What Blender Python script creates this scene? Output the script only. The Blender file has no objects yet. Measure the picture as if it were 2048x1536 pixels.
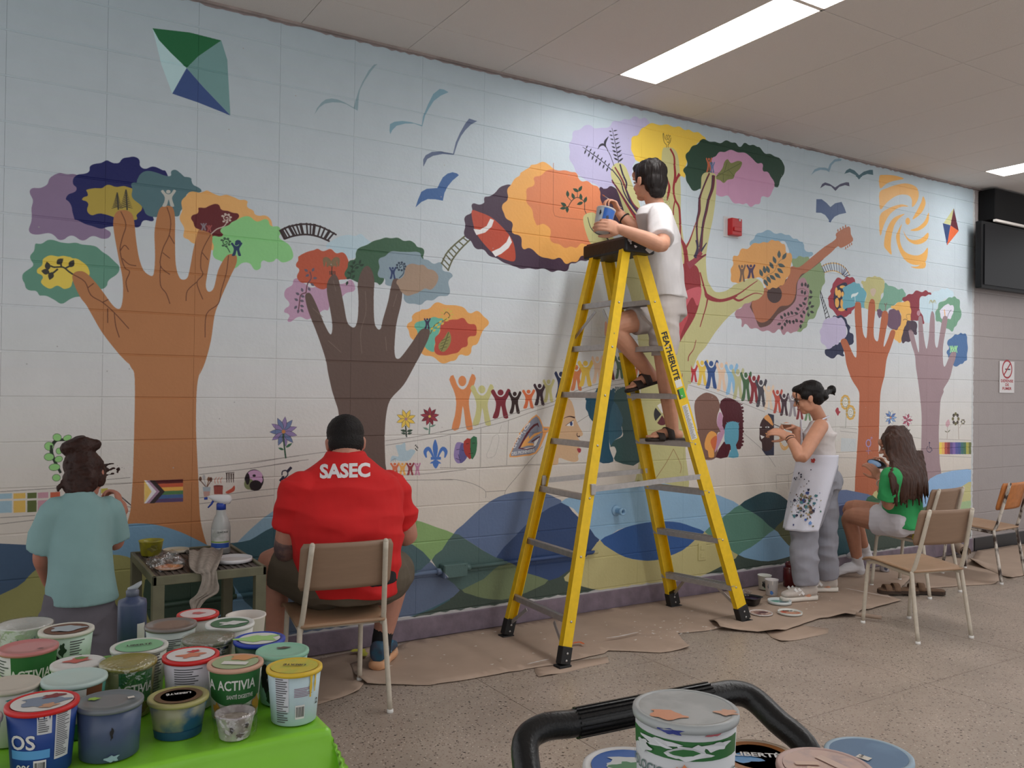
import bpy, bmesh, math, random
import numpy as np
from mathutils import Vector, Matrix, noise as mnoise
from mathutils.bvhtree import BVHTree

scene = bpy.context.scene
col = scene.collection
random.seed(7)
rng = np.random.default_rng(7)

# ------------------------------------------------------------------ camera
CAM = Vector((-0.0672, -4.3068, 1.3852))
YAW, PITCH, ROLL, FPX = 0.55692, 0.008784, 0.012177, 1701.55
_f = Vector((math.sin(YAW)*math.cos(PITCH), math.cos(YAW)*math.cos(PITCH), math.sin(PITCH)))
_r = Vector((math.cos(YAW), -math.sin(YAW), 0))
_u = _r.cross(_f)
_R = math.cos(ROLL)*_r + math.sin(ROLL)*_u
_U = -math.sin(ROLL)*_r + math.cos(ROLL)*_u
cam_data = bpy.data.cameras.new('camera')
cam_data.sensor_fit = 'HORIZONTAL'
cam_data.sensor_width = 36.0
cam_data.lens = FPX/2048*36.0
cam_data.clip_start = 0.05
cam = bpy.data.objects.new('camera', cam_data)
col.objects.link(cam)
cam.matrix_world = Matrix(((_R.x, _U.x, -_f.x, CAM.x), (_R.y, _U.y, -_f.y, CAM.y),
                           (_R.z, _U.z, -_f.z, CAM.z), (0, 0, 0, 1)))
scene.camera = cam

# ------------------------------------------------------------------ world, exposure
world = bpy.data.worlds.new('world')
scene.world = world
world.use_nodes = True
_bg = world.node_tree.nodes['Background']
_bg.inputs[0].default_value = (0.985, 0.985, 1.0, 1)
_bg.inputs[1].default_value = 0.64  # even ambient fill, added to light the room through its open sides
scene.view_settings.view_transform = 'Standard'
scene.view_settings.look = 'None'
scene.view_settings.gamma = 1.0
scene.view_settings.use_curve_mapping = False
scene.view_settings.exposure = 0.40
LAMP = 12.0          # radiance of the ceiling light diffusers
CEIL = 3.268

# ------------------------------------------------------------------ pixel -> place helpers (photograph frame 2048 x 1536)
def ray(x, y):
    return _R*((x-1024)/FPX) + _U*(-(y-768)/FPX) + _f
def atY(x, y, Y=0.0):
    d = ray(x, y); return CAM + d*((Y-CAM.y)/d.y)
def atZ(x, y, z=0.0):
    d = ray(x, y); return CAM + d*((z-CAM.z)/d.z)
def atX(x, y, X):
    d = ray(x, y); return CAM + d*((X-CAM.x)/d.x)
def atD(x, y, t):
    return CAM + ray(x, y)*t

# ------------------------------------------------------------------ materials
def s2l(c):
    c = c/255.0
    return c/12.92 if c <= 0.04045 else ((c+0.055)/1.055)**2.4
def rgb(c, g=1.0):
    return tuple(min(0.95, s2l(v)*g) for v in c) + (1.0,)
_mats = {}
def mat(name, c, rough=0.6, metal=0.0, noise=0.0, nscale=20.0, bump=0.0, bscale=60.0, alpha=1.0, trans=0.0, emit=0.0,
        spec=0.5, stretch=(1, 1, 1), c2=None, coat=0.0, sss=0.0):
    """one procedural material: base colour (sRGB 0-255), broken up by noise, with noise relief"""
    if name in _mats: return _mats[name]
    m = bpy.data.materials.new(name); m.use_nodes = True
    nt = m.node_tree; b = nt.nodes['Principled BSDF']
    base = rgb(c)
    b.inputs['Base Color'].default_value = base
    b.inputs['Roughness'].default_value = rough
    b.inputs['Metallic'].default_value = metal
    b.inputs['Specular IOR Level'].default_value = spec
    if coat: b.inputs['Coat Weight'].default_value = coat
    if sss:
        b.inputs['Subsurface Weight'].default_value = sss
        b.inputs['Subsurface Radius'].default_value = (0.02, 0.008, 0.004)
        b.inputs['Subsurface Scale'].default_value = 0.3
    if alpha < 1: b.inputs['Alpha'].default_value = alpha
    if trans: b.inputs['Transmission Weight'].default_value = trans
    if emit:
        b.inputs['Emission Color'].default_value = base
        b.inputs['Emission Strength'].default_value = emit
    if noise or bump or c2:
        tc = nt.nodes.new('ShaderNodeTexCoord')
        mp = nt.nodes.new('ShaderNodeMapping')
        mp.inputs['Scale'].default_value = stretch
        nt.links.new(tc.outputs['Object'], mp.inputs['Vector'])
        if noise or c2:
            n = nt.nodes.new('ShaderNodeTexNoise'); n.inputs['Scale'].default_value = nscale
            n.inputs['Detail'].default_value = 4
            nt.links.new(mp.outputs[0], n.inputs['Vector'])
            r = nt.nodes.new('ShaderNodeValToRGB')
            if c2:
                r.color_ramp.elements[0].position = 0.42; r.color_ramp.elements[1].position = 0.58
                r.color_ramp.elements[0].color = base; r.color_ramp.elements[1].color = rgb(c2)
            else:
                r.color_ramp.elements[0].position = 0.3; r.color_ramp.elements[1].position = 0.7
                r.color_ramp.elements[0].color = tuple(v*(1-noise) for v in base[:3])+(1,)
                r.color_ramp.elements[1].color = tuple(min(1, v*(1+noise)) for v in base[:3])+(1,)
            nt.links.new(n.outputs['Fac'], r.inputs[0])
            nt.links.new(r.outputs[0], b.inputs['Base Color'])
        if bump:
            n2 = nt.nodes.new('ShaderNodeTexNoise'); n2.inputs['Scale'].default_value = bscale
            n2.inputs['Detail'].default_value = 3
            nt.links.new(mp.outputs[0], n2.inputs['Vector'])
            bp = nt.nodes.new('ShaderNodeBump'); bp.inputs['Strength'].default_value = bump
            bp.inputs['Distance'].default_value = 0.01
            nt.links.new(n2.outputs['Fac'], bp.inputs['Height'])
            nt.links.new(bp.outputs[0], b.inputs['Normal'])
    _mats[name] = m
    return m

# ------------------------------------------------------------------ object helpers
def link(name, me, m=None, parent=None):
    o = bpy.data.objects.new(name, me); col.objects.link(o)
    if m is not None and me is not None and not me.materials: me.materials.append(m)
    if parent is not None: o.parent = parent
    return o
def tag(o, label=None, cat=None, group=None, kind=None):
    if label: o['label'] = label
    if cat: o['category'] = cat
    if group: o['group'] = group
    if kind: o['kind'] = kind
    return o
def thing(name, label, cat, loc=(0, 0, 0), rz=0.0, group=None):
    o = bpy.data.objects.new(name, None); col.objects.link(o)
    o.empty_display_size = 0.05
    o.location = loc; o.rotation_euler = (0, 0, rz)
    return tag(o, label, cat, group)
def copy_tree(o, parent=None):
    c = o.copy(); col.objects.link(c); c.parent = parent
    for ch in list(o.children): copy_tree(ch, c)
    return c

class MB:
    """collects vertices and faces of ONE part"""
    def __init__(s): s.v = []; s.f = []; s.smooth = []
    def add(s, vs, fs, sm=False):
        n = len(s.v); s.v += [tuple(v) for v in vs]
        s.f += [tuple(i+n for i in f) for f in fs]; s.smooth += [sm]*len(fs)
        return s
    def box(s, c, d, R=None, ch=0.0):
        """box centred c, full size d, optional 3x3 rotation, chamfered edges"""
        hx, hy, hz = d[0]/2, d[1]/2, d[2]/2
        R = R or Matrix.Identity(3)
        c = Vector(c)
        if ch <= 0:
            vs = [c + R @ Vector((x*hx, y*hy, z*hz)) for x in (-1, 1) for y in (-1, 1) for z in (-1, 1)]
            return s.add(vs, [(0, 1, 3, 2), (4, 6, 7, 5), (0, 4, 5, 1), (2, 3, 7, 6), (0, 2, 6, 4), (1, 5, 7, 3)])
        bm = bmesh.new(); bmesh.ops.create_cube(bm, size=1)
        for v in bm.verts: v.co = Vector((v.co.x*d[0], v.co.y*d[1], v.co.z*d[2]))
        bmesh.ops.bevel(bm, geom=bm.edges[:], offset=ch, segments=2, affect='EDGES', profile=0.5)
        bm.verts.index_update()
        s.add([c + R @ v.co for v in bm.verts], [[v.index for v in f.verts] for f in bm.faces]); bm.free()
        return s
    def beam(s, a, b, w, h, up=(0, 0, 1), ch=0.0):
        """rectangular bar from a to b: w across, h along 'up'"""
        a = Vector(a); b = Vector(b); z = (b-a); L = z.length; z.normalize()
        y = Vector(up) - z*Vector(up).dot(z); y.normalize(); x = y.cross(z)
        R = Matrix((x, y, z)).transposed()
        return s.box((a+b)/2, (w, h, L), R, ch)
    def tube(s, pts, r, n=10, caps=True, sm=True):
        """swept circle through pts; r scalar or list"""
        P = [Vector(p) for p in pts]; N = len(P)
        rs = r if hasattr(r, '__len__') else [r]*N
        ring = []; prev = None
        for i in range(N):
            t = (P[min(i+1, N-1)]-P[max(i-1, 0)])
            t = t.normalized() if t.length > 1e-9 else Vector((0, 0, 1))
            if prev is None:
                a = Vector((0, 0, 1)) if abs(t.z) < .9 else Vector((1, 0, 0))
                x = t.cross(a).normalized()
            else:
                x = prev - t*prev.dot(t)
                x = x.normalized() if x.length > 1e-6 else t.orthogonal().normalized()
            prev = x; y = t.cross(x)
            ring.append([P[i] + (x*math.cos(k*2*math.pi/n)+y*math.sin(k*2*math.pi/n))*rs[i] for k in range(n)])
        vs = [v for rr in ring for v in rr]; fs = []
        for i in range(N-1):
            for k in range(n):
                k2 = (k+1) % n
                fs.append((i*n+k, i*n+k2, (i+1)*n+k2, (i+1)*n+k))
        if caps:
            fs.append(tuple(reversed(range(n)))); fs.append(tuple((N-1)*n+k for k in range(n)))
        return s.add(vs, fs, sm)
    def lathe(s, prof, n=32, c=(0, 0, 0), sx=1.0, sy=1.0, closed=True, sm=True):
        """profile [(r,z)] spun about z at c"""
        vs = []; fs = []
        m = len(prof)
        for r, z in prof:
            for k in range(n):
                a = 2*math.pi*k/n
                vs.append((c[0]+r*math.cos(a)*sx, c[1]+r*math.sin(a)*sy, c[2]+z))
        for i in range(m-1):
            for k in range(n):
                k2 = (k+1) % n
                fs.append((i*n+k, i*n+k2, (i+1)*n+k2, (i+1)*n+k))
        if closed:
            fs.append(tuple(reversed(range(n)))); fs.append(tuple((m-1)*n+k for k in range(n)))
        return s.add(vs, fs, sm)
    def sphere(s, c, r, n=14, m=9, R=None):
        rx, ry, rz = r if hasattr(r, '__len__') else (r, r, r)
        c = Vector(c); vs = []; fs = []
        R = R or Matrix.Identity(3)
        for i in range(1, m):
            t = math.pi*i/m
            for k in range(n):
                a = 2*math.pi*k/n
                vs.append(c + R @ Vector((rx*math.sin(t)*math.cos(a), ry*math.sin(t)*math.sin(a), rz*math.cos(t))))
        top = len(vs); vs.append(c + R @ Vector((0, 0, rz))); bot = len(vs); vs.append(c + R @ Vector((0, 0, -rz)))
        for i in range(m-2):
            for k in range(n):
                k2 = (k+1) % n
                fs.append((i*n+k, (i+1)*n+k, (i+1)*n+k2, i*n+k2))
        for k in range(n):
            k2 = (k+1) % n
            fs.append((top, k, k2)); fs.append((bot, (m-2)*n+k2, (m-2)*n+k))
        return s.add(vs, fs, True)
    def prism(s, poly, z0, z1, M=None):
        """extruded 2D polygon; M (4x4) places it"""
        n = len(poly); M = M or Matrix.Identity(4)
        vs = [M @ Vector((x, y, z0)) for x, y in poly]+[M @ Vector((x, y, z1)) for x, y in poly]
        fs = [tuple(reversed(range(n))), tuple(range(n, 2*n))]+[(i, (i+1) % n, n+(i+1) % n, n+i) for i in range(n)]
        return s.add(vs, fs)
    def loft(s, secs, n=20, caps=True, p=2.0, sm=True):
        """secs: (centre, x half axis vector, y half axis vector[, superellipse power])"""
        ring = []
        for sec in secs:
            c, ax, ay = Vector(sec[0]), Vector(sec[1]), Vector(sec[2]); q = sec[3] if len(sec) > 3 else p
            rr = []
            for k in range(n):
                a = 2*math.pi*k/n; ca, sa = math.cos(a), math.sin(a)
                ux = math.copysign(abs(ca)**(2/q), ca); uy = math.copysign(abs(sa)**(2/q), sa)
                rr.append(c+ax*ux+ay*uy)
            ring.append(rr)
        vs = [v for rr in ring for v in rr]; fs = []
        for i in range(len(secs)-1):
            for k in range(n):
                k2 = (k+1) % n
                fs.append((i*n+k, i*n+k2, (i+1)*n+k2, (i+1)*n+k))
        if caps:
            fs.append(tuple(reversed(range(n)))); fs.append(tuple((len(secs)-1)*n+k for k in range(n)))
        return s.add(vs, fs, sm)
    def mesh(s, name):
        me = bpy.data.meshes.new(name)
        me.from_pydata(s.v, [], s.f); me.update()
        me.polygons.foreach_set('use_smooth', s.smooth)
        bm = bmesh.new(); bm.from_mesh(me); bmesh.ops.recalc_face_normals(bm, faces=bm.faces[:]); bm.to_mesh(me); bm.free()
        return me
    def build(s, name, m, parent=None):
        return link(name, s.mesh(name), m, parent)

def catmull(pts, n=6, closed=False):
    P = [np.array(p, float) for p in pts]; N = len(P); out = []
    rngi = range(N) if closed else range(N-1)
    for i in rngi:
        p0 = P[(i-1) % N] if closed or i > 0 else P[i]
        p1 = P[i]; p2 = P[(i+1) % N]
        p3 = P[(i+2) % N] if closed or i+2 < N else p2
        for k in range(n):
            t = k/n
            out.append(0.5*((2*p1)+(-p0+p2)*t+(2*p0-5*p1+4*p2-p3)*t*t+(-p0+3*p1-3*p2+p3)*t**3))
    if not closed: out.append(P[-1])
    return out

_txt = {}
def text_geo(s, bold=0.0, res=3):
    """glyph outlines of the built-in font as (verts Nx2, triangles); height of a capital = 1, centred in x, baseline 0"""
    key = (s, bold)
    if key in _txt: return _txt[key]
    cu = bpy.data.curves.new('t', 'FONT'); cu.body = s; cu.size = 1; cu.resolution_u = res
    cu.offset = bold; cu.align_x = 'CENTER'
    o = bpy.data.objects.new('t', cu); col.objects.link(o)
    dg = bpy.context.evaluated_depsgraph_get()
    me = bpy.data.meshes.new_from_object(o.evaluated_get(dg))
    me.calc_loop_triangles()
    v = np.array([p.co[:2] for p in me.vertices]); t = [tuple(q.vertices) for q in me.loop_triangles]
    bpy.data.objects.remove(o); bpy.data.curves.remove(cu); bpy.data.meshes.remove(me)
    v = v/0.72
    v[:, 0] -= (v[:, 0].max()+v[:, 0].min())/2
    _txt[key] = (v, t)
    return v, t
# ------------------------------------------------------------------ the painted mural, rasterised by code onto the wall
WX0, WX1, PPM = -0.9, 9.7, 500.0
CW, CH = int((WX1-WX0)*PPM), int(CEIL*PPM)+2
canvas = np.zeros((CH, CW, 3), np.float32)
ZONES = {'F': (0, 0, 1), 'k': (0, 0, 2.9257), 'a': (0, 300, 3.4133), 'b': (0, 700, 3.4133), 'c': (500, 400, 3.84),
         'd': (500, 750, 3.84), 'e': (900, 200, 3.4133), 'g': (1150, 200, 4.5178), 'h': (1130, 280, 6.8267),
         'i': (1130, 480, 3.657), 'j': (880, 680, 4.876), 'l': (1400, 400, 5.12), 'm': (1580, 280, 4.267),
         'n': (1620, 520, 5.909), 'o': (1360, 680, 5.906), 'p': (1650, 700, 5.1206), 'q': (980, 850, 3.0111),
         'r': (1000, 800, 10.24), 's': (600, 100, 4.655), 'u': (780, 960, 4.8), 'v': (1160, 940, 4.6545),
         'w': (1540, 900, 4.876)}
_cn = np.array(CAM); _MR = np.array([_R, _U, _f])
def toW(pts):
    """photograph pixels -> (X, Z) on the wall"""
    P = np.asarray(pts, float)
    d = np.stack([(P[:, 0]-1024)/FPX, -(P[:, 1]-768)/FPX, np.ones(len(P))], 1) @ _MR
    t = -_cn[1]/d[:, 1]
    w = _cn+d*t[:, None]
    return w[:, [0, 2]]
def Z(z, s):
    x0, y0, k = ZONES[z]
    P = np.array([[float(v) for v in q.split(',')] for q in s.split()]) if isinstance(s, str) else np.array(s, float)
    return np.stack([x0+P[:, 0]/k, y0+P[:, 1]/k], 1)
def paint_rgb(c, g=1.0):
    l = np.array([s2l(v) for v in c])*1.46*g
    y = l @ np.array([.2126, .7152, .0722])
    l = l*.90+y*.10
    l = np.minimum(l, 0.86)
    return l
def fill_w(W, c):
    """fill polygon(s) given on the wall; W = array or list of arrays (even-odd)"""
    Ws = W if isinstance(W, list) else [W]
    A = np.concatenate(Ws)
    px0 = max(0, int((A[:, 0].min()-WX0)*PPM)-1); px1 = min(CW, int((A[:, 0].max()-WX0)*PPM)+2)
    py0 = max(0, int(A[:, 1].min()*PPM)-1); py1 = min(CH, int(A[:, 1].max()*PPM)+2)
    if px1 <= px0 or py1 <= py0: return
    S = 3; w = (px1-px0)*S; h = (py1-py0)*S
    acc = np.zeros((h, w+1), np.int32)
    for W in Ws:
        X = ((W[:, 0]-WX0)*PPM-px0)*S; Y = (W[:, 1]*PPM-py0)*S
        for i in range(len(X)):
            x0, y0 = X[i], Y[i]; x1, y1 = X[(i+1) % len(X)], Y[(i+1) % len(X)]
            if y0 == y1: continue
            if y0 > y1: x0, y0, x1, y1 = x1, y1, x0, y0
            a = max(0, math.ceil(y0-0.5)); b = min(h, math.ceil(y1-0.5))
            if b <= a: continue
            r = np.arange(a, b)
            xi = np.clip(np.ceil(x0+(r+0.5-y0)*(x1-x0)/(y1-y0)-0.5), 0, w).astype(int)
            np.add.at(acc, (r, xi), 1)
    m = (np.cumsum(acc, 1)[:, :w] & 1).astype(np.float32)
    m = m.reshape(py1-py0, S, px1-px0, S).mean((1, 3))[..., None]
    sub = canvas[py0:py1, px0:px1]
    sub[:] = sub*(1-m)+np.asarray(c, np.float32)*m
def fill(pts, c, sm=0, g=1.0):
    P = np.array(catmull(pts, sm, True)) if sm else np.asarray(pts, float)
    fill_w(toW(P), paint_rgb(c, g))
def poly(z, s, c, sm=0, g=1.0): fill(Z(z, s), c, sm, g)
def cloud(z, s, c, amp=1.0, g=1.0):
    """outline with the rounded scallops of the painted crowns"""
    W = toW(np.array(catmull(Z(z, s), 6, True)))
    if amp:
        d = np.linalg.norm(np.roll(W, -1, 0)-W, axis=1); L = d.sum(); cs = np.concatenate([[0], np.cumsum(d)]); N = int(L/.006)
        t = np.linspace(0, L, N, False); C = np.concatenate([W, W[:1]])
        W = np.stack([np.interp(t, cs, C[:, k]) for k in (0, 1)], 1)
        k = max(3, round(L/.105)); T = np.roll(W, -2, 0)-np.roll(W, 2, 0); T /= np.linalg.norm(T, axis=1, keepdims=True)+1e-9
        area = (W[:, 0]*np.roll(W[:, 1], -1)-np.roll(W[:, 0], -1)*W[:, 1]).sum()
        nr = np.stack([T[:, 1], -T[:, 0]], 1)*np.sign(area)
        ph = t/L*2*np.pi*k+1.3*np.sin(t/L*2*np.pi*3)
        W = W+nr*(amp*.0055*np.sin(ph))[:, None]
    fill_w(W, paint_rgb(c, g))
def stroke_w(W, wd, c):
    W = np.asarray(W, float)
    wd = wd if hasattr(wd, '__len__') else [wd]*len(W)
    t = np.gradient(W, axis=0); t /= np.linalg.norm(t, axis=1, keepdims=True)+1e-9
    nrm = np.stack([-t[:, 1], t[:, 0]], 1)*np.asarray(wd)[:, None]/2
    fill_w(np.concatenate([W+nrm, (W-nrm)[::-1]]), c)
def stroke(z, s, mm, c, sm=4, g=1.0):
    P = Z(z, s)
    mm = mm if hasattr(mm, '__len__') else [mm]*len(P)
    if sm and len(P) > 2:
        Q = np.array(catmull(np.column_stack([P, mm]), sm)); P = Q[:, :2]; mm = Q[:, 2]
    stroke_w(toW(P), np.asarray(mm)/1000.0, paint_rgb(c, g))
def ell(z, cx, cy, rx, ry, c, rot=0.0, g=1.0, n=28):
    a = np.linspace(0, 2*np.pi, n, False); x = rx*np.cos(a); y = ry*np.sin(a)
    cr, sr = math.cos(rot), math.sin(rot)
    fill(Z(z, np.stack([cx+x*cr-y*sr, cy+x*sr+y*cr], 1)), c, 0, g)
def leaf(z, x, y, L, wd, deg, c, g=1.0):
    """pointed leaf centred x,y, length L, pointing deg (0 = right, 90 = up)"""
    t = np.linspace(0, 1, 9); up = np.sin(np.pi*t**0.85)*wd/2
    a = math.radians(-deg)
    px = np.concatenate([(t-.5)*L, ((t-.5)*L)[::-1][1:-1]]); py = np.concatenate([up, -up[::-1][1:-1]])
    fill(Z(z, np.stack([x+px*math.cos(a)-py*math.sin(a), y+px*math.sin(a)+py*math.cos(a)], 1)), c, 0, g)
def wave_edge(z, s): return Z(z, s)
FIG = np.array([(0, .10), (.15, .02), (.29, .19), (.40, .26), (.5, .28), (.60, .26), (.71, .18), (.85, 0), (1, .08), (.86, .28), (.76, .42),
                (.74, .56), (.80, .76), (.88, 1.0), (.65, 1.0), (.58, .78), (.51, .58), (.45, .78), (.35, 1.0), (.09, 1.0), (.21, .76), (.26, .56), (.24, .42), (.15, .28)])
def figure(z, x0, y0, x1, y1, c, head=True, g=1.0):
    fill(Z(z, np.column_stack([x0+FIG[:, 0]*(x1-x0), y0+FIG[:, 1]*(y1-y0)])), c, 2, g)
    if head: ell(z, x0+.49*(x1-x0), y0+.13*(y1-y0), .15*(x1-x0), .075*(y1-y0)+.04*(x1-x0), c, 0, g)
def track(z, top, bot, n, c, rail, tie):
    A = np.array(catmull(Z(z, top), 8)); B = np.array(catmull(Z(z, bot), 8))
    for C in (A, B): stroke_w(toW(C), rail/1000, paint_rgb(c if not isinstance(c[0], tuple) else c[0]))
    for i in range(n):
        t = (i+.5)/n; a = A[int(t*(len(A)-1))]; b = B[int(t*(len(B)-1))]
        e = (b-a)*.12
        stroke_w(toW(np.array([a-e, b+e*.3])), (tie[0] if i % 3 else tie[1])/1000, paint_rgb(c if not isinstance(c[0], tuple) else c[1]))
def wtext(s, z, p0, p1, hgt, c, bold=0.02, g=1.0):
    """lettering on the wall running from pixel p0 to p1 (zone z); hgt in zone pixels"""
    v, t = text_geo(s, bold)
    a, b = Z(z, [p0, p1]); k = ZONES[z][2]
    w = v[:, 0].max()-v[:, 0].min(); d = (b-a); L = np.linalg.norm(d); e = d/L; nn = np.array([e[1], -e[0]])
    P = a+(v[:, :1]-v[:, 0].min())/w*d+v[:, 1:]*nn*hgt/k
    W = toW(P); cc = paint_rgb(c, g)
    for q in t: fill_w(W[list(q)], cc)

def paint_mural():
    # ground coat: pale blue at the top fading to cream
    zz = np.arange(CH)/PPM
    st = [(0, (222, 212, 199)), (0.8, (222, 214, 204)), (1.25, (221, 219, 216)), (1.75, (215, 220, 224)), (2.3, (206, 216, 223)), (3.3, (184, 201, 210))]
    for k in range(3):
        canvas[:, :, k] = np.interp(zz, [a for a, _ in st], [s2l(c[k]) for _, c in st])[:, None]
    NAVY, ORG, YEL, TEAL, GRN, MAR, MAU, WHT = (25, 30, 88), (178, 106, 58), (205, 165, 48), (72, 104, 112), (48, 82, 58), (92, 28, 34), (150, 118, 148), (205, 203, 202)
    # --- kite
    for s, c in (("892,165 1110,190 1295,237 1160,330 1092,398 1000,310 930,235", (16, 80, 46)), ("892,165 930,235 1000,310 1092,398 1008,548 945,380", (138, 165, 178)),
                 ("1295,237 1330,350 1348,675 1190,510 1092,398 1160,330", (84, 118, 118)), ("1092,398 1190,510 1348,675 1160,600 1008,548", (42, 62, 105))):
        poly('k', s, c, 0, 1.5)
    # --- birds
    for s, c in (("135,600 160,540 200,490 240,460 295,451 350,460 410,485 500,535 515,480 545,380 580,300 640,190 690,135 722,130 700,150 660,200 600,290 560,370 548,430 538,565 500,545 430,505 380,490 300,487 230,500 180,535", (118, 142, 152)),
                 ("840,785 833,750 838,690 880,668 950,660 1030,670 1135,700 1145,620 1190,510 1240,410 1300,362 1340,368 1383,393 1310,425 1245,475 1200,545 1165,610 1138,712 1060,685 980,685 900,705 860,745", (102, 138, 155)),
                 ("1148,1088 1147,1020 1170,980 1230,948 1310,943 1425,965 1450,860 1490,770 1535,690 1575,638 1650,662 1590,695 1540,745 1500,800 1470,860 1433,975 1330,968 1240,985 1185,1015", (78, 92, 120)),
                 ("1075,1465 1100,1390 1130,1320 1180,1292 1280,1285 1300,1240 1330,1185 1375,1150 1420,1138 1460,1148 1480,1165 1420,1215 1375,1270 1345,1330 1330,1403 1260,1390 1190,1388 1130,1415", (44, 84, 135))):
        poly('s', s, c, 0, 1.1)
    poly('m', "225,505 270,505 310,535 345,572 385,540 440,528 465,580 480,622 420,635 380,655 355,685 348,705 335,700 330,680 300,640 265,622 222,620", (44, 72, 115))
    poly('m', "180,298 210,250 250,235 300,235 325,245 340,205 380,165 420,158 440,165 435,178 385,185 355,215 335,275 310,260 260,255 215,270", (112, 142, 160))
    poly('m', "465,288 480,260 510,243 550,260 590,300 630,270 680,255 707,255 710,298 660,290 620,305 588,338 560,300 510,275", (58, 92, 104))
    poly('m', "257,412 275,375 300,362 340,375 385,405 430,375 480,360 503,362 508,395 470,385 420,400 388,435 350,395 300,385", (58, 60, 86))
    # --- first hand tree: crowns
    cloud('a', "210,310 230,260 325,240 350,190 400,150 460,160 520,175 600,250 700,500 750,560 740,590 700,600 640,595 570,610 470,590 400,612 330,570 210,562 205,480 225,400", (126, 106, 136))
    cloud('a', "450,330 500,290 515,260 500,230 530,170 600,145 620,110 690,95 730,65 780,85 820,90 850,55 895,40 940,65 960,105 1000,125 1060,120 1110,130 1140,165 1140,400 1045,450 1040,480 980,490 950,515 910,520 870,490 750,525 690,545 620,510 540,485 500,475 500,400 455,350", NAVY)
    cloud('a', "560,340 600,315 580,270 640,265 700,268 740,240 800,245 850,255 905,255 925,300 915,340 970,380 970,420 930,445 925,470 850,470 750,455 680,440 630,445 605,420 600,370", (160, 140, 46))
    cloud('a', "895,240 935,225 930,200 950,170 1010,150 1080,155 1120,165 1165,175 1175,150 1205,140 1240,155 1260,190 1310,190 1320,240 1370,280 1290,300 1260,360 1230,440 1180,445 1060,450 1000,440 970,400 910,320", TEAL)
    cloud('a', "1240,380 1280,290 1360,295 1410,268 1450,290 1500,320 1550,308 1600,315 1640,345 1690,350 1695,390 1725,420 1740,440 1800,445 1840,475 1860,510 1860,560 1500,600 1460,680 1330,640 1290,605 1255,590 1250,540 1235,470", (212, 154, 84))
    cloud('a', "1305,470 1345,430 1350,390 1400,395 1430,385 1490,375 1520,405 1560,425 1620,425 1635,455 1600,490 1540,560 1500,610 1450,605 1400,590 1370,540 1330,520", (92, 26, 32))
    cloud('a', "1450,630 1460,590 1520,580 1510,550 1560,510 1580,485 1640,465 1700,460 1750,480 1820,480 1850,510 1900,530 1920,570 1915,600 1975,660 2007,720 1990,755 1930,760 1890,745 1870,765 1800,755 1780,800 1740,812 1700,780 1650,775 1600,800 1560,790 1480,750 1460,710", (118, 184, 114))
    cloud('a', "153,880 190,810 225,780 215,730 235,690 235,635 280,632 330,615 400,632 460,628 540,645 590,640 640,660 690,690 745,715 790,770 808,800 795,840 745,900 720,930 600,980 540,1005 470,1025 420,1042 380,1020 320,1000 265,1000 245,960 185,945 160,915", (82, 132, 112))
    cloud('a', "255,840 280,790 285,745 340,720 400,735 440,725 480,722 500,745 560,755 600,790 608,850 560,860 500,900 460,945 430,955 390,930 340,945 290,905 290,870", (214, 180, 48))
    DK = (52, 50, 44)
    for s in ("500,850 470,830 430,800 370,800 345,790", "420,800 415,775", "445,808 490,785", "395,812 350,845 310,830"): stroke('a', s, 7, DK)
    for x, y, d in ((325, 790, 100), (410, 760, 40), (490, 775, 60), (310, 830, 170), (347, 860, 250)): leaf('a', x, y, 58, 40, d, DK)
    for tx, ty, b, w in ((800, 290, 408, 38), (860, 270, 410, 46)):
        stroke('a', f"{tx+8},{b} {tx},{ty}", 6, DK)
        for k in range(9):
            y = ty+14+k*(b-ty-20)/9; ww = w*(k+2)/10
            stroke('a', f"{tx-ww},{y+9} {tx},{y-4} {tx+ww},{y+8}", [1.5, 4.5, 1.5], DK)
    # hand
    fill(np.concatenate([Z('a', "497,850 530,828 580,835 640,890 700,965 770,1060 810,1085 830,1060 840,980 835,870 810,740 778,560 775,470 800,420 850,410 895,430 915,480 930,620 950,740 980,820 1020,855 1045,855 1055,800 1058,700 1055,560 1075,440 1100,390 1140,380 1180,395 1195,470 1195,640 1200,780 1220,860 1245,885 1280,870 1300,790 1320,680 1350,560 1370,545 1440,570 1450,600 1440,700 1415,850 1405,930 1425,968 1460,940 1490,820 1540,730 1580,710 1615,725 1612,780 1570,870 1500,1030 1465,1130 1440,1300 1400,1450 1360,1536"),
                         Z('b', "1370,130 1345,250 1338,500 1345,700 1355,900 1365,1130 1390,1260 1415,1340 1430,1420 860,1420 890,1100 905,900 915,600 920,200 895,120 860,60"),
                         Z('a', "880,1460 810,1390 700,1250 630,1130 590,1060 545,1000 500,900")]), (162, 106, 60), 4)
    VN = (96, 54, 34)
    for s in ("825,420 860,510 835,600 820,690 850,800 885,830 860,900 875,970", "820,690 850,650 880,680", "835,740 880,780 930,790", "1140,390 1165,480 1155,580 1110,680 1095,790 1160,850", "1155,580 1190,640", "1110,700 1160,740", "1095,790 1095,920 1135,980 1160,1050",
              "1440,575 1380,690 1370,800 1385,850 1345,900 1360,960 1385,1020", "1380,700 1420,750", "1345,900 1280,960 1270,1030", "1560,720 1545,840 1510,960 1490,1050 1410,1120 1400,1280", "500,850 580,900 620,990 700,1040 780,1110 880,1220", "600,940 640,910", "700,1040 740,1020", "780,1110 790,1200 815,1280", "735,1080 735,1180"):
        stroke('a', s, 4, VN)
    figure('a', 1098, 270, 1202, 385, (168, 168, 160)); figure('a', 1368, 498, 1412, 548, (120, 110, 118)); figure('a', 1408, 512, 1448, 560, (150, 70, 66)); figure('a', 1575, 630, 1655, 722, (30, 52, 86))
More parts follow.
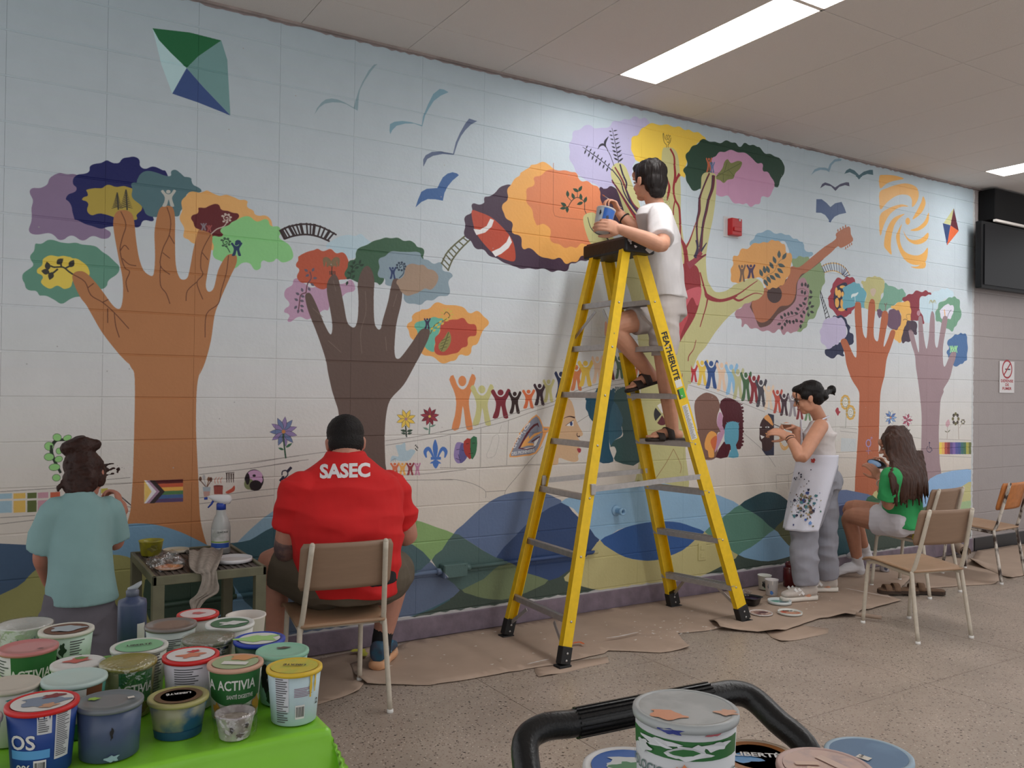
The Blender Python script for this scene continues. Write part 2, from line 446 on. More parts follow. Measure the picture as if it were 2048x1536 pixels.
    ell('a', 1625, 630, 20, 16, (30, 52, 86))
    for (cx, cy, c) in ((1540, 630, (52, 84, 58)), (1545, 465, (176, 160, 150))):
        stroke('a', f"{cx-4},{cy} {cx+8},{cy-6} {cx+10},{cy+10} {cx-10},{cy+14} {cx-18},{cy-6} {cx},{cy-22} {cx+24},{cy-10} {cx+20},{cy+20}", 5, c)
        for k in range(7): ell('a', cx+30*math.cos(k*.8-2.6), cy+28*math.sin(k*.8-2.6), 9, 7, c)
    stroke('a', "1525,650 1550,665 1570,700", 5, (52, 84, 58)); stroke('a', "1555,480 1530,520 1480,540 1440,575", 5, (176, 160, 150))
    # rail bridge between the trees
    track('c', "230,238 300,205 420,185 540,205 665,268", "262,300 340,275 430,265 520,280 612,318", 14, (45, 30, 32), 9, (9, 15))
    # --- second hand tree
    cloud('c', "590,370 620,310 690,280 760,275 850,268 920,310 950,350 860,400 770,460 640,380", (160, 184, 195))
    cloud('c', "262,860 300,810 270,750 280,690 320,650 330,605 372,598 400,640 520,670 700,640 770,610 798,660 790,700 700,740 610,800 600,850 560,855 460,905 430,915 380,905 300,930 300,890", (168, 132, 158))
    cloud('c', "355,510 372,470 365,430 430,410 490,390 520,372 560,385 620,385 660,400 710,410 750,440 768,490 760,560 740,600 640,640 590,680 520,670 460,645 400,640 370,600 372,540", (168, 72, 42))
    cloud('c', "752,490 800,455 810,410 860,360 930,320 1000,310 1050,283 1110,295 1160,300 1220,318 1270,330 1290,360 1330,385 1335,430 1320,480 1100,440 1010,640 960,640 800,625 735,580", (46, 84, 58))
    cloud('c', "990,490 1010,440 1080,405 1160,390 1240,405 1310,405 1330,450 1400,480 1470,490 1490,540 1555,580 1530,630 1525,720 1440,750 1380,770 1270,805 1190,770 1170,720 1120,660 1040,650 1030,610 990,580", (118, 138, 150))
    cloud('c', "1205,975 1240,930 1240,890 1300,860 1320,835 1380,830 1440,790 1510,800 1560,815 1620,810 1670,860 1750,860 1800,890 1830,940 1800,985 1775,1050 1740,1100 1710,1120 1700,1170 1650,1195 1600,1195 1560,1240 1480,1248 1400,1210 1330,1180 1260,1080 1225,1030", (204, 144, 66))
    cloud('c', "1270,985 1285,930 1360,920 1440,900 1480,920 1480,960 1440,1040 1420,1080 1420,1150 1370,1160 1340,1130 1300,1050", (84, 160, 140))
    cloud('c', "1420,1080 1450,1020 1470,950 1530,930 1600,908 1640,915 1690,950 1730,970 1735,1040 1680,1060 1660,1120 1600,1160 1520,1198 1450,1190 1420,1150", (168, 62, 44))
    cloud('c', "1450,1110 1490,1060 1525,1010 1545,1060 1530,1120 1490,1165 1455,1150", (126, 122, 62), 0)
    stroke('c', "1525,1015 1500,1090 1470,1160", 4, (70, 70, 35))
    for k in range(4): stroke('c', f"{1510-k*10},{1060+k*24} {1535-k*8},{1050+k*26}", 3, (70, 70, 35)); stroke('c', f"{1508-k*10},{1065+k*24} {1470-k*4},{1080+k*22}", 3, (70, 70, 35))
    LT = (88, 80, 96)
    stroke('c', "430,715 440,650 470,600 460,550", 6, (100, 60, 70)); stroke('c', "430,712 390,730 380,790 370,860", 6, (100, 60, 70))
    for x, y, d in ((430, 540, 150), (485, 535, 60), (440, 580, 210), (500, 600, 0), (480, 650, 320), (400, 690, 110), (455, 685, 300), (365, 720, 150), (405, 740, 340), (355, 765, 150), (400, 775, 350), (350, 825, 230), (400, 815, 340), (370, 855, 260), (400, 850, 310)): leaf('c', x, y, 34, 20, d, LT)
    for sx in (-1, 1):
        stroke('c', f"625,505 {625+sx*20},470 {625+sx*50},455 {625+sx*55},510", [8, 26, 22, 6], (112, 92, 62))
        stroke('c', f"628,510 {628+sx*25},490 {628+sx*35},515", [6, 20, 5], (112, 92, 62))
    stroke('c', "630,510 628,560 634,600", 5, (60, 42, 34))
    for k in range(5): stroke('c', f"{612+k*10},545 {614+k*10},575", 4, (60, 40, 34))
    for x, y, d in ((800, 480, 60), (845, 475, 70), (780, 510, 160), (820, 520, 200), (790, 550, 200), (760, 560, 150), (795, 590, 250), (755, 600, 200), (860, 500, 20), (745, 640, 250)): leaf('c', x, y, 36, 18, d, (24, 50, 34))
    stroke('c', "870,505 820,495 780,540 770,600", 4, (24, 50, 34))
    fill(np.concatenate([Z('c', "425,760 430,720 460,715 490,760 530,850 570,950 610,1025 628,1020 632,950 615,840 590,700 600,620 640,570 670,590 690,650 720,800 745,930 780,975 810,970 828,900 833,760 828,640 860,540 900,505 935,540 955,620 950,750 955,930 980,990 1005,985 1020,920 1060,780 1080,680 1105,605 1160,620 1170,700 1160,800 1125,950 1110,1120 1115,1200 1135,1220 1165,1200 1240,1100 1300,1010 1340,985 1380,1000 1375,1050 1340,1130 1260,1280 1180,1420 1085,1524 1050,1624 1035,1804 1040,2024 1060,2400 640,2400 680,1900 682,1654 655,1544 630,1464 600,1330 580,1220 520,1040 450,860")]), (86, 68, 60), 4)
    cloud('c', "1125,640 1180,570 1210,510 1280,490 1340,510 1400,540 1445,590 1430,660 1370,685 1310,690 1280,720 1210,740 1160,690", (146, 122, 102))
    for s in ("640,620 660,700", "885,700 890,860 850,1020 860,1180", "480,830 560,900", "1130,720 1100,820", "1040,1050 1050,1160", "600,1080 700,1170"): stroke('c', s, 2.5, (112, 94, 84))
    figure('c', 1068, 512, 1125, 605, (32, 50, 92)); figure('c', 1335, 905, 1388, 992, (52, 40, 72))
    for k in range(9): ell('c', 1160+32*math.cos(k*.7), 510+30*math.sin(k*.7), 9, 9, (40, 56, 72))
    stroke('c', "1165,510 1150,520 1150,498 1175,500 1180,560 1145,600", 5, (40, 56, 72))
    stroke('c', "1385,1030 1420,960 1500,920 1535,890 1510,860 1490,880", 5, (92, 84, 30))
    for k in range(8): leaf('c', 1400+k*16, 1000-k*13+(14 if k % 2 else -14), 30, 15, 40, (190, 165, 50))
    for k in range(9): leaf('c', 1512+40*math.cos(k*.7), 880+38*math.sin(k*.7), 30, 14, -math.degrees(k*.7), (190, 160, 55))
    track('c', "1470,492 1510,410 1570,345 1650,278", "1520,545 1555,460 1610,385 1690,305", 8, (84, 84, 58), 9, (8, 8))
    # --- football crown
    cloud('e', "100,830 115,790 150,755 160,710 235,705 240,660 310,640 340,590 395,583 600,600 1020,610 1060,605 1100,592 1150,630 1180,700 1185,780 1150,900 1060,920 1000,1060 900,1100 830,1115 800,1160 700,1168 610,1150 530,1155 460,1140 420,1135 360,1100 290,1075 240,1030 190,1020 150,975 105,930", (62, 44, 62))
    cloud('e', "355,740 395,660 400,590 470,520 480,490 540,470 560,440 630,428 680,440 705,470 800,600 980,900 975,985 950,1010 945,1050 900,1070 860,1100 800,1115 740,1080 660,1085 600,1050 540,1015 500,1010 480,940 430,900 420,840 375,790", (214, 146, 62))
    cloud('e', "520,625 575,570 580,530 640,500 705,470 760,485 850,490 880,540 940,560 1000,590 1040,650 1070,760 1000,900 970,975 900,985 850,1005 770,1000 690,955 680,880 640,840 590,860 570,780 530,700", (192, 112, 70))
    cloud('e', "150,755 200,765 280,800 350,860 410,930 440,1000 443,1095 380,1090 300,1050 230,980 180,910 155,830", (168, 62, 38), 0)
    poly('e', "160,880 205,885 250,860 275,810 300,820 285,865 240,905 180,922", (205, 200, 200)); poly('e', "285,1035 340,1010 385,970 405,925 423,970 400,1010 350,1050 310,1070", (205, 200, 200))
    stroke('e', "706,430 705,600 705,760 715,790 745,800 850,812 950,822", 4, (150, 84, 50), 0)
    # --- centre tree crowns
    cloud('e', "815,330 830,260 850,215 910,185 960,170 990,190 1040,195 1090,175 1110,155 1150,140 1200,135 1270,115 1300,125 1340,130 1365,165 1300,250 1260,420 1200,600 1110,590 1060,600 1020,600 970,560 910,540 850,470 820,400", (158, 154, 184))
    cloud('e', "1020,612 1060,605 1100,592 1150,630 1180,700 1185,780 1150,900 1060,920 1050,760", (62, 44, 62))
    cloud('e', "1238,270 1290,225 1340,170 1420,165 1500,175 1560,185 1620,205 1680,220 1740,250 1735,290 1690,300 1620,400 1600,525 1570,520 1300,420 1260,400 1240,330", (208, 172, 40))
    cloud('g', "978,640 1010,590 1005,490 1045,440 1100,395 1170,355 1240,380 1300,385 1370,372 1440,385 1480,420 1540,393 1600,410 1660,420 1690,460 1750,490 1820,510 1890,580 1890,640 1850,740 1800,790 1600,700 1290,640 1140,800 1080,815 1030,780 1000,690", (32, 60, 46))
    cloud('g', "1235,560 1270,500 1340,465 1430,458 1520,480 1580,500 1620,555 1690,580 1705,640 1760,670 1800,760 1790,820 1750,870 1690,880 1660,935 1580,960 1540,935 1470,940 1410,905 1370,865 1270,855 1250,700", (174, 128, 158))
    poly('g', "1275,690 1330,620 1350,560 1380,535 1410,570 1470,550 1510,565 1490,620 1450,660 1430,710 1380,720 1345,750 1310,725 1280,715", (106, 110, 60), 3)
    for s in ("1280,690 1370,640 1500,570", "1350,650 1375,560", "1390,635 1440,690", "1340,665 1340,735"): stroke('g', s, 3, (62, 66, 38))
    LK = (38, 62, 48)
    stroke('e', "800,745 830,690 870,665 915,695 920,750 940,800 960,870 1000,910 1060,930 1085,965", [5, 5, 5, 5, 5, 5, 6, 8, 10, 9], (40, 44, 46))
    stroke('e', "830,690 800,660", 4, LK); stroke('e', "870,665 870,620", 4, LK)
    cloud('F', "1166.6,434.4 1181,425 1193,430 1207.6,458 1231,478 1262,490 1263,455 1248.6,422.7 1237,387.5 1223.7,358 1222,340.6 1228,329 1240,326 1251.6,334.8 1263,364 1278,405 1292.6,458 1305,475 1312,460 1316,434 1322,390 1324,305.5 1333.6,295 1348,298 1357,317 1361.4,375.8 1362,434 1368,484 1372,488 1380,476.7 1393.5,439 1396.8,410 1402,372.6 1403.4,352.7 1411,345 1424.5,346 1432,352.7 1432,388 1426.7,432 1419,470 1412,514 1414.6,556 1421.5,572 1431,583.6 1449,582.6 1464.5,574 1478,566 1494,559 1505.5,556 1517,559 1526,570 1527,587.5 1509,601 1478,617 1454.7,636 1431,664 1412,693 1397,710.5 1387,734 1378,761 1375,775 1371,800 1371,900 1371,990 1274,990 1277,930 1278,870 1281,800 1278,700 1265,610 1252,565 1225,515 1185,490 1172,465", (166, 162, 108), 0)
    stroke('e', "940,800 960,870 1000,910 1060,930 1085,965", [5, 6, 8, 11, 11], (40, 44, 46))
    for x, y, d in ((803, 640, 95), (858, 615, 150), (890, 605, 60), (840, 655, 110), (893, 660, 95), (925, 680, 70), (887, 706, 200), (775, 712, 150), (772, 738, 190), (800, 748, 270)): leaf('e', x, y, 46, 22, d, LK)
    # heart and vessels
    RED = (128, 32, 38); DN = (48, 38, 62)
    cloud('i', "850,190 900,170 960,190 985,250 995,350 985,450 950,560 880,680 815,780 790,740 780,600 800,450 820,300", RED, 0)
    cloud('i', "890,370 990,345 990,430 965,480 930,420 880,500 830,560 820,500 850,430", (176, 74, 84), 0)
    cloud('i', "830,540 880,520 900,560 860,660 815,770 800,700", (166, 58, 64), 0)
    for z, s, w, c in (('g', "860,440 895,510 900,600 905,690 890,800 905,900 940,970 950,1100 955,1240 990,1330 1000,1440 1000,1536", [10, 10, 12, 14, 12, 11, 12, 12, 10, 24, 18, 30], RED), ('g', "945,668 925,700 905,745", [16, 12, 12], RED), ('g', "905,900 890,980 890,1040", 7, RED),
                       ('g', "820,670 840,730 852,790 842,860 830,910", [5, 6, 14, 12, 4], RED), ('g', "1215,660 1180,740 1145,830 1125,900 1125,1000 1105,1100 1105,1230 1110,1310 1100,1420", [9, 9, 9, 14, 15, 9, 8, 10, 16], (90, 34, 46)),
                       ('g', "1195,690 1140,830 1118,900 1112,1010 1096,1100 1098,1230 1104,1310", [3, 4, 4, 4, 5, 5, 5], DN), ('g', "1255,680 1245,790 1210,900 1190,1000 1165,1100 1150,1200 1140,1320 1110,1420", [16, 16, 12, 12, 12, 12, 16, 26], (84, 32, 48)),
                       ('g', "1240,680 1232,790 1198,900 1178,1000 1154,1100 1142,1200 1122,1330", [5, 5, 5, 5, 5, 6, 6], DN), ('g', "1190,1290 1150,1350 1100,1430", [5, 10, 14], DN), ('g', "1185,1395 1130,1430 1070,1480", [7, 12, 14], (110, 34, 46)),
                       ('g', "1095,1100 1040,1260 1000,1340", [4, 8, 10], RED), ('i', "850,0 880,60 890,150 900,190", [6, 18, 24, 34], RED), ('i', "1000,90 950,150 900,190", [18, 24, 34], (130, 44, 58)), ('i', "960,0 970,60 950,130", [12, 14, 18], DN),
                       ('h', "640,550 740,700 820,830 920,990 1010,1110", [7, 9, 12, 18, 24], RED), ('h', "640,400 760,560 800,700 880,850 980,960 1040,1080", [5, 6, 7, 7, 8, 12], DN), ('h', "680,370 780,540 850,720 930,880 1000,950", [7, 9, 10, 12, 14], (110, 40, 48)),
                       ('h', "750,330 790,470 840,590 830,680", [8, 9, 9, 7], DN), ('h', "640,540 700,640 800,790 900,940 990,1060", [4, 4, 4, 5, 5], DN), ('h', "840,690 900,860 990,980 1040,1050", [9, 10, 16, 22], DN),
                       ('l', "0,740 50,920 80,990 200,1030 330,1000 430,940 510,880 590,825", [8, 12, 24, 15, 14, 9, 8, 5], RED), ('l', "340,1000 400,1030 480,990 560,955 640,965", [12, 10, 9, 7, 5], RED), ('l', "80,1000 60,1100 30,1200 0,1300", [10, 7, 6, 5], RED),
                       ('l', "460,900 470,830", 3, (70, 60, 60)), ('l', "570,870 610,890 640,880", 3, RED), ('o', "190,0 160,110 105,190 90,280 40,370 20,450", [6, 6, 8, 8, 8, 4], RED), ('o', "60,370 95,490", [6, 4], RED), ('q', "1105,145 1060,230 985,340", 3.5, (120, 70, 40)), ('q', "1105,145 1150,240 1145,290", 3.5, (120, 70, 40))):
        stroke(z, s, (np.asarray(w)*1.5).tolist() if z in 'ghil' and c is not None else w, c)
    # ferns
    FN = (46, 46, 54)
    stroke('e', "905,320 960,360 1040,420 1105,480", [3, 6, 6, 7], FN); stroke('e', "1105,190 1125,280 1145,380 1150,430", [3, 5, 6, 6], FN); stroke('e', "1070,330 1095,380 1120,450", 5, FN)
    for k in range(7):
        x, y = 925+k*25, 335+k*20
        leaf('e', x+10, y-14, 26, 9, 62, FN); leaf('e', x-2, y+20, 34, 11, 250, FN)
    for k in range(8):
        x, y = 1108+k*5.5, 212+k*27
        leaf('e', x+20, y-3+k*1.5, 30+k*2, 8+k*.6, 12+k*4, FN); leaf('e', x-14, y+2, 22+k*2, 8+k*.6, 170-k*3, FN)
    stroke('e', "1072,332 1050,305 1025,310 1010,335", [4, 14, 12, 3], FN); stroke('e', "1065,325 1058,290 1082,250", [4, 18, 3], FN)
    for s in ("826,430 826,405 806,380 795,320 800,300 806,330 818,360", "842,430 842,405 860,380 866,340", "830,375 845,385 852,365 838,350 825,365", "822,350 824,320 832,318", "836,345 840,318 848,320", "850,350 856,322 864,330"): stroke('g', s, 4, (50, 46, 34))
    figure('g', 1182, 518, 1240, 650, (165, 82, 50)); figure('g', 1216, 558, 1264, 655, (84, 104, 140))
    for k in range(60): ell('h', 1300+rng.random()*130, 745+rng.random()*120+(k % 5)*8, 3.2, 3.2, (30, 50, 46))
    # --- guitar
    cloud('l', "510,460 540,400 600,340 660,320 720,315 790,345 860,345 920,370 1000,410 1050,430 1070,500 1110,530 1155,550 1100,600 930,640 870,430 560,470", (112, 146, 168))
    cloud('l', "940,640 990,590 1050,578 1110,590 1130,640 1230,640 1250,690 1280,770 1270,860 1235,930 1230,1000 1215,1110 1170,1200 1110,1240 1080,1310 1020,1345 980,1310 1000,900", (114, 136, 94))
    cloud('l', "360,1150 530,1040 600,1200 800,1000 1000,820 1060,800 1110,880 1110,1000 1080,1200 990,1340 940,1360 900,1350 860,1378 810,1330 740,1360 680,1335 620,1340 560,1310 510,1310 460,1270 430,1295 415,1220 370,1200", (152, 112, 124))
    poly('l', "530,1040 560,1180 600,1290 640,1303 720,1270 800,1170 900,1110 970,1040 990,960 1000,840 1050,770 1150,700 1260,610 1230,610 900,800", (84, 54, 46), 3)
    poly('l', "530,1045 650,960 660,900 830,880 900,790 935,680 1015,688 1150,580 1260,490 1390,400 1395,340 1525,270 1545,350 1565,420 1450,490 1410,475 1340,540 1230,630 1100,735 1040,760 1010,810 985,870 980,960 950,1040 900,1080 820,1090 760,1160 700,1230 640,1255 590,1240 560,1190", (154, 90, 58), 3)
    ell('l', 763, 965, 76, 90, (60, 40, 38))
    for k in range(4):
        ell('l', 1412+k*26, 312-k*15, 7, 14, (154, 90, 58)); ell('l', 1492+k*20, 492-k*14, 6, 14, (154, 90, 58))
    cloud('l', "315,740 335,660 345,580 390,560 430,505 490,490 570,440 640,440 700,425 770,410 830,440 865,450 880,530 930,545 938,640 920,740 880,820 830,880 760,900 700,910 650,860 640,800 480,815 400,850 370,855 320,820", (192, 136, 62))
    poly('l', "330,890 400,850 480,815 540,800 600,815 645,870 650,960 560,1030 400,1000", (166, 162, 108), 3)
    stroke('l', "330,1000 430,940 510,880 590,825", [14, 9, 8, 5], RED); stroke('l', "340,1000 400,1030 480,990 560,955 640,965", [12, 10, 9, 7, 5], RED)
    figure('l', 392, 658, 470, 835, (98, 74, 60)); figure('l', 475, 658, 568, 800, (58, 42, 74))
    LF = (52, 68, 70)
    stroke('l', "640,810 700,765 760,730 810,630 860,600", 3, (110, 90, 50))
    for x, y, d in ((625, 745, 110), (660, 712, 100), (695, 710, 110), (732, 668, 120), (762, 612, 110), (810, 555, 90), (865, 575, 60), (835, 670, 340), (822, 725, 320), (795, 775, 320), (745, 795, 320), (705, 817, 300), (675, 848, 300)): leaf('l', x, y, 82, 36, d, LF)
    LB = (46, 42, 46)
    stroke('l', "1000,920 1050,905 1100,940 1110,1000 1080,1080 1000,1170 880,1210 840,1260", 3, (90, 60, 60)); stroke('l', "1110,1000 1120,1100 1100,1160", 3, (60, 60, 50))
    for x, y, d in ((1045, 865, 90), (1080, 865, 90), (1105, 880, 80), (1045, 940, 90), (1075, 950, 80), (1135, 940, 110), (1135, 995, 20), (1080, 1010, 50), (1065, 1060, 140), (1030, 1080, 140), (1000, 1115, 140), (985, 1160, 150), (940, 1155, 120), (905, 1165, 100), (868, 1175, 110), (835, 1200, 120), (810, 1270, 200), (840, 1310, 270), (870, 1275, 280), (890, 1245, 280), (920, 1250, 280), (958, 1250, 280), (990, 1235, 300), (1040, 1245, 330), (1030, 1295, 270), (1040, 1190, 300), (1065, 1150, 300), (1100, 1110, 60), (1110, 1175, 270), (1150, 1090, 20), (1148, 1148, 340), (1125, 1055, 60)): leaf('l', x, y, 46, 26, d, LB)
    # --- spiral sun, small kite
    SU = (208, 152, 66)
    for s in ("763,310 800,298 870,300 930,312 970,332 880,350 820,375 768,412", "765,445 830,410 900,385 980,370 1050,385 1090,420 1098,480 1075,540 1042,572 1040,510 1015,475 960,465 900,480 830,530 778,592 765,560", "765,650 830,590 900,560 960,550 1012,567 950,570 890,600 840,650 800,730 770,818", "803,900 815,800 850,710 900,655 980,630 930,670 890,730 865,830 860,910 867,978 830,945", "905,840 920,780 955,715 940,780 940,870 970,940 1020,975 1090,985 1140,960 1175,918 1172,990 1150,1045 1080,1068 1000,1040 940,960", "965,770 1000,830 1050,855 1120,840 1178,790 1175,845 1120,885 1060,888 1000,850", "1025,770 1090,745 1150,690 1183,618 1182,690 1150,740 1090,775", "1045,675 1085,600 1120,530 1137,480 1157,540 1130,610 1085,655", "1030,1080 1090,1078 1152,1033 1152,1090 1080,1097"):
        poly('m', s, SU, 3)
    ell('m', 1005, 693, 20, 30, SU)
    for s, c in (("1398,582 1310,710 1370,725", (168, 168, 116)), ("1398,582 1440,775 1370,730", (86, 38, 48)), ("1303,710 1370,727 1340,900", (42, 62, 104)), ("1370,730 1440,775 1340,900", (196, 88, 42))): poly('m', s, c)
    # --- right-hand trees
    track('n', "135,78 200,47 290,37 370,62 430,112 475,192", "170,150 230,130 300,130 370,162 390,180 415,203", 14, ((190, 152, 70), (46, 56, 90)), 8, (7, 7))
    track('n', "122,362 160,470 195,575 232,685", "125,438 150,530 172,620 190,702", 7, (36, 36, 46), 7, (7, 7))
    cloud('n', "215,465 240,400 235,370 265,330 270,270 320,215 380,225 450,200 510,215 540,270 530,560 490,600 480,640 430,660 400,680 360,700 310,640 250,580 220,520", (138, 38, 54))
    cloud('n', "285,400 300,340 340,295 440,285 440,580 410,590 350,600 300,560 280,470", (32, 32, 60), 0)
    for cx, cy, rx, ry in ((312, 372, 16, 50), (345, 400, 24, 48), (385, 318, 34, 18), (320, 505, 24, 58), (382, 515, 24, 55), (385, 405, 15, 32), (372, 585, 40, 20)): ell('n', cx, cy, rx, ry, (206, 152, 64))
    cloud('n', "385,470 400,400 390,340 430,310 470,275 560,270 600,310 640,340 665,400 655,480 650,560 600,570 530,540 450,570 400,580", (84, 148, 164))
    cloud('n', "605,270 650,245 670,215 730,200 765,180 800,205 860,215 875,250 880,290 905,340 890,380 840,420 830,560 780,600 650,570 665,400", (166, 162, 106))
    cloud('n', "880,290 905,280 960,315 1010,320 1050,345 1100,350 1130,400 1100,470 980,540 900,600 840,610 800,620 835,480 870,400", (100, 146, 126))
    cloud('n', "1295,480 1330,440 1430,400 1540,350 1650,345 1700,430 1560,480 1480,600 1480,700 1380,750 1330,660 1300,560", (168, 190, 200))
    cloud('n', "1095,480 1120,430 1170,410 1210,395 1245,365 1300,375 1380,365 1430,405 1330,430 1295,470 1290,560 1320,640 1350,720 1340,750 1280,710 1190,715 1170,560", (124, 42, 54))
    cloud('n', "960,570 1000,530 1060,500 1110,490 1170,495 1190,560 1190,690 1150,750 1120,850 1080,960 1040,968 1000,930 990,800 1080,650", (216, 156, 66))
    cloud('n', "790,600 830,580 860,620 850,670 810,675", (94, 68, 90)); cloud('n', "910,700 930,600 980,585 1040,595 1080,660 1060,780 1020,825 970,820 920,770", (94, 68, 90))
    cloud('n', "1140,740 1190,710 1250,735 1265,800 1255,880 1200,890 1190,950 1130,970 1090,975 1075,930 1100,860", (62, 46, 62))
    cloud('n', "1480,640 1510,560 1530,510 1600,470 1690,435 1760,470 1775,560 1790,620 1770,700 1720,780 1680,840 1620,810 1540,740 1490,710", (94, 138, 112))
    cloud('n', "1535,620 1560,560 1610,525 1690,545 1695,620 1660,690 1600,700 1550,680", (192, 190, 208))
    cloud('n', "270,680 330,655 420,680 440,760 480,790 470,850 510,890 520,960 500,985 400,1090 400,1130 330,1125 280,1155 195,1140 185,1060 260,1020 430,900 400,720", (30, 35, 66))
    cloud('n', "118,870 140,780 190,700 260,675 330,680 400,700 415,760 430,840 430,910 370,940 330,990 270,1020 210,1050 180,1020 140,980", (168, 160, 188))
    cloud('n', "1615,1100 1640,1040 1625,990 1640,940 1690,900 1740,880 1810,865 1855,900 1860,980 1860,1080 1850,1180 1800,1220 1750,1250 1690,1240 1640,1150", (58, 96, 144))
    cloud('n', "715,350 760,335 780,370 750,430 725,410", (176, 158, 142), 0)
    stroke('n', "490,450 500,420 540,410 570,385", [8, 22, 22, 8], (190, 205, 215)); stroke('n', "530,425 535,500", 5, (190, 205, 215))
    for dx in (-42, -22, 20, 40): stroke('n', f"1450,510 {1450+dx*.6},478 {1450+dx},{505+abs(dx)*.3}", [5, 12, 5], (150, 152, 118))
    stroke('n', "1450,510 1450,600", 4, (70, 66, 60)); stroke('n', "890,600 892,540 880,510", 5, (130, 40, 60)); stroke('n', "892,550 910,505", 5, (130, 40, 60)); stroke('n', "1180,820 1170,740 1130,700 1100,712", 5, (90, 60, 45)); stroke('n', "1150,705 1140,650 1190,640", 4, (110, 80, 45)); stroke('n', "1620,690 1640,630 1670,590", 5, (60, 60, 80)); stroke('n', "1595,660 1592,610 1590,585", 12, (205, 150, 70))
    ell('n', 1283, 628, 20, 32, (160, 120, 130))
    for k in range(3): figure('n', 1648+k*28, 1010+(k % 2)*14, 1690+k*28, 1095, (140, 200, 130))
    fill(np.concatenate([Z('n', "362,960 390,930 430,940 460,1000 500,1090 525,1140 548,1140 550,1000 540,820 528,640 535,510 570,495 600,515 610,650 625,850 655,920 670,900 680,760 690,560 710,480 735,460 765,490 770,600 755,760 755,900 780,955 805,950 820,850 840,700 855,620 885,598 920,625 920,720 890,880 870,1000 880,1020 920,930 960,830 1005,840 1000,900 950,1050 905,1180 880,1380"),
                         Z('p', "600,300 570,430 560,600 555,800 550,1000 560,1200 580,1350 600,1560 300,1560 305,1440 310,1300 320,1150 330,1000 340,850 345,700 352,500 345,420 290,330"), Z('n', "480,1380 430,1230 410,1100 380,1020")]), (160, 84, 46), 4)
    fill(np.concatenate([Z('n', "1165,850 1190,825 1220,850 1245,950 1280,1085 1288,1060 1285,900 1280,700 1300,660 1325,690 1345,900 1370,1035 1385,1030 1405,900 1418,700 1440,605 1470,650 1475,800 1475,960 1490,1030 1510,1020 1530,900 1555,740 1580,665 1625,680 1610,800 1575,1000 1570,1120 1575,1230 1590,1260 1610,1230 1660,1110 1690,1085 1725,1095 1720,1160 1690,1250 1650,1400 1580,1520"),
                         Z('p', "1215,430 1185,510 1175,650 1165,850 1170,1000 1175,1150 1180,1320 1000,1360 985,1200 985,1000 990,700 975,500 950,300 930,170"), Z('n', "1240,1130 1200,1000")]), (138, 114, 120), 4)
    # --- people holding hands
    for a in ((90, 330, 350, 870, (192, 116, 62)), (295, 430, 525, 828, (172, 168, 108)), (495, 475, 690, 760, (112, 30, 44)), (665, 498, 795, 715, (46, 30, 30)), (800, 480, 930, 665, (190, 92, 48)), (910, 420, 1035, 635, (50, 28, 38)), (1000, 378, 1120, 605, (172, 168, 112)), (1115, 300, 1250, 560, (32, 40, 76)),
              (1260, 235, 1400, 490, (188, 110, 62)), (1340, 195, 1500, 450, (200, 168, 50)), (1475, 150, 1595, 420, (196, 168, 140)), (1595, 150, 1720, 385, (92, 26, 34)), (1700, 150, 1800, 375, (60, 90, 62)), (1800, 150, 1890, 370, (150, 120, 150)), (1880, 170, 1985, 360, (190, 112, 62))): figure('j', *a)
    figure('o', 110, 285, 215, 495, (168, 44, 50), False)
    poly('o', "30,250 130,250 130,520 30,520", (166, 162, 108))
    for a in ((190, 232, 335, 530, (200, 168, 46)), (285, 235, 455, 570, (40, 70, 122)), (420, 255, 565, 600, (200, 172, 146)), (525, 275, 690, 640, (120, 164, 196)), (610, 330, 760, 690, (164, 164, 120)), (710, 370, 850, 715, (58, 92, 56)), (805, 410, 945, 745, (124, 30, 40)), (885, 460, 1030, 785, (62, 58, 66)), (980, 530, 1115, 820, (205, 182, 158)), (1090, 580, 1215, 860, (172, 66, 48)), (1170, 625, 1290, 890, (58, 34, 44)), (1270, 640, 1390, 900, (130, 122, 128)), (1360, 700, 1470, 935, (120, 36, 40)), (1460, 740, 1560, 950, (90, 120, 80))): figure('o', *a)
    PC = (112, 106, 102)
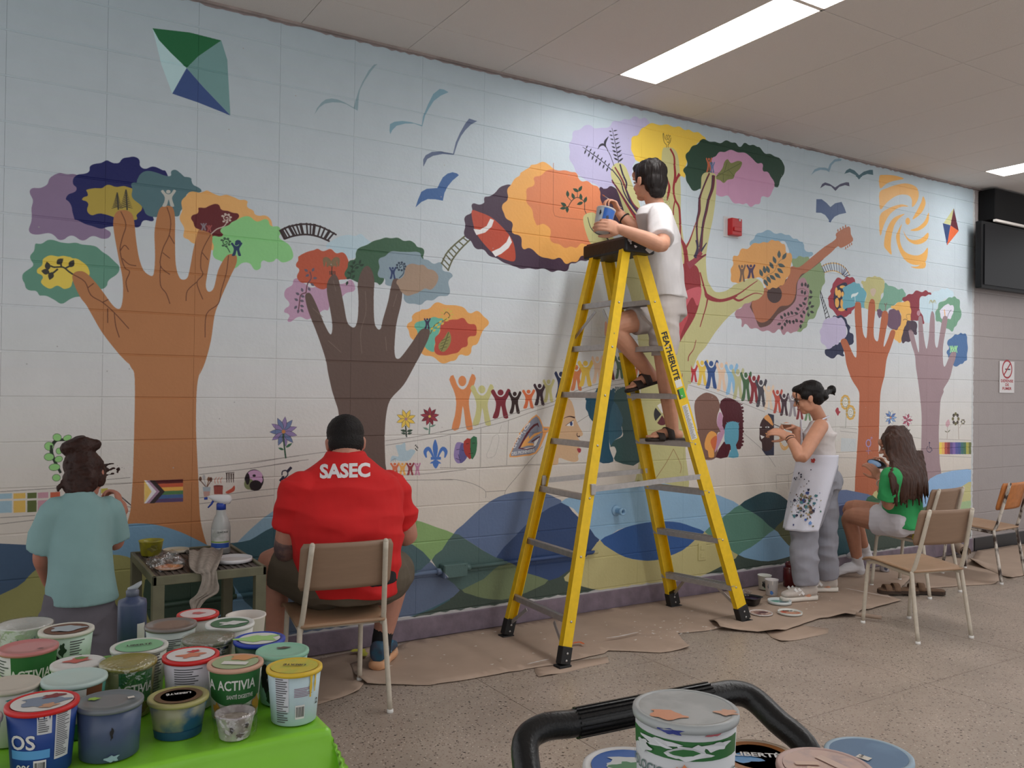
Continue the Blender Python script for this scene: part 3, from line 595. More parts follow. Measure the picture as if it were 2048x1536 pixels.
    for z, s in (('j', "0,902 120,873 350,830 600,755 900,660 1110,600 1330,495 1600,415 1960,362"), ('j', "0,945 200,900 400,855 650,790 900,700 1120,630 1330,530 1600,455 1960,400"), ('o', "95,490 400,570 800,720 1100,830 1260,890"), ('o', "100,530 400,620 700,730 1000,850"), ('j', "0,1245 390,1245 640,1225 940,1215 1080,1205 1450,1195"), ('j', "0,1290 260,1262"), ('j', "0,1362 150,1362 300,1395 400,1440 445,1480 445,1540"), ('j', "445,1480 640,1468"), ('j', "640,1536 640,1468 760,1320 900,1150 1000,1040"), ('j', "650,1220 668,780"), ('j', "395,1240 400,860"), ('j', "100,1250 100,930"), ('j', "1330,810 1500,700"),
                 ('b', "730,885 890,870"), ('b', "0,968 500,935 900,910"), ('b', "830,1060 900,1075"), ('b', "840,1105 890,1100"), ('b', "0,1145 240,1130"), ('b', "0,1188 240,1160"), ('b', "1355,805 1600,780 2040,722"), ('b', "1360,850 1700,810 2040,760"), ('b', "1360,1010 1700,965 1900,945"), ('b', "1360,1050 1870,990"), ('d', "1040,505 1300,470 1560,415"), ('d', "1040,540 1300,500 1480,470"), ('d', "1130,770 1400,755 1660,725"), ('d', "1140,808 1560,805"), ('d', "0,680 300,630 590,590"), ('d', "0,720 300,670 450,650"),
                 ('o', "750,1100 1000,1320 1130,1500"), ('o', "60,700 160,720"), ('v', "1830,45 1950,40 2010,0"), ('v', "1825,45 1830,180"), ('v', "1940,45 1945,180"), ('p', "155,795 330,810"), ('p', "155,830 330,850"), ('p', "110,1100 320,1105"), ('p', "880,890 980,905"), ('p', "1170,912 1500,925"), ('p', "1170,1085 1510,1100"), ('p', "1170,1250 1500,1220")):
        stroke(z, s, 2.6, PC)
    # --- band of small pictures: colour squares, flag, utensils, yin-yang
    for x0, x1, c in ((-20, 82, (134, 164, 178)), (92, 174, (196, 158, 66)), (186, 250, (82, 92, 44)), (258, 330, (176, 130, 142)), (344, 410, (178, 84, 56))):
        poly('b', f"{x0},{982-x0*.03} {x1},{980-x1*.03} {x1},{1016-x1*.02} {x0},{1018-x0*.02}", c, 0); poly('b', f"{x0},{1032-x0*.02} {x1},{1030-x1*.02} {x1},{1112-x1*.03} {x0},{1114-x0*.03}", c, 0)
    poly('b', "690,947 735,943 735,976 690,980", (168, 154, 46))
    stroke('b', "445,612 380,620 350,680 370,750 415,840", [12, 14, 14, 13, 10], (36, 46, 34))
    for cx, cy, rx, ry, r in ((390, 597, 28, 24, .2), (335, 657, 30, 27, .1), (335, 730, 32, 24, 0), (372, 800, 36, 22, -.1), (385, 872, 26, 22, 0), (460, 600, 28, 17, -.3), (402, 690, 18, 20, 0), (400, 745, 26, 19, -.3)):
        ell('b', cx, cy, rx+3, ry+3, (52, 72, 46), r); ell('b', cx, cy, rx, ry, (126, 180, 104), r)
    stroke('b', "350,690 350,650", 10, (36, 46, 34))
    for i, c in enumerate(((78, 24, 28), (176, 72, 38), (206, 152, 48), (66, 108, 62), (58, 88, 134), (78, 58, 98))):
        y0, y1 = 892+i*25.5, 892+(i+1)*25.5
        poly('b', f"985,{y0} 1250,{y0-10} 1250,{y1-10} 985,{y1}", c)
    for x, c in ((1125, (44, 32, 34)), (1090, (150, 118, 142)), (1068, (206, 198, 200)), (1035, (214, 170, 76))):
        w = x-985
        poly('b', f"985,{890 if x > 1040 else 897} {985+max(0, w-70)},{890} {x},966 {985+max(0, w-70)},1046 985,{1048}", c)
    for x, y, c in ((1368, 880, (92, 60, 44)), (1392, 868, (150, 148, 150)), (1425, 882, (112, 74, 48)), (1440, 884, (90, 52, 42))):
        ell('b', x, y, 10, 16, c); stroke('b', f"{x},{y+10} 1410,940", 4, c)
    poly('b', "1384,935 1438,935 1430,1000 1392,1000", (140, 150, 158)); poly('b', "1388,965 1434,965 1430,1000 1392,1000", (168, 130, 120))
    poly('b', "1458,928 1522,926 1520,985 1462,985", (136, 62, 52)); ell('b', 1490, 928, 32, 6, (110, 48, 42))
    for k in range(3): stroke('b', f"{1470+k*20},912 {1466+k*20},890 {1478+k*20},868", 3, (180, 110, 90))
    stroke('b', "1540,840 1600,836", 4, (80, 70, 66))
    for k in range(4): stroke('b', f"{1548+k*15},842 {1549+k*15},905", [7, 3], (62, 46, 42))
    cloud('b', "1540,970 1580,945 1600,925 1600,960 1560,980", (176, 72, 50), 0)
    K = (34, 30, 34)
    ell('b', 1735, 887, 65, 72, K); ell('b', 1738, 860, 54, 40, (178, 138, 172)); ell('b', 1760, 885, 34, 32, (178, 138, 172)); ell('b', 1700, 915, 34, 38, (112, 120, 82)); ell('b', 1745, 925, 42, 36, K); ell('b', 1690, 880, 15, 40, K); ell('b', 1735, 858, 11, 9, K)
    stroke('d', "230,815 262,780", 14, (34, 34, 52)); stroke('d', "285,745 318,708", 14, (34, 34, 52)); stroke('d', "245,770 250,740 280,735 290,765 262,800", 6, (34, 34, 52))
    # flowers
    def flower(z, cx, cy, L, w, n, cols, core, a0=0, skew=1.0):
        for k in range(n):
            a = a0+k*360/n; ar = math.radians(a)
            c = cols[k % len(cols)]
            leaf(z, cx+math.cos(ar)*L*.58, cy-math.sin(ar)*L*.58*skew, L+6, w+6, a, (58, 48, 60)); leaf(z, cx+math.cos(ar)*L*.58, cy-math.sin(ar)*L*.58*skew, L, w, a, c)
        ell(z, cx, cy, w*.42, w*.42, core)
    flower('d', 258, 435, 98, 34, 11, ((126, 108, 152), (92, 108, 146)), (176, 112, 48), 18, 1.15)
    stroke('d', "255,450 265,560 275,640", 8, (40, 72, 52)); leaf('d', 300, 540, 60, 20, 35, (46, 92, 62)); leaf('d', 238, 567, 46, 18, 160, (46, 92, 62))
    flower('d', 1198, 338, 70, 26, 8, ((208, 172, 42),), (150, 110, 130), 20); stroke('d', "1195,390 1203,478", 8, (34, 46, 38))
    for s in (1, -1): leaf('d', 1203+s*25, 428, 48, 20, 90-s*78, (40, 62, 46)); leaf('d', 1203+s*24, 448, 40, 16, 90-s*80, (40, 62, 46))
    flower('d', 1380, 318, 66, 24, 9, ((138, 40, 54), (116, 30, 44)), (196, 170, 60), 10); stroke('d', "1382,370 1376,455", 7, (78, 112, 98)); leaf('d', 1405, 390, 50, 14, 20, (88, 120, 104)); leaf('d', 1350, 412, 48, 16, 160, (88, 120, 104))
    # dove, fleur-de-lis, masks
    cloud('d', "1100,620 1140,625 1130,580 1120,540 1160,535 1190,520 1200,580 1240,570 1270,585 1245,625 1220,655 1160,662 1110,650 1080,660 1085,630", (150, 172, 182), 0)
    for k in range(3): stroke('d', f"{1110+k*6},640 {1085+k*14},{660-k*4} {1082+k*18},{670-k*3}", 3, (120, 140, 150))
    for k in range(5): leaf('d', 1272+(k % 3)*8, 540+k*9, 18, 8, 60+k*20, (40, 44, 40))
    for i, (c, w) in enumerate((((192, 96, 56), 70), ((206, 146, 60), 62), ((130, 42, 50), 58), ((170, 110, 140), 44))): figure('d', 1075+i*62, 672, 1075+i*62+w+6, 768, c)
    B = (56, 100, 168)
    cloud('d', "1422,495 1440,540 1442,580 1432,630 1415,630 1405,580 1405,540", B, 0); poly('d', "1388,630 1466,628 1466,650 1388,652", B)
    for s in (-1, 1): stroke('d', f"{1425+s*14},645 {1425+s*30},600 {1425+s*55},565 {1425+s*80},590 {1425+s*70},635", [10, 14, 22, 22, 8], B)
    cloud('d', "1410,655 1440,655 1450,680 1428,718 1405,690", B, 0); leaf('d', 1400, 672, 40, 16, 200, B); leaf('d', 1450, 672, 40, 16, -20, B)
    cloud('d', "1590,518 1650,535 1668,620 1640,665 1595,678 1568,640 1568,580", (128, 110, 158), 0); cloud('d', "1620,530 1650,535 1668,620 1640,665 1612,672 1606,600", (82, 76, 128), 0)
    for s in ("1585,575 1610,570", "1625,575 1645,582", "1600,610 1608,640", "1580,640 1620,655"): stroke('d', s, 3, (50, 40, 70))
    poly('d', "1642,510 1695,490 1700,640 1670,630 1645,590", (150, 42, 34), 2); poly('d', "1693,490 1742,478 1740,580 1720,632 1698,640", (40, 96, 62), 2)
    for s in ("1660,530 1680,525", "1705,525 1728,522", "1692,560 1698,590", "1680,605 1715,600"): stroke('d', s, 3, (40, 26, 26))
    stroke('j', "510,950 560,920 575,960 560,1050 530,1130 470,1150 455,1120 480,1060 500,1000 515,945", 1.8, (140, 136, 132)); stroke('j', "575,910 600,830", 1.8, (140, 136, 132))
    # --- portraits
    poly('j', "1200,590 1270,580 1310,680 1320,760 1360,850 1392,905 1385,935 1345,950 1375,1000 1355,1040 1375,1065 1360,1100 1345,1130 1350,1170 1310,1190 1240,1175 1160,1150 1150,1210 1085,1210 1085,1100 1130,800", (186, 152, 116), 3)
    poly('j', "1228,832 1270,802 1300,785 1302,840 1250,838", (206, 204, 204)); ell('j', 1280, 816, 13, 21, (40, 56, 104))
    for s, w in (("1205,765 1260,745 1315,758", [2, 6, 10]), ("1225,835 1265,805 1303,782", 3), ("1340,905 1335,925 1345,942 1365,938", [4, 5, 6, 9])): stroke('j', s, w, (60, 34, 30))
    poly('j', "1335,1058 1375,1060 1370,1095 1350,1096", (148, 44, 54), 2); poly('j', "1352,1000 1378,990 1376,1012", (110, 40, 44))
    poly('j', "1440,560 1420,660 1440,700 1460,760 1510,820 1530,900 1550,1000 1550,1185 1690,1185 1655,1060 1650,900 1660,750 1740,600 1720,560 1700,500 1620,480 1530,495", (26, 72, 94), 3)
    poly('j', "1700,640 1700,540 1740,480 1830,460 1900,560 1960,600 1960,1180 1710,1180 1720,1090 1700,1040 1660,1040 1700,980 1780,940 1780,880 1770,820 1780,760 1740,690", (44, 76, 76), 3)
    poly('j', "1650,780 1700,600 1780,760 1770,850 1780,900 1760,940 1700,980 1660,1030 1645,900", (44, 86, 106), 3)
    for k in range(9): ell('j', 1432+k*9, 575+k*26, 15, 12, (26, 72, 94)); stroke('j', f"{1715+k*14},520 {1712+k*15},{470-abs(k-4)*3} {1722+k*16},{455+abs(k-4)*4}", [9, 6, 2], (44, 76, 76))
    for k in range(5): ell('j', 1540+k*38, 490+(k % 2)*12, 16, 20, (26, 72, 94))
    for x, y, w, h in ((1540, 500, 40, 40),): ell('j', x, y, w/2, h/2, (26, 72, 94))
    # medicine wheel
    wh = [(710, 1275)]
    for a0, c in ((45, (196, 194, 190)), (-45, (206, 150, 74)), (225, (84, 24, 32)), (135, (34, 32, 34))):
        t = np.radians(np.linspace(a0+4, a0+86, 10)); m = math.radians(a0+45)
        cx, cy = 710+6*math.cos(m), 1275-7*math.sin(m)
        fill(Z('i', np.concatenate([[(cx, cy)], np.stack([cx+54*np.cos(t), cy-74*np.sin(t)], 1)])), c)
    cloud('o', "170,770 200,690 280,630 340,625 420,660 460,720 470,800 440,900 440,1000 500,1020 500,1090 440,1110 430,1385 250,1385 215,1100 180,900", (112, 80, 68), 0)
    cloud('o', "160,1070 215,1090 210,1210 170,1130", (84, 64, 122), 0)
    poly('o', "440,930 465,850 500,880 510,940 495,1000 540,1060 520,1110 470,1230 410,1330 430,1130 480,1080 440,1010", (168, 126, 152), 2)
    poly('o', "470,800 480,730 520,690 600,690 680,730 720,780 740,900 745,1050 735,1170 720,1280 680,1290 590,1300 560,1385 420,1385 520,1200 600,1230 500,1010 510,900", (72, 20, 30), 2)
    for k in range(12): ell('o', 735+6*math.sin(k*2.1), 800+k*40, 16, 16, (72, 20, 30)); leaf('o', 530+k*18, 695+k*6, 40, 12, 60-k*3, (72, 20, 30))
    poly('o', "525,1120 540,1000 620,960 690,990 695,1060 690,1180 660,1240 680,1310 690,1385 570,1385 600,1300 590,1230 540,1230 525,1180", (78, 146, 168), 2)
    for k in range(8): leaf('o', 560+k*18, 985-10*math.sin(k*.45), 40, 14, 120-k*12, (78, 146, 168))
    poly('o', "290,1220 320,1120 370,1075 425,1100 430,1140 370,1180 400,1310 400,1385 340,1385 330,1310 300,1290", (206, 142, 58), 2); poly('o', "360,1210 380,1160 435,1130 430,1230 405,1310", (186, 90, 44), 2)
    poly('o', "1045,868 1110,885 1110,1362 1015,1362 970,1300 970,1210 1040,870", (40, 42, 62)); poly('o', "940,1120 945,1000 990,915 1040,890 1100,990 1105,1240 1040,1310 980,1300 965,1210 940,1180", (58, 32, 30), 2); poly('o', "990,920 1040,880 1090,960 1097,1015 1040,965", (214, 140, 66), 2)
    poly('o', "1035,1070 1044,1100 1080,1105 1050,1122 1055,1160 1035,1136 1012,1150 1022,1118 1005,1098 1028,1098", (206, 146, 62)); poly('o', "948,1122 1000,1142 962,1172", (206, 204, 200)); ell('o', 1032, 1030, 26, 9, (206, 204, 200)); ell('o', 955, 1030, 12, 8, (206, 204, 200)); ell('o', 1030, 1030, 8, 8, (30, 24, 26))
    stroke('o', "1178,1090 1185,1230 1220,1290 1270,1270 1310,1180", [9, 10, 14, 14, 9], (206, 156, 84))
    for k in range(9): ell('o', 1180+k*14, 1200+70*math.sin(k*.36), 10, 12, (206, 156, 84))
    # --- school crest
    poly('r', "745,295 855,450 890,545 1000,548 1040,600 1000,640 950,680 880,850 740,1095 480,1150 195,1172 230,1050 300,880 400,680 560,470", (206, 140, 66), 2)
    poly('r', "740,330 830,460 870,560 865,620 880,690 830,850 720,1070 480,1120 225,1150 260,1020 330,860 430,680 580,480", (116, 120, 136), 2)
    poly('r', "900,580 985,590 960,615 905,612", (116, 120, 136))
    poly('r', "420,980 480,850 560,760 600,720 590,790 700,690 860,640 860,665 700,745 560,880 680,885 700,930 560,935", (206, 144, 66))
    stroke('r', "800,560 770,490 700,520 620,600 520,750 390,990 560,1000 690,965 770,850 822,745 640,860 710,862 705,935", [2, 15, 14, 13, 13, 13, 11, 11, 9, 8, 8, 8, 8], (82, 18, 30), 0)
    poly('r', "700,855 800,770 775,850 735,930 690,960", (205, 203, 203)); poly('r', "470,995 690,958 700,968 540,1003", (205, 203, 203))
    pts = [(322, 960), (365, 860), (415, 775), (450, 715), (500, 650), (550, 585), (600, 515)]
    for ch, (x, y) in zip("GOTHICS", pts): wtext(ch, 'r', (x-24, y+38), (x+24, y-38), 58 if ch != 'I' else 20, (212, 210, 208), 0.03) if ch != 'I' else stroke('r', f"{x-25},{y+5} {x+30},{y+18}", 5, (212, 210, 208))
    wtext("DES PIONNIERS", 'r', (245, 1130), (710, 1060), 62, (212, 210, 208), 0.02)
    # --- right-hand small pictures
    for cx, cy in ((208, 535), (262, 640)):
        for k in range(11): ell('p', cx+40*math.cos(k*.571), cy+66*math.sin(k*.571), 11, 18, (190, 146, 48), k*.571)
        ell('p', cx, cy, 32, 50, (112, 128, 110)); ell('p', cx, cy, 27, 44, (196, 192, 186)); stroke('p', f"{cx},{cy} {cx+12},{cy-14} {cx-10},{cy-20} {cx-12},{cy+18} {cx+16},{cy+16}", 3, (110, 124, 80))
    stroke('p', "222,580 210,800", 4, (96, 104, 80)); poly('p', "105,620 125,588 140,600 143,625 160,632 145,650 132,675 118,650", (150, 38, 48), 2)
    flower('p', 672, 692, 58, 20, 10, ((112, 146, 190), (70, 100, 160), (196, 206, 214)), (206, 120, 60), 0, 1.3); flower('p', 842, 718, 52, 18, 10, ((160, 60, 84), (205, 180, 186)), (130, 32, 50), 0, 1.4); stroke('p', "842,760 838,880", 4, (80, 84, 70)); leaf('p', 860, 825, 40, 14, 40, (80, 84, 70))
    for r, c in ((1.0, (140, 122, 166)), (.68, (154, 78, 44))): ell('p', 445, 955, 28*r, 42*r, c)
    stroke('p', "445,998 445,1068", 6, (140, 122, 166)); stroke('p', "420,1035 468,1032", 6, (140, 122, 166)); stroke('p', "462,925 480,895", 5, (140, 122, 166)); stroke('p', "465,898 482,893 482,915", 4, (140, 122, 166))
    stroke('p', "580,960 590,1010 620,1030", 3, (190, 140, 130)); stroke('p', "600,940 640,1000", 3, (190, 140, 130))
    ell('p', 1070, 950, 7, 9, (36, 34, 66)); stroke('p', "1068,960 1070,1000 1088,1002 1098,1030", 8, (36, 34, 66), 0); stroke('p', "1055,985 1042,1010 1052,1040 1078,1046 1092,1026", 6, (36, 34, 66))
    for i, c in enumerate(((206, 180, 40), (206, 150, 60), (160, 60, 44), (120, 36, 44), (84, 60, 120), (110, 84, 150), (70, 70, 140), (52, 70, 130), (40, 92, 92), (52, 96, 62), (150, 146, 44), (90, 96, 40))):
        poly('p', f"{1170+i*27.5},945 {1170+(i+1)*27.5},945 {1170+(i+1)*27.5},1068 {1170+i*27.5},1066", c)
    leaf('p', 1258, 750, 86, 44, 80, (180, 140, 150)); stroke('p', "1255,785 1250,910", 4, (120, 92, 70)); leaf('p', 1270, 830, 40, 12, 45, (110, 110, 90)); leaf('p', 1238, 835, 30, 12, 150, (110, 110, 90))
    for k in range(8): ell('p', 1338+28*math.cos(k*.785), 705+50*math.sin(k*.785), 12, 18, ((92, 86, 44), (56, 46, 36))[k % 2])
    for k in range(6): ell('p', 1413+16*math.cos(k*1.05), 735+20*math.sin(k*1.05), 7, 9, ((92, 86, 44), (56, 46, 36))[k % 2])
    stroke('p', "1362,700 1370,915", 5, (120, 92, 66)); stroke('p', "1375,800 1400,760", 3, (120, 92, 66))
    poly('p', "165,900 320,910 320,1040 160,1040", (176, 182, 184)); stroke('p', "240,1000 270,940 300,950 310,1020", 2, (150, 160, 170))
    # --- waves along the bottom
    DG = (58, 70, 62)
    fill(np.array([(-300, 1190), (0, 1190), (330, 1180), (620, 1150), (800, 1150), (960, 1150), (1150, 1130), (1300, 1120), (1440, 1090), (1560, 1050), (1700, 1030), (1945, 1012), (1946, 1140), (1400, 1240), (700, 1360), (0, 1470), (-300, 1500)]), DG)
    for s, c in (("-300,1095 60,1090 140,1105 240,1150 330,1240 -300,1260", (58, 80, 106)), ("120,1130 180,1075 245,1050 300,1048 350,1060 395,1080 440,1105 490,1140 560,1220 600,1290 300,1290 240,1200", (98, 136, 162)),
                 ("-300,1290 0,1190 65,1145 90,1130 200,1110 270,1120 330,1180 400,1290 300,1340 -300,1360", (132, 130, 74)), ("-300,1400 0,1330 260,1260 330,1270 400,1300 420,1400 -300,1480", (150, 148, 84)), ("470,1090 545,1023 610,1010 680,1040 600,1050 500,1080", (124, 158, 178)), ("440,1105 500,1080 545,1055 610,1040 680,1045 760,1075 830,1130 900,1200 700,1260 520,1230", (54, 88, 98)),
                 ("290,1160 420,1130 470,1180 440,1230 330,1290", (46, 66, 52)), ("330,1330 420,1240 520,1240 640,1310 640,1420 330,1420", (24, 26, 40)), ("500,1230 620,1170 700,1200 760,1270 700,1340 560,1330", (72, 86, 106))):
        poly('F', s, c, 4)
    for s, c in (("-200,420 0,360 100,370 200,380 300,400 450,455 612,515 580,580 480,690 390,770 280,690 215,618 100,600 -200,600", (118, 152, 90)), ("612,515 700,430 850,290 980,195 1100,140 1250,110 1370,112 1500,130 1600,175 1650,215 1500,290 1380,370 1200,540 1020,745 900,680 720,565", (84, 102, 136)),
                 ("1650,215 1750,300 1850,400 1960,510 2010,575 1950,650 1880,740 1700,880 1530,965 1300,890 1150,815 1020,745 1200,540 1400,350", (42, 64, 104)), ("612,515 720,565 900,680 1020,745 1110,790 900,950 690,1055 540,940 400,770 500,670", (68, 92, 90)),
                 ("-100,640 100,620 215,618 390,770 300,860 100,900 -100,910", (64, 90, 94)), ("-150,930 60,920 300,860 390,785 520,930 670,1060 500,1180 300,1270 100,1345 -150,1400", (84, 98, 122)), ("690,1055 900,950 1110,780 1300,890 1520,960 1400,1040 1230,1110 1080,1150 900,1135 780,1100", (100, 114, 80))):
        poly('u', s, c, 2)
    for s, c in (("-80,1050 -150,1000 50,820 130,715 190,655 290,740 420,810 560,842 700,840 820,805 1040,680 1160,575 1250,640 1360,710 1470,790 1400,850 1250,930 1110,1000 1000,1040 700,1100 300,1150 200,1120 100,1105", (166, 158, 106)), ("-180,300 -50,240 150,205 250,150 400,125 520,105 600,120 760,122 900,150 1220,215 1350,260 1480,325 1390,395 1290,470 1160,570 1000,520 850,480 700,485 500,515 350,560 190,655 90,540 -60,360", (122, 158, 186)),
                 ("190,655 300,595 420,535 560,500 680,482 800,478 930,490 1050,530 1160,575 1100,620 1040,680 950,750 820,805 700,840 560,840 420,810 290,740", (40, 78, 134)), ("1490,325 1600,390 1700,460 1810,555 1700,640 1590,720 1475,790 1380,720 1250,620 1160,575 1290,470 1390,395", (78, 122, 106)),
                 ("1490,325 1600,255 1700,210 1780,205 1860,230 1960,310 2050,400 1960,400 1880,480 1810,555 1700,460 1600,390", (36, 66, 74)), ("1810,555 1880,480 1960,400 2100,350 2200,600 2100,760 1930,690 1870,620", (80, 84, 54)), ("1475,790 1590,720 1700,640 1810,555 1870,620 1940,700 2020,770 1900,820 1750,850 1620,835", (110, 148, 176))):
        poly('v', s, c, 2)
    for s, c in (("540,470 690,390 800,400 900,420 990,445 930,500 850,520 720,540 610,590 540,640", (84, 102, 140)), ("560,600 720,535 760,560 740,660 620,690 560,690", (40, 44, 76)), ("560,700 720,640 900,760 960,900 900,1000 760,1040 560,1090", (34, 72, 80)), ("930,500 1000,440 1100,490 1300,600 1250,700 1000,620", (36, 88, 56)), ("1050,390 1120,440 1200,520 1080,490 1000,440", (168, 162, 106)), ("1100,480 1300,500 1500,480 1700,500 1900,560 1975,600 1975,760 900,760", (70, 92, 66)),
                 ("1350,560 1480,420 1560,280 1700,220 1850,195 1975,196 1975,318 1880,350 1700,450 1500,560", (122, 160, 198)), ("1700,460 1880,350 1975,310 1975,500 1900,560 1750,560", (172, 168, 110)), ("1780,540 1975,490 1975,590 1780,600", (142, 168, 122))):
        poly('w', s, c, 2)
    # white strip cut in along the baseboard, unpainted edge at the right, grey wall beyond
    xs = np.linspace(WX0, 7.52, 260); j = rng.random(260)
    fill_w(np.concatenate([np.stack([xs, 0.122+0.012*j], 1), np.stack([xs[::-1], 0*xs], 1)]), np.array([0.54, 0.52, 0.52]))
    zs = np.linspace(0, CEIL+.01, 140); j = rng.random(140)*.012
    fill_w(np.concatenate([np.stack([7.475+j, zs], 1), np.stack([0*zs+7.6, zs[::-1]], 1)]), np.array([0.58, 0.59, 0.60]))
    fill_w(np.concatenate([np.stack([7.502+np.roll(j, 5)*1.2, zs], 1), np.stack([0*zs+WX1, zs[::-1]], 1)]), np.array([s2l(158), s2l(149), s2l(147)]))
    xs = np.linspace(WX0, WX1, 400); j = rng.random(400)
    fill_w(np.concatenate([np.stack([xs, CEIL-0.012-0.012*j], 1), np.stack([xs[::-1], 0*xs+CEIL+.02], 1)]), np.array([0.30, 0.25, 0.25]))
    # old screw holes, bumps
    for k in range(60):
        x, z = rng.random()*7.4, 0.9+rng.random()*2.2
        fill_w(np.array([(x+.003*math.cos(a), z+.003*math.sin(a)) for a in np.linspace(0, 6.28, 8)]), np.array([.42, .40, .40]))

paint_mural()
_s = np.where(canvas <= 0.0031308, canvas*12.92, 1.055*np.power(np.clip(canvas, 1e-6, 1), 1/2.4)-0.055)
img = bpy.data.images.new('mural_paint', CW, CH, alpha=False)
_buf = np.ones((CH, CW, 4), np.float32); _buf[:, :, :3] = np.clip(_s, 0, 1)
img.pixels.foreach_set(_buf.ravel()); img.update(); img.pack()
del _buf, _s

def mural_material():
    m = bpy.data.materials.new('mural_paint_on_block'); m.use_nodes = True
    nt = m.node_tree; b = nt.nodes['Principled BSDF']
    g = nt.nodes.new('ShaderNodeNewGeometry'); s = nt.nodes.new('ShaderNodeSeparateXYZ'); nt.links.new(g.outputs['Position'], s.inputs[0])
    def mth(op, a, v):
        n = nt.nodes.new('ShaderNodeMath'); n.operation = op; nt.links.new(a, n.inputs[0]); n.inputs[1].default_value = v; return n.outputs[0]
    u = mth('DIVIDE', mth('SUBTRACT', s.outputs[0], WX0), CW/PPM); v = mth('DIVIDE', s.outputs[2], CH/PPM)
    c = nt.nodes.new('ShaderNodeCombineXYZ'); nt.links.new(u, c.inputs[0]); nt.links.new(v, c.inputs[1])
    t = nt.nodes.new('ShaderNodeTexImage'); t.image = img; t.extension = 'EXTEND'; nt.links.new(c.outputs[0], t.inputs[0])
    n = nt.nodes.new('ShaderNodeTexNoise'); n.inputs['Scale'].default_value = 9; n.inputs['Detail'].default_value = 5; nt.links.new(g.outputs['Position'], n.inputs['Vector'])
    mr = nt.nodes.new('ShaderNodeMapRange'); mr.inputs[3].default_value = .94; mr.inputs[4].default_value = 1.05; nt.links.new(n.outputs['Fac'], mr.inputs[0])
    mx = nt.nodes.new('ShaderNodeMix'); mx.data_type = 'RGBA'; mx.blend_type = 'MULTIPLY'; mx.inputs[0].default_value = 1
    nt.links.new(t.outputs[0], mx.inputs[6]); nt.links.new(mr.outputs[0], mx.inputs[7]); nt.links.new(mx.outputs[2], b.inputs['Base Color'])
    n2 = nt.nodes.new('ShaderNodeTexNoise'); n2.inputs['Scale'].default_value = 55; n2.inputs['Detail'].default_value = 4; nt.links.new(g.outputs['Position'], n2.inputs['Vector'])
    bp = nt.nodes.new('ShaderNodeBump'); bp.inputs['Strength'].default_value = .18; bp.inputs['Distance'].default_value = .008
    nt.links.new(n2.outputs['Fac'], bp.inputs['Height']); nt.links.new(bp.outputs[0], b.inputs['Normal'])
    b.inputs['Roughness'].default_value = .42; b.inputs['Specular IOR Level'].default_value = .35
    return m
MURAL = mural_material()
# ------------------------------------------------------------------ the room
JZ = 2.535 - 0.2*12        # height of the lowest full joint above the floor (0.135)
def block_mesh(w, h, name='block'):
    g, ch, dep = 0.0013, 0.0038, 0.04     # half joint, chamfer, depth
    x0, x1, z0, z1 = g*.05, w-g*.05, g, h-g
    def rect(i, y): return [(x0+i*.12, y, z0+i), (x1-i*.12, y, z0+i), (x1-i*.12, y, z1-i), (x0+i*.12, y, z1-i)]
    v = rect(ch, 0)+rect(0, ch)+rect(0, dep)
    f = [(0, 1, 2, 3)]
    for a in (0, 4):
        for k in range(4): f.append((a+k, a+4+k, a+4+(k+1) % 4, a+(k+1) % 4))
    me = bpy.data.meshes.new(name); me.from_pydata(v, [], f); me.update(); me.materials.append(MURAL)
    return me
back = MB().box(((WX0+WX1)/2, 0.103, CEIL/2), (WX1-WX0, 0.2, CEIL)).build('wall_back', MURAL)
tag(back, kind='structure')
me_full, me_top, me_bot = block_mesh(.4, .2), block_mesh(.4, CEIL-(JZ+.2*15)), block_mesh(.4, JZ)
rest = MB()
for k in range(-2, 24):
    for j in range(-1, 16):
        z = JZ+.2*j if j >= 0 else 0.0
        me = me_full if 0 <= j < 15 else (me_top if j == 15 else me_bot)
        if k >= -1 and k <= 16 and j >= 0:
            o = link('block', me, None, back); o.location = (.4*k, 0, z)
        else:
            rest.add([(v.co.x+.4*k, v.co.y, v.co.z+z) for v in me.vertices], [tuple(p.vertices) for p in me.polygons])
tag(rest.build('block', MURAL, back), kind='stuff')
purple = mat('purple_base_paint', (122, 108, 120), .5, noise=.18, nscale=14, bump=.2, bscale=30)
tag(MB().box(((WX0+7.5)/2, -.006, .058), (7.5-WX0, .014, .116), ch=.003).build('baseboard_back', purple), kind='structure')
tag(MB().box(((7.53+WX1)/2, -.006, .058), (WX1-7.53, .014, .116), ch=.003).build('baseboard_right', mat('black_vinyl', (38, 36, 38), .4)), kind='structure')
tag(MB().box(((WX0+WX1)/2, -.008, CEIL-.006), (WX1-WX0, .02, .012)).build('trim_1', mat('ceiling_edge', (150, 138, 134), .8, noise=.35, nscale=6, stretch=(1, 1, 1))), kind='structure')

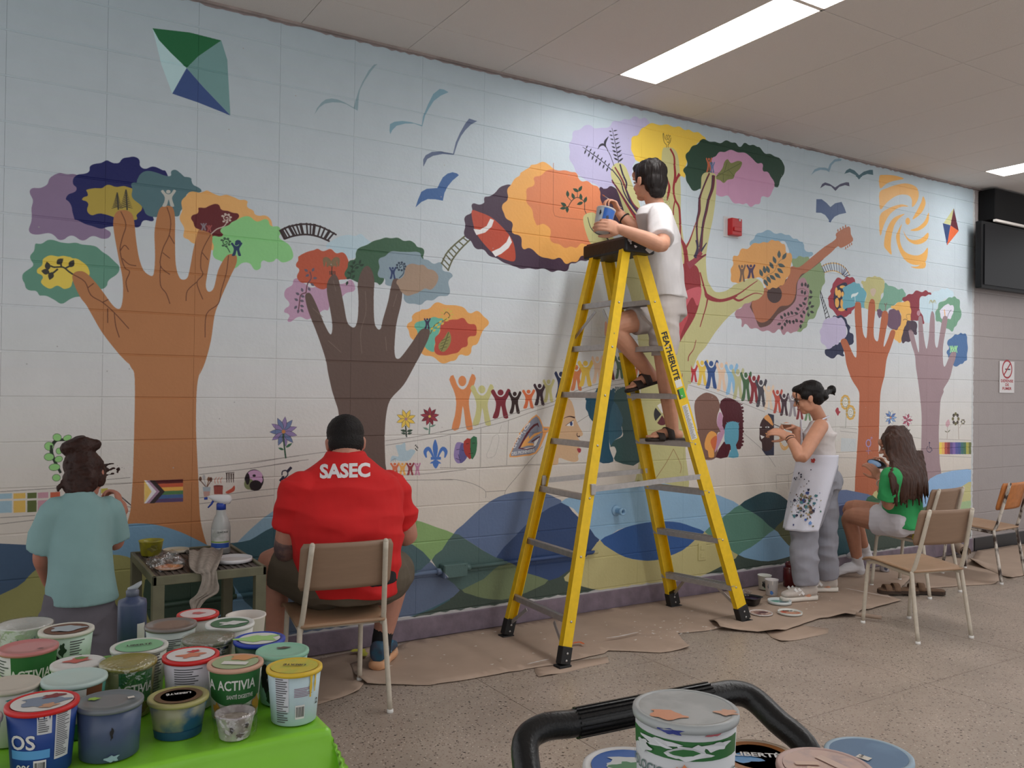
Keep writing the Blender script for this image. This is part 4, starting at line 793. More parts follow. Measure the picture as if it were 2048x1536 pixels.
# floor: ground and polished aggregate tiles
def terrazzo():
    m = bpy.data.materials.new('aggregate_tile'); m.use_nodes = True
    nt = m.node_tree; b = nt.nodes['Principled BSDF']; g = nt.nodes.new('ShaderNodeNewGeometry')
    def vor(sc): 
        v = nt.nodes.new('ShaderNodeTexVoronoi'); v.inputs['Scale'].default_value = sc; nt.links.new(g.outputs['Position'], v.inputs['Vector']); return v
    n = nt.nodes.new('ShaderNodeTexNoise'); n.inputs['Scale'].default_value = 2.2; n.inputs['Detail'].default_value = 6; nt.links.new(g.outputs['Position'], n.inputs['Vector'])
    r0 = nt.nodes.new('ShaderNodeValToRGB'); r0.color_ramp.elements[0].color = rgb((150, 137, 125)); r0.color_ramp.elements[1].color = rgb((172, 157, 144)); r0.color_ramp.elements[0].position = .3; r0.color_ramp.elements[1].position = .7
    nt.links.new(n.outputs['Fac'], r0.inputs[0])
    cur = r0.outputs[0]
    for sc, thr, c, soft in ((75, .10, (84, 70, 62), .03), (36, .07, (62, 50, 44), .02), (60, .07, (206, 194, 180), .02), (130, .16, (150, 132, 118), .05)):
        v = vor(sc); rr = nt.nodes.new('ShaderNodeValToRGB')
        sep = nt.nodes.new('ShaderNodeSeparateColor'); nt.links.new(v.outputs['Color'], sep.inputs[0])
        gt = nt.nodes.new('ShaderNodeMath'); gt.operation = 'GREATER_THAN'; gt.inputs[1].default_value = .55; nt.links.new(sep.outputs[0], gt.inputs[0])
        rr.color_ramp.elements[0].position = thr; rr.color_ramp.elements[1].position = thr+soft
        rr.color_ramp.elements[0].color = (1, 1, 1, 1); rr.color_ramp.elements[1].color = (0, 0, 0, 1)
        dv = nt.nodes.new('ShaderNodeMath'); dv.operation = 'MULTIPLY'; dv.inputs[1].default_value = .42; nt.links.new(v.outputs['Distance'], dv.inputs[0])
        nt.links.new(dv.outputs[0], rr.inputs[0])
        ml = nt.nodes.new('ShaderNodeMath'); ml.operation = 'MULTIPLY'; nt.links.new(rr.outputs[0], ml.inputs[0]); nt.links.new(gt.outputs[0], ml.inputs[1])
        mx = nt.nodes.new('ShaderNodeMix'); mx.data_type = 'RGBA'; nt.links.new(ml.outputs[0], mx.inputs[0]); nt.links.new(cur, mx.inputs[6]); mx.inputs[7].default_value = rgb(c); cur = mx.outputs[2]
    nt.links.new(cur, b.inputs['Base Color']); b.inputs['Roughness'].default_value = .38; b.inputs['Specular IOR Level'].default_value = .4
    return m
TERR = terrazzo()
floor = MB().box((4.2, -2.6, -.0515), (12.4, 7.0, .1)).build('floor', mat('tile_grout', (112, 98, 88), .8))
tag(floor, kind='structure')
T = .925
tme = MB().box((T/2, T/2, -.005), (T-.003, T-.003, .010), ch=.0008).mesh('tile'); tme.materials.append(TERR)
for i in range(-3, 9):
    for k in range(-5, 2):
        x, y = 1.975+i*T, -.955+(k-1)*T
        if y+T > .9: continue
        o = link('tile', tme, None, floor); o.location = (x, y, 0)

# ceiling: tiles and light rows
cm = mat('ceiling_tile', (212, 205, 200), .9, noise=.05, nscale=300, bump=.35, bscale=220)
ceil = MB().box((4.2, -3.0, CEIL+.08), (12.6, 7.0, .1)).build('ceiling', mat('ceiling_void', (120, 112, 106), .9)); tag(ceil, kind='structure')
LROWS = (-.8, 3.1, 7.0)
cols_x = []
x = -2.0
xs = []
for a in (-4.7, -.8, 3.1, 7.0):
    xs += [a+.3+.6*i for i in range(6)]
yrows = [(-.36, 0.0), (-1.58, -.36), (-2.80, -1.58), (-4.02, -2.80), (-5.24, -4.02)]
_cm = {}
for x in xs:
    if x < -1.0 or x > 9.6: continue
    for y0, y1 in yrows:
        w, h = .6, y1-y0
        if h not in _cm:
            _cm[h] = MB().box((w/2, h/2, .008), (w-.003, h-.003, .016), ch=.0015).mesh('ceiling_tile'); _cm[h].materials.append(cm)
        o = link('ceiling_tile', _cm[h], None, ceil); o.location = (x, y0, CEIL)
for a in LROWS:
    me = MB().box((.15, .18, .008), (.297, .357, .016), ch=.0015).mesh('ceiling_tile'); me.materials.append(cm)
    o = link('ceiling_tile', me, None, ceil); o.location = (a, -.36, CEIL)
lamp_m = mat('light_diffuser', (252, 251, 250), .5, emit=LAMP)
frame_m = mat('light_frame', (225, 215, 205), .5)
def ceiling_light(x, y, lab):
    t = thing('ceiling_light', lab, 'light', (x, y, CEIL), 0, 'recessed ceiling lights')
    m = MB()
    for sx in (0.006, .294): m.box((sx, -.61, .006), (.012, 1.216, .012))
    for sy in (-.006, -1.214): m.box((.15, sy, .006), (.30, .012, .012))
    m.build('frame', frame_m, t)
    MB().box((.15, -.61, .014), (.276, 1.196, .006)).build('diffuser', lamp_m, t)
for a, nm in ((3.1, 'above the ladder'), (7.0, 'at the far right by the black screen')):
    for i in range(4):
        lab = (('long', 'second', 'third', 'fourth')[i] + ' glowing ceiling light ' + nm + (', nearest the mural' if i == 0 else ' from the mural'))
        ceiling_light(a, -.36-1.22*i, lab)
# ------------------------------------------------------------------ lettering and prints on things
def put_text(s, o, ex, ey, h, m, parent=None, name='lettering', bold=0.02, lift=0.0006, width=None):
    """flat lettering centred on o in the plane ex, ey; h = capital height, width squeezes the line"""
    v, t = text_geo(s, bold); o = Vector(o); ex = Vector(ex).normalized(); ey = Vector(ey).normalized(); n = ex.cross(ey)
    k = h if width is None else width/(v[:, 0].max()-v[:, 0].min())
    me = bpy.data.meshes.new(name)
    me.from_pydata([o+ex*(p[0]*k)+ey*((p[1]-.5)*h)+n*lift for p in v], [], t); me.update()
    return link(name, me, m, parent)
BLACK = mat('print_black', (28, 27, 28), .5); WHITE = mat('print_white', (222, 220, 216), .5)

# ------------------------------------------------------------------ wall fittings
def Wp(x, y): 
    p = atY(x, y, 0.0); return p.x, p.z
t = thing('fire_alarm_station', 'red fire alarm pull station on a white plate beside the painted green tree', 'alarm', atY(1461, 455, 0))
x0, z1 = Wp(1447, 432); x1, z0 = Wp(1476, 477); cx, cz = (x0+x1)/2, (z0+z1)/2; o = t.location
MB().box((0, -.004, 0), (x1-x0, .008, z1-z0), ch=.002).build('back_plate', mat('plate_white', (205, 205, 205), .5), t)
MB().box((.012, -.03, -.002), ((x1-x0)*.7, .045, (z1-z0)*.84), ch=.006).build('case', mat('alarm_red', (176, 26, 30), .35), t)
MB().box((.012, -.056, -.02), ((x1-x0)*.5, .012, .03), ch=.004).build('pull_lever', mat('alarm_red', (176, 26, 30), .35), t)
MB().box((.035, -.054, .05), (.018, .004, .02)).build('lock', mat('steel', (150, 150, 152), .35, .8), t)
x0, z0 = Wp(878, 1154); x1, z1 = Wp(926, 1122)
t = thing('junction_box', 'green-painted electrical junction box with conduit running along the wall', 'junction box', ((x0+x1)/2, 0, (z0+z1)/2))
b = MB().box((0, -.03, 0), (x1-x0, .06, z1-z0), ch=.005).build('box', MURAL, t)
MB().box((0, -.062, 0), ((x1-x0)*.94, .005, (z1-z0)*.94), ch=.002).build('cover', MURAL, t)
for sx, sz in ((-1, -1), (1, 1)): MB().lathe([(.005, 0), (.004, .003)], 10).build('screw', MURAL, t).matrix_local = Matrix.Translation((sx*(x1-x0)*.38, -.064, sz*(z1-z0)*.38)) @ Matrix.Rotation(math.pi/2, 4, 'X')
hx = (x1-x0)/2
for nm, a, bb in (('conduit', (-hx, -.028, 0), (-hx-1.5, -.028, -.012)), ('conduit', (hx, -.028, .004), (hx+.95, -.028, .010))):
    MB().tube([a, bb], .0125, 12).build(nm, MURAL, t)
    MB().tube([a, (a[0]+(.03 if bb[0] > a[0] else -.03), a[1], a[2])], .019, 10).build('connector', MURAL, t)
for dx in (-.45, -1.1, .5): MB().box((dx, -.022, .001), (.02, .044, .04), ch=.003).build('strap', MURAL, t)
px, pz = Wp(1232, 1021)
t = thing('pipe_stub', 'short blue-painted water pipe stub sticking out of the mural wave', 'pipe', (px, 0, pz))
Ry = Matrix.Rotation(math.pi/2, 4, 'X')
m = MB().lathe([(.036, 0), (.034, .008), (.02, .012)], 20).build('flange', MURAL, t); m.matrix_local = Ry
m = MB().lathe([(.018, .01), (.018, .05), (.024, .052), (.024, .075), (.014, .075), (.014, .03)], 20, closed=False).build('nozzle', MURAL, t); m.matrix_local = Ry
px, pz = Wp(1277, 967)
t = thing('capped_pipe', 'small round blue-painted capped pipe between the ladder legs', 'pipe', (px, 0, pz))
m = MB().lathe([(.022, 0), (.022, .02), (.016, .026), (.012, .022)], 18).build('cap', MURAL, t); m.matrix_local = Ry
MB().lathe([(.009, .02), (.008, .03)], 12).build('stem', MURAL, t).matrix_local = Ry
x0, z1 = Wp(1395, 1089); x1, z0 = Wp(1412, 1117)
t = thing('wall_outlet', 'power outlet painted over in olive beside the right ladder leg', 'outlet', ((x0+x1)/2, 0, (z0+z1)/2))
MB().box((0, -.003, 0), (.075, .007, .12), ch=.002).build('plate', MURAL, t)
for s in (-1, 1):
    MB().box((0, -.008, s*.027), (.032, .004, .03), ch=.0015).build('socket', MURAL, t)
x0, z1 = Wp(1998, 722); x1, z0 = Wp(2027, 786); sw, sh = x1-x0, z1-z0
t = thing('no_smoking_sign', 'white no smoking sign with red circle and French lettering on grey wall', 'sign', ((x0+x1)/2, -.002, (z0+z1)/2))
MB().box((0, -.003, 0), (sw, .004, sh), ch=.0015).build('sign_plate', mat('sign_white', (214, 210, 210), .4), t)
RED = mat('sign_red', (168, 36, 48), .5)
m = MB(); n = 40; ro, ri = .088, .072
vs = []; fs = []
for k in range(n):
    a = 2*math.pi*k/n
    vs += [(ro*math.cos(a), -.0056, sh*.25+ro*math.sin(a)), (ri*math.cos(a), -.0056, sh*.25+ri*math.sin(a))]
for k in range(n): fs.append((2*k, 2*k+1, (2*k+3) % (2*n), (2*k+2) % (2*n)))
m.add(vs, fs); m.beam((-.055, -.0056, sh*.25-.055), (.055, -.0056, sh*.25+.055), .014, .0008, (0, 1, 0)); m.build('prohibition_ring', RED, t)
MB().box((.01, -.0054, sh*.25), (.085, .0006, .011)).build('cigarette', BLACK, t)
for s, zz, w in (('DÉFENSE', -.12, sw*.84), ('DE', -.24, sw*.24), ('FUMER', -.36, sw*.62)): put_text(s, (0, -.0052, sh*zz), (1, 0, 0), (0, 0, 1), sh*.085, RED, t, 'lettering', .03, .0006, w)

# wall screen
p0 = atY(1963, 575, -.14); p1 = atY(1977, 443, -.14)
X0, Zb, Zt = p0.x, p0.z, p1.z
t = thing('television', 'large black wall screen mounted high on the grey wall', 'television', (X0, -.14, Zb))
TW, TH = 1.35, Zt-Zb
MB().box((TW/2, .03, TH/2), (TW, .06, TH), ch=.008).build('case', mat('tv_black', (14, 14, 16), .5, spec=.3), t)
MB().box((TW/2, -.004, TH/2), (TW-.06, .012, TH-.06)).build('screen', mat('tv_glass', (16, 16, 19), .3, spec=.25), t)
MB().box((TW/2, .098, TH*.5), (.5, .08, .4), ch=.01).build('wall_bracket', mat('tv_black', (14, 14, 16), .5, spec=.3), t)
p2 = atY(1987, 388, -.14)
t = thing('screen_hood', 'dark box above the wall screen with a painted highlight along its bottom', 'box', (p2.x, -.14, Zt+.03))
MB().box((.65, .06, (CEIL-.02-Zt-.03)/2), (1.3, .15, CEIL-.02-Zt-.03), ch=.006).build('box', mat('hood_black', (11, 10, 11), .6, spec=.2), t)
MB().box((.65, -.012, -.012), (1.3, .03, .022), ch=.003).build('bezel_highlight', mat('highlight_white', (235, 228, 222), .3), t)  # white strip standing in for the highlight on the screen's top bezel

# ------------------------------------------------------------------ the step ladder
LAD = {'a': ((2.467, -.194, 0), (3.065, -.195, 2.2)), 'b': ((2.438, -.811, 0), (3.055, -.515, 2.2)),
       'c': ((3.773, -.152, 0), (3.205, -.13, 2.23)), 'd': ((3.899, -.664, 0), (3.205, -.463, 2.22))}
LAD = {k: (Vector(a), Vector(b)) for k, (a, b) in LAD.items()}
def rail_at(k, z):
    a, b = LAD[k]; return a+(b-a)*(z/b.z)
ladder = thing('step_ladder', 'tall yellow fibreglass step ladder with black top standing before the mural', 'ladder')
YLW = mat('ladder_yellow', (232, 190, 8), .45, noise=.06, nscale=30); ALU = mat('ladder_aluminium', (176, 172, 170), .42, .55, noise=.1, nscale=40); RUB = mat('ladder_rubber', (26, 25, 26), .6)
RIV = mat('rivet', (190, 188, 186), .3, .8)
def rail(k, w, inner, z0=.03):
    a = rail_at(k, z0); b = LAD[k][1]; d = (b-a).normalized()
    m = MB(); m.beam(a, b, w, .005, (0, 1, 0))
    side = Vector((0, 1, 0)).cross(d).normalized()
    for s in (-1, 1):
        off = side*s*(w/2-.002)+Vector((0, inner*.016, 0))
        m.beam(a+off, b+off, .004, .032, (0, 1, 0))
    r = m.build('rail', YLW, ladder)
    return r
rails = {k: rail(k, w, i) for k, w, i in (('a', .058, -1), ('b', .058, 1), ('c', .078, -1), ('d', .078, 1))}
def riv(parent, p, y): MB().lathe([(.007, 0), (.006, .003), (.002, .005)], 10).build('rivet', RIV, parent).matrix_local = Matrix.Translation((p.x, p.y+y, p.z)) @ Matrix.Rotation(math.pi/2, 4, 'X')
for z in (.225, .515, .805, 1.095, 1.38, 1.665, 1.935):
    p, q = rail_at('c', z), rail_at('d', z)
    m = MB(); m.beam(p, q, .078, .003, (0, 0, 1))
    for s in (-1, 1): m.beam(p+Vector((s*.038, 0, -.014)), q+Vector((s*.038, 0, -.014)), .003, .03, (0, 0, 1))
    for s in (-.02, 0, .02): m.beam(p+Vector((s, 0, .003)), q+Vector((s, 0, .003)), .006, .003, (0, 0, 1))
    m.build('step', ALU, ladder); riv(rails['d'], rail_at('d', z)+Vector((0, 0, -.01)), -.003)
for z in (.215, .53, .825, 1.1, 1.37, 1.64, 1.895):
    p, q = rail_at('a', z), rail_at('b', z)
    m = MB(); m.beam(p, q, .026, .034, (0, 0, 1), ch=.004); m.build('rung', ALU, ladder); riv(rails['b'], rail_at('b', z), -.003)
for k1, k2 in (('a', 'c'), ('b', 'd')):
    p, q = rail_at(k1, .87), rail_at(k2, .89); mid = (p+q)/2
    s = Vector((0, .012 if k1 == 'a' else -.0, 0))
    sp = MB().beam(p-s, mid-s, .006, .03, (0, 0, 1)).beam(mid-s+Vector((-.02, .006, 0)), q-s+Vector((0, .006, 0)), .006, .03, (0, 0, 1)).build('spreader_bar', ALU, ladder)
    MB().box(p+Vector((.01, 0, 0)), (.03, .03, .06), ch=.004).build('hinge', ALU, sp)
for k, z, s in (('d', .2, 1), ('c', .2, 1), ('a', .19, -1), ('b', .19, -1)):
    p = rail_at(k, .055); o2 = {'d': 'c', 'c': 'd', 'a': 'b', 'b': 'a'}[k]
    q = rail_at(k, z).lerp(rail_at(o2, z), .26); q.z -= .01
    MB().beam(p, q, .02, .004, (1, 0, 0)).build('foot_brace', ALU, ladder)
for k, o2 in (('a', 'b'), ('b', 'a'), ('d', 'c')):
    z = 1.88
    p = rail_at(k, z-.17); q = rail_at(k, z).lerp(rail_at(o2, z), .4); q.z -= .02
    MB().beam(p, q, .018, .004, (1, 0, 0)).build('top_brace', ALU, ladder)
for k in 'abcd':
    p = rail_at(k, 0.0); d = (LAD[k][1]-LAD[k][0]).normalized(); iy = 1 if k in 'bd' else -1
    w = .062 if k in 'ab' else .082
    f = MB().beam(p+d*.012+Vector((0, iy*.013, 0)), p+d*.1+Vector((0, iy*.013, 0)), w, .046, (0, 1, 0), ch=.004); f.box(p+Vector((0, iy*.013, .006)), (w+.012, .058, .012), ch=.003)
    ft = f.build('foot', RUB, ladder)
    for s in (.035, .07): riv(ft, p+d*s, -.011 if iy > 0 else -.037)
# moulded cap
capm = mat('ladder_cap', (17, 16, 16), .5, noise=.2, nscale=18, bump=.15, bscale=40)
m = MB(); m.box((3.14, -.335, 2.235), (.22, .41, .085), ch=.012)
cap = m.build('top_cap', capm, ladder)
MB().box((3.14, -.335, 2.279), (.19, .38, .012), ch=.005).build('cap_tray', capm, cap)
for sx in (-.07, .03, .085): riv(cap, Vector((3.135+sx, -.535, 2.24)), -.006)
for i, (x, z, r) in enumerate(((3.06, 2.255, .016), (3.1, 2.225, .01), (3.165, 2.25, .017), (3.205, 2.222, .026), (3.235, 2.252, .014), (3.12, 2.268, .008))):
    MB().add([(x+r*math.cos(a)*(1+.4*math.sin(3*a+i)), -.5412, z+r*.8*math.sin(a)*(1+.3*math.cos(2*a+i))) for a in np.linspace(0, 2*math.pi, 12, False)], [tuple(range(12))]).build('paint_splash', mat('splash_white', (205, 200, 198), .6), cap)
# labels on the right front rail
def rail_frame(k, z, dx=0.0):
    p = rail_at(k, z); d = (LAD[k][1]-LAD[k][0]).normalized(); s = Vector((0, 1, 0)).cross(d).normalized()
    if s.x < 0: s = -s
    n = s.cross(d); n = n if n.y < 0 else -n
    return p+s*dx+n*.0032, s, d, n
p, s, d, n = rail_frame('d', 1.605)
put_text('FEATHERLITE', p, -d, s, .044, BLACK, ladder, 'rail_lettering', .03, .0006, .30)
def sticker(k, z, w, h, c, dx=0, lift=.0005, name='sticker'):
    p, s, d, n = rail_frame(k, z, dx)
    m = MB(); m.beam(p+n*lift-d*h/2, p+n*lift+d*h/2, w, .0006, n); return m.build(name, c, ladder), p, s, d, n
SW, SG = mat('sticker_white', (214, 212, 208), .5), mat('sticker_green', (70, 168, 60), .5)
sticker('d', 1.445, .05, .045, SW); sticker('d', 1.385, .05, .06, SG)[0]; sticker('d', 1.385, .012, .06, BLACK, -.02, .0009)
_, p, s, d, n = sticker('d', 1.215, .046, .215, SW)
m = MB()
for i in range(30):
    q = p+d*(.1-.2*i/29)+n*.0012; L = .036*(.6+.4*random.random()); m.beam(q-s*.018, q-s*.018+s*L, .0022, .0004, n)
m.build('small_print', BLACK, ladder)
for k, z, c, hh in (('c', 1.42, SG, .06), ('c', 1.365, SW, .05)):
    q = rail_at(k, z); dd = (LAD[k][1]-LAD[k][0]).normalized()
    MB().beam(q+Vector((0, -.0035, 0))-dd*hh/2, q+Vector((0, -.0035, 0))+dd*hh/2, .05, .0006, (0, 1, 0)).build('sticker', c, ladder)

# ------------------------------------------------------------------ school chairs
CRM = mat('chair_tube_cream', (198, 188, 172), .4, noise=.06, nscale=60)
CHP = mat('chair_tube_chipped', (214, 206, 196), .5, c2=(66, 52, 46), nscale=26, stretch=(1, 1, .5))
TAN = mat('chair_tan', (146, 119, 98), .5, noise=.05, nscale=8, stretch=(1, 8, 8))
SEATT = mat('chair_seat_tan', (164, 132, 104), .5, noise=.06, nscale=8, stretch=(1, 8, 8)); ORGP = mat('chair_orange_ply', (188, 116, 58), .5, noise=.12, nscale=6, stretch=(6, 1, 6))
CAPW = mat('chair_foot_white', (222, 220, 216), .5)
def chair(label, loc, rz, tube=CRM, seatm=SEATT, backm=TAN, group='school chairs'):
    t = thing('school_chair', label, 'chair', loc, rz, group)
    for s in (-1, 1):
        pts = [(s*.195, -.225, .012), (s*.183, -.168, .355), (s*.178, -.165, .39), (s*.172, -.19, .46), (s*.155, -.262, .745)]
        m = MB().tube(catmull(pts, 5), .0115, 12); m.sphere((s*.155, -.262, .745), .0115, 12, 6); m.build('rear_leg', tube, t)
        pts = [(s*.178, -.165, .372), (s*.175, .0, .381), (s*.172, .13, .390), (s*.171, .175, .378), (s*.172, .19, .345), (s*.178, .222, .012)]
        MB().tube(catmull(pts, 5), .0115, 12).build('front_leg', tube, t)
        for y, x in ((-.225, .195), (.222, .178)): MB().lathe([(.0135, 0), (.0145, .004), (.0135, .016)], 14, (s*x, y, 0)).build('foot_cap', CAPW, t)
    MB().tube([(-.175, -.12, .372), (.175, -.12, .372)], .009, 10).build('cross_bar', tube, t)
    # moulded seat
    def sheet(fn, nu, nv, th, nm, mm):
        g = [[Vector(fn(i/nu*2-1, j/nv)) for j in range(nv+1)] for i in range(nu+1)]
        vs = []; fs = []; W = nv+1
        for i in range(nu+1):
            for j in range(nv+1): vs.append(g[i][j])
        N = len(vs)
        for i in range(nu+1):
            for j in range(nv+1):
                du = g[min(i+1, nu)][j]-g[max(i-1, 0)][j]; dv = g[i][min(j+1, nv)]-g[i][max(j-1, 0)]
                vs.append(g[i][j]-du.cross(dv).normalized()*th)
        for i in range(nu):
            for j in range(nv):
                a = i*W+j; fs.append((a, a+1, a+W+1, a+W)); fs.append((N+a, N+a+W, N+a+W+1, N+a+1))
        for i in range(nu):
            for j in (0, nv):
                a = i*W+j; fs.append((a, a+W, N+a+W, N+a))
        for j in range(nv):
            for i in (0, nu):
                a = i*W+j; fs.append((a, a+1, N+a+1, N+a))
        return MB().add(vs, fs, True).build(nm, mm, t)
    def seat(u, v):
        y = -.185+v*.40; r = 1
        if v < .1: r = .9+.1*math.sqrt(max(0, 1-((.1-v)/.1)**2))
        z = .398+.026*v-.012*(1-u*u)*math.sin(math.pi*min(1, v*1.1))
        if v > .82: z -= ((v-.82)/.18)**2*.028
        return (u*.195*r, y, z)
    sheet(seat, 12, 14, .011, 'seat', seatm)
    def bk(u, v):
        w = .195; a = 1
        if v > .86 or v < .14:
            e = (v-.86)/.14 if v > .86 else (.14-v)/.14; a = 1-.06*(1-math.sqrt(max(0, 1-e*e)))
        z = .548+v*.2; y = -.192-(z-.47)*.262+.012-.026*u*u*-1-.02
        return (u*w*a, y+.02-.0*u, z)
    sheet(bk, 12, 10, -.011, 'backrest', backm)
    for s in (-1, 1):
        for z in (.60, .70): MB().sphere((s*.162, -.245-(z-.60)*.2+.02, z), .006, 8, 5).build('bolt', CAPW, t)
    return t
def rot_for(rl, rr): return math.atan2(rr[1]-rl[1], rr[0]-rl[0])
CH_MAN = (1.275, -.68, 0, -.125); CH_GIRL = (5.64, -.645, 0, .04)
chair('tan school chair the man in the red shirt sits on', CH_MAN[:3], CH_MAN[3])
chair('tan school chair under the girl in the green shirt', CH_GIRL[:3], CH_GIRL[3])
chair('empty tan school chair nearest the camera at the right', (4.635, -1.29, 0), -.22)
chair('orange-backed school chair with chipped paint legs by the grey wall', (6.54, -.635, 0), .07, CHP, SEATT, ORGP)
# ------------------------------------------------------------------ green table full of paint tubs
ZT = .675
t = thing('folding_table', 'folding table hidden under the bright green plastic cloth', 'table', (-.2, -2.2, 0))
MB().box((0, 0, ZT-.02), (1.48, .72, .03), ch=.005).build('tabletop', mat('table_grey', (150, 148, 145), .6), t)
for sx in (-.68, .68):
    for sy in (-.31, .31): MB().tube([(sx, sy, 0), (sx, sy, ZT-.03)], .014, 10).build('leg', mat('table_leg', (90, 90, 92), .4, .5), t)
GRNC = mat('green_plastic_cloth', (136, 208, 52), .32, noise=.05, nscale=5, bump=.25, bscale=14, spec=.6)
def cloth():
    x0, x1, y0, y1, zt = -.95, .562, -2.578, -1.83, ZT-.002
    U = 150; V = 90; drop = .30
    us = np.concatenate([np.linspace(x0, x1, U), x1+np.linspace(.006, drop, 26)]); vs_ = np.concatenate([y0-np.linspace(drop, .006, 26), np.linspace(y0, y1, V)])
    verts = []; W = len(vs_)
    for u in us:
        for v in vs_:
            du = max(0, u-x1); dv = max(0, y0-v)
            x = min(u, x1); y = max(v, y0); z = zt
            q = min(1, max(du, dv)/.05)
            if dv > 0 or du > 0:
                z = zt-max(du, dv)
                f = .5+.5*math.sin(u*21+math.sin(u*9)*2); f2 = .5+.5*math.sin(v*24+1)
                if dv >= du: y -= .006+dv*.16*(.25+f)*q; x += (.05*dv*math.sin(u*13))+du*.6
                else: x += .006+du*.14*(.3+f2)*q; y -= dv*.6
                z = zt-math.hypot(du, dv)*(.96)
            else:
                z += .0006*math.sin(u*37+v*11)
            verts.append((x, y, z))
    f = []
    for i in range(len(us)-1):
        for j in range(W-1): a = i*W+j; f.append((a, a+W, a+W+1, a+1))
    m = MB().add(verts, f, True)
    o = m.build('tablecloth', GRNC)
    md = o.modifiers.new('t', 'SOLIDIFY'); md.thickness = .0008; md.offset = 1
    return tag(o, 'bright green plastic cloth draped over the table of paint tubs', 'tablecloth')
cloth()

def curved(m, prof, a0, a1, z0, z1, off=.0006, n=10, k=4):
    """patch of a tub wall: prof(z) -> radius; angles in radians"""
    vs = []; fs = []
    for i in range(n+1):
        a = a0+(a1-a0)*i/n
        for j in range(k+1):
            z = z0+(z1-z0)*j/k; r = prof(z)+off; vs.append((r*math.cos(a), r*math.sin(a), z))
    for i in range(n):
        for j in range(k): q = i*(k+1)+j; fs.append((q, q+k+1, q+k+2, q+1))
    m.add(vs, fs, True); return m
def wrap_text(s, prof, az, zc, h, m, parent, bold=.02, off=.0012, name='lettering', skew=0.0, width=None):
    v, t = text_geo(s, bold)
    k = h if width is None else width/(v[:, 0].max()-v[:, 0].min())
    P = []
    for x, y in v:
        z = zc+(y-.5)*h+skew*x*k; r = prof(z)+off; a = az+x*k/prof(zc); P.append((r*math.cos(a), r*math.sin(a), z))
    me = bpy.data.meshes.new(name); me.from_pydata(P, [], t); me.update(); return link(name, me, m, parent)
def blob(r, n, seed, ax=1.0):
    rr = random.Random(seed); ph = [rr.random()*6.28 for _ in range(4)]
    return [(r*ax*math.cos(a)*(1+.22*math.sin(3*a+ph[0])+.16*math.sin(5*a+ph[1])+.1*math.sin(8*a+ph[2])), r*math.sin(a)*(1+.22*math.sin(2*a+ph[3])+.16*math.sin(5*a+ph[0])+.08*math.sin(9*a+ph[1]))) for a in np.linspace(0, 2*math.pi, n, False)]
_tn = [0]
def C(c, rough=.45, **k):
    nm = 'tub_' + '_'.join(str(v) for v in c)+(str(k) if k else '')
    return mat(nm, c, rough, **k)
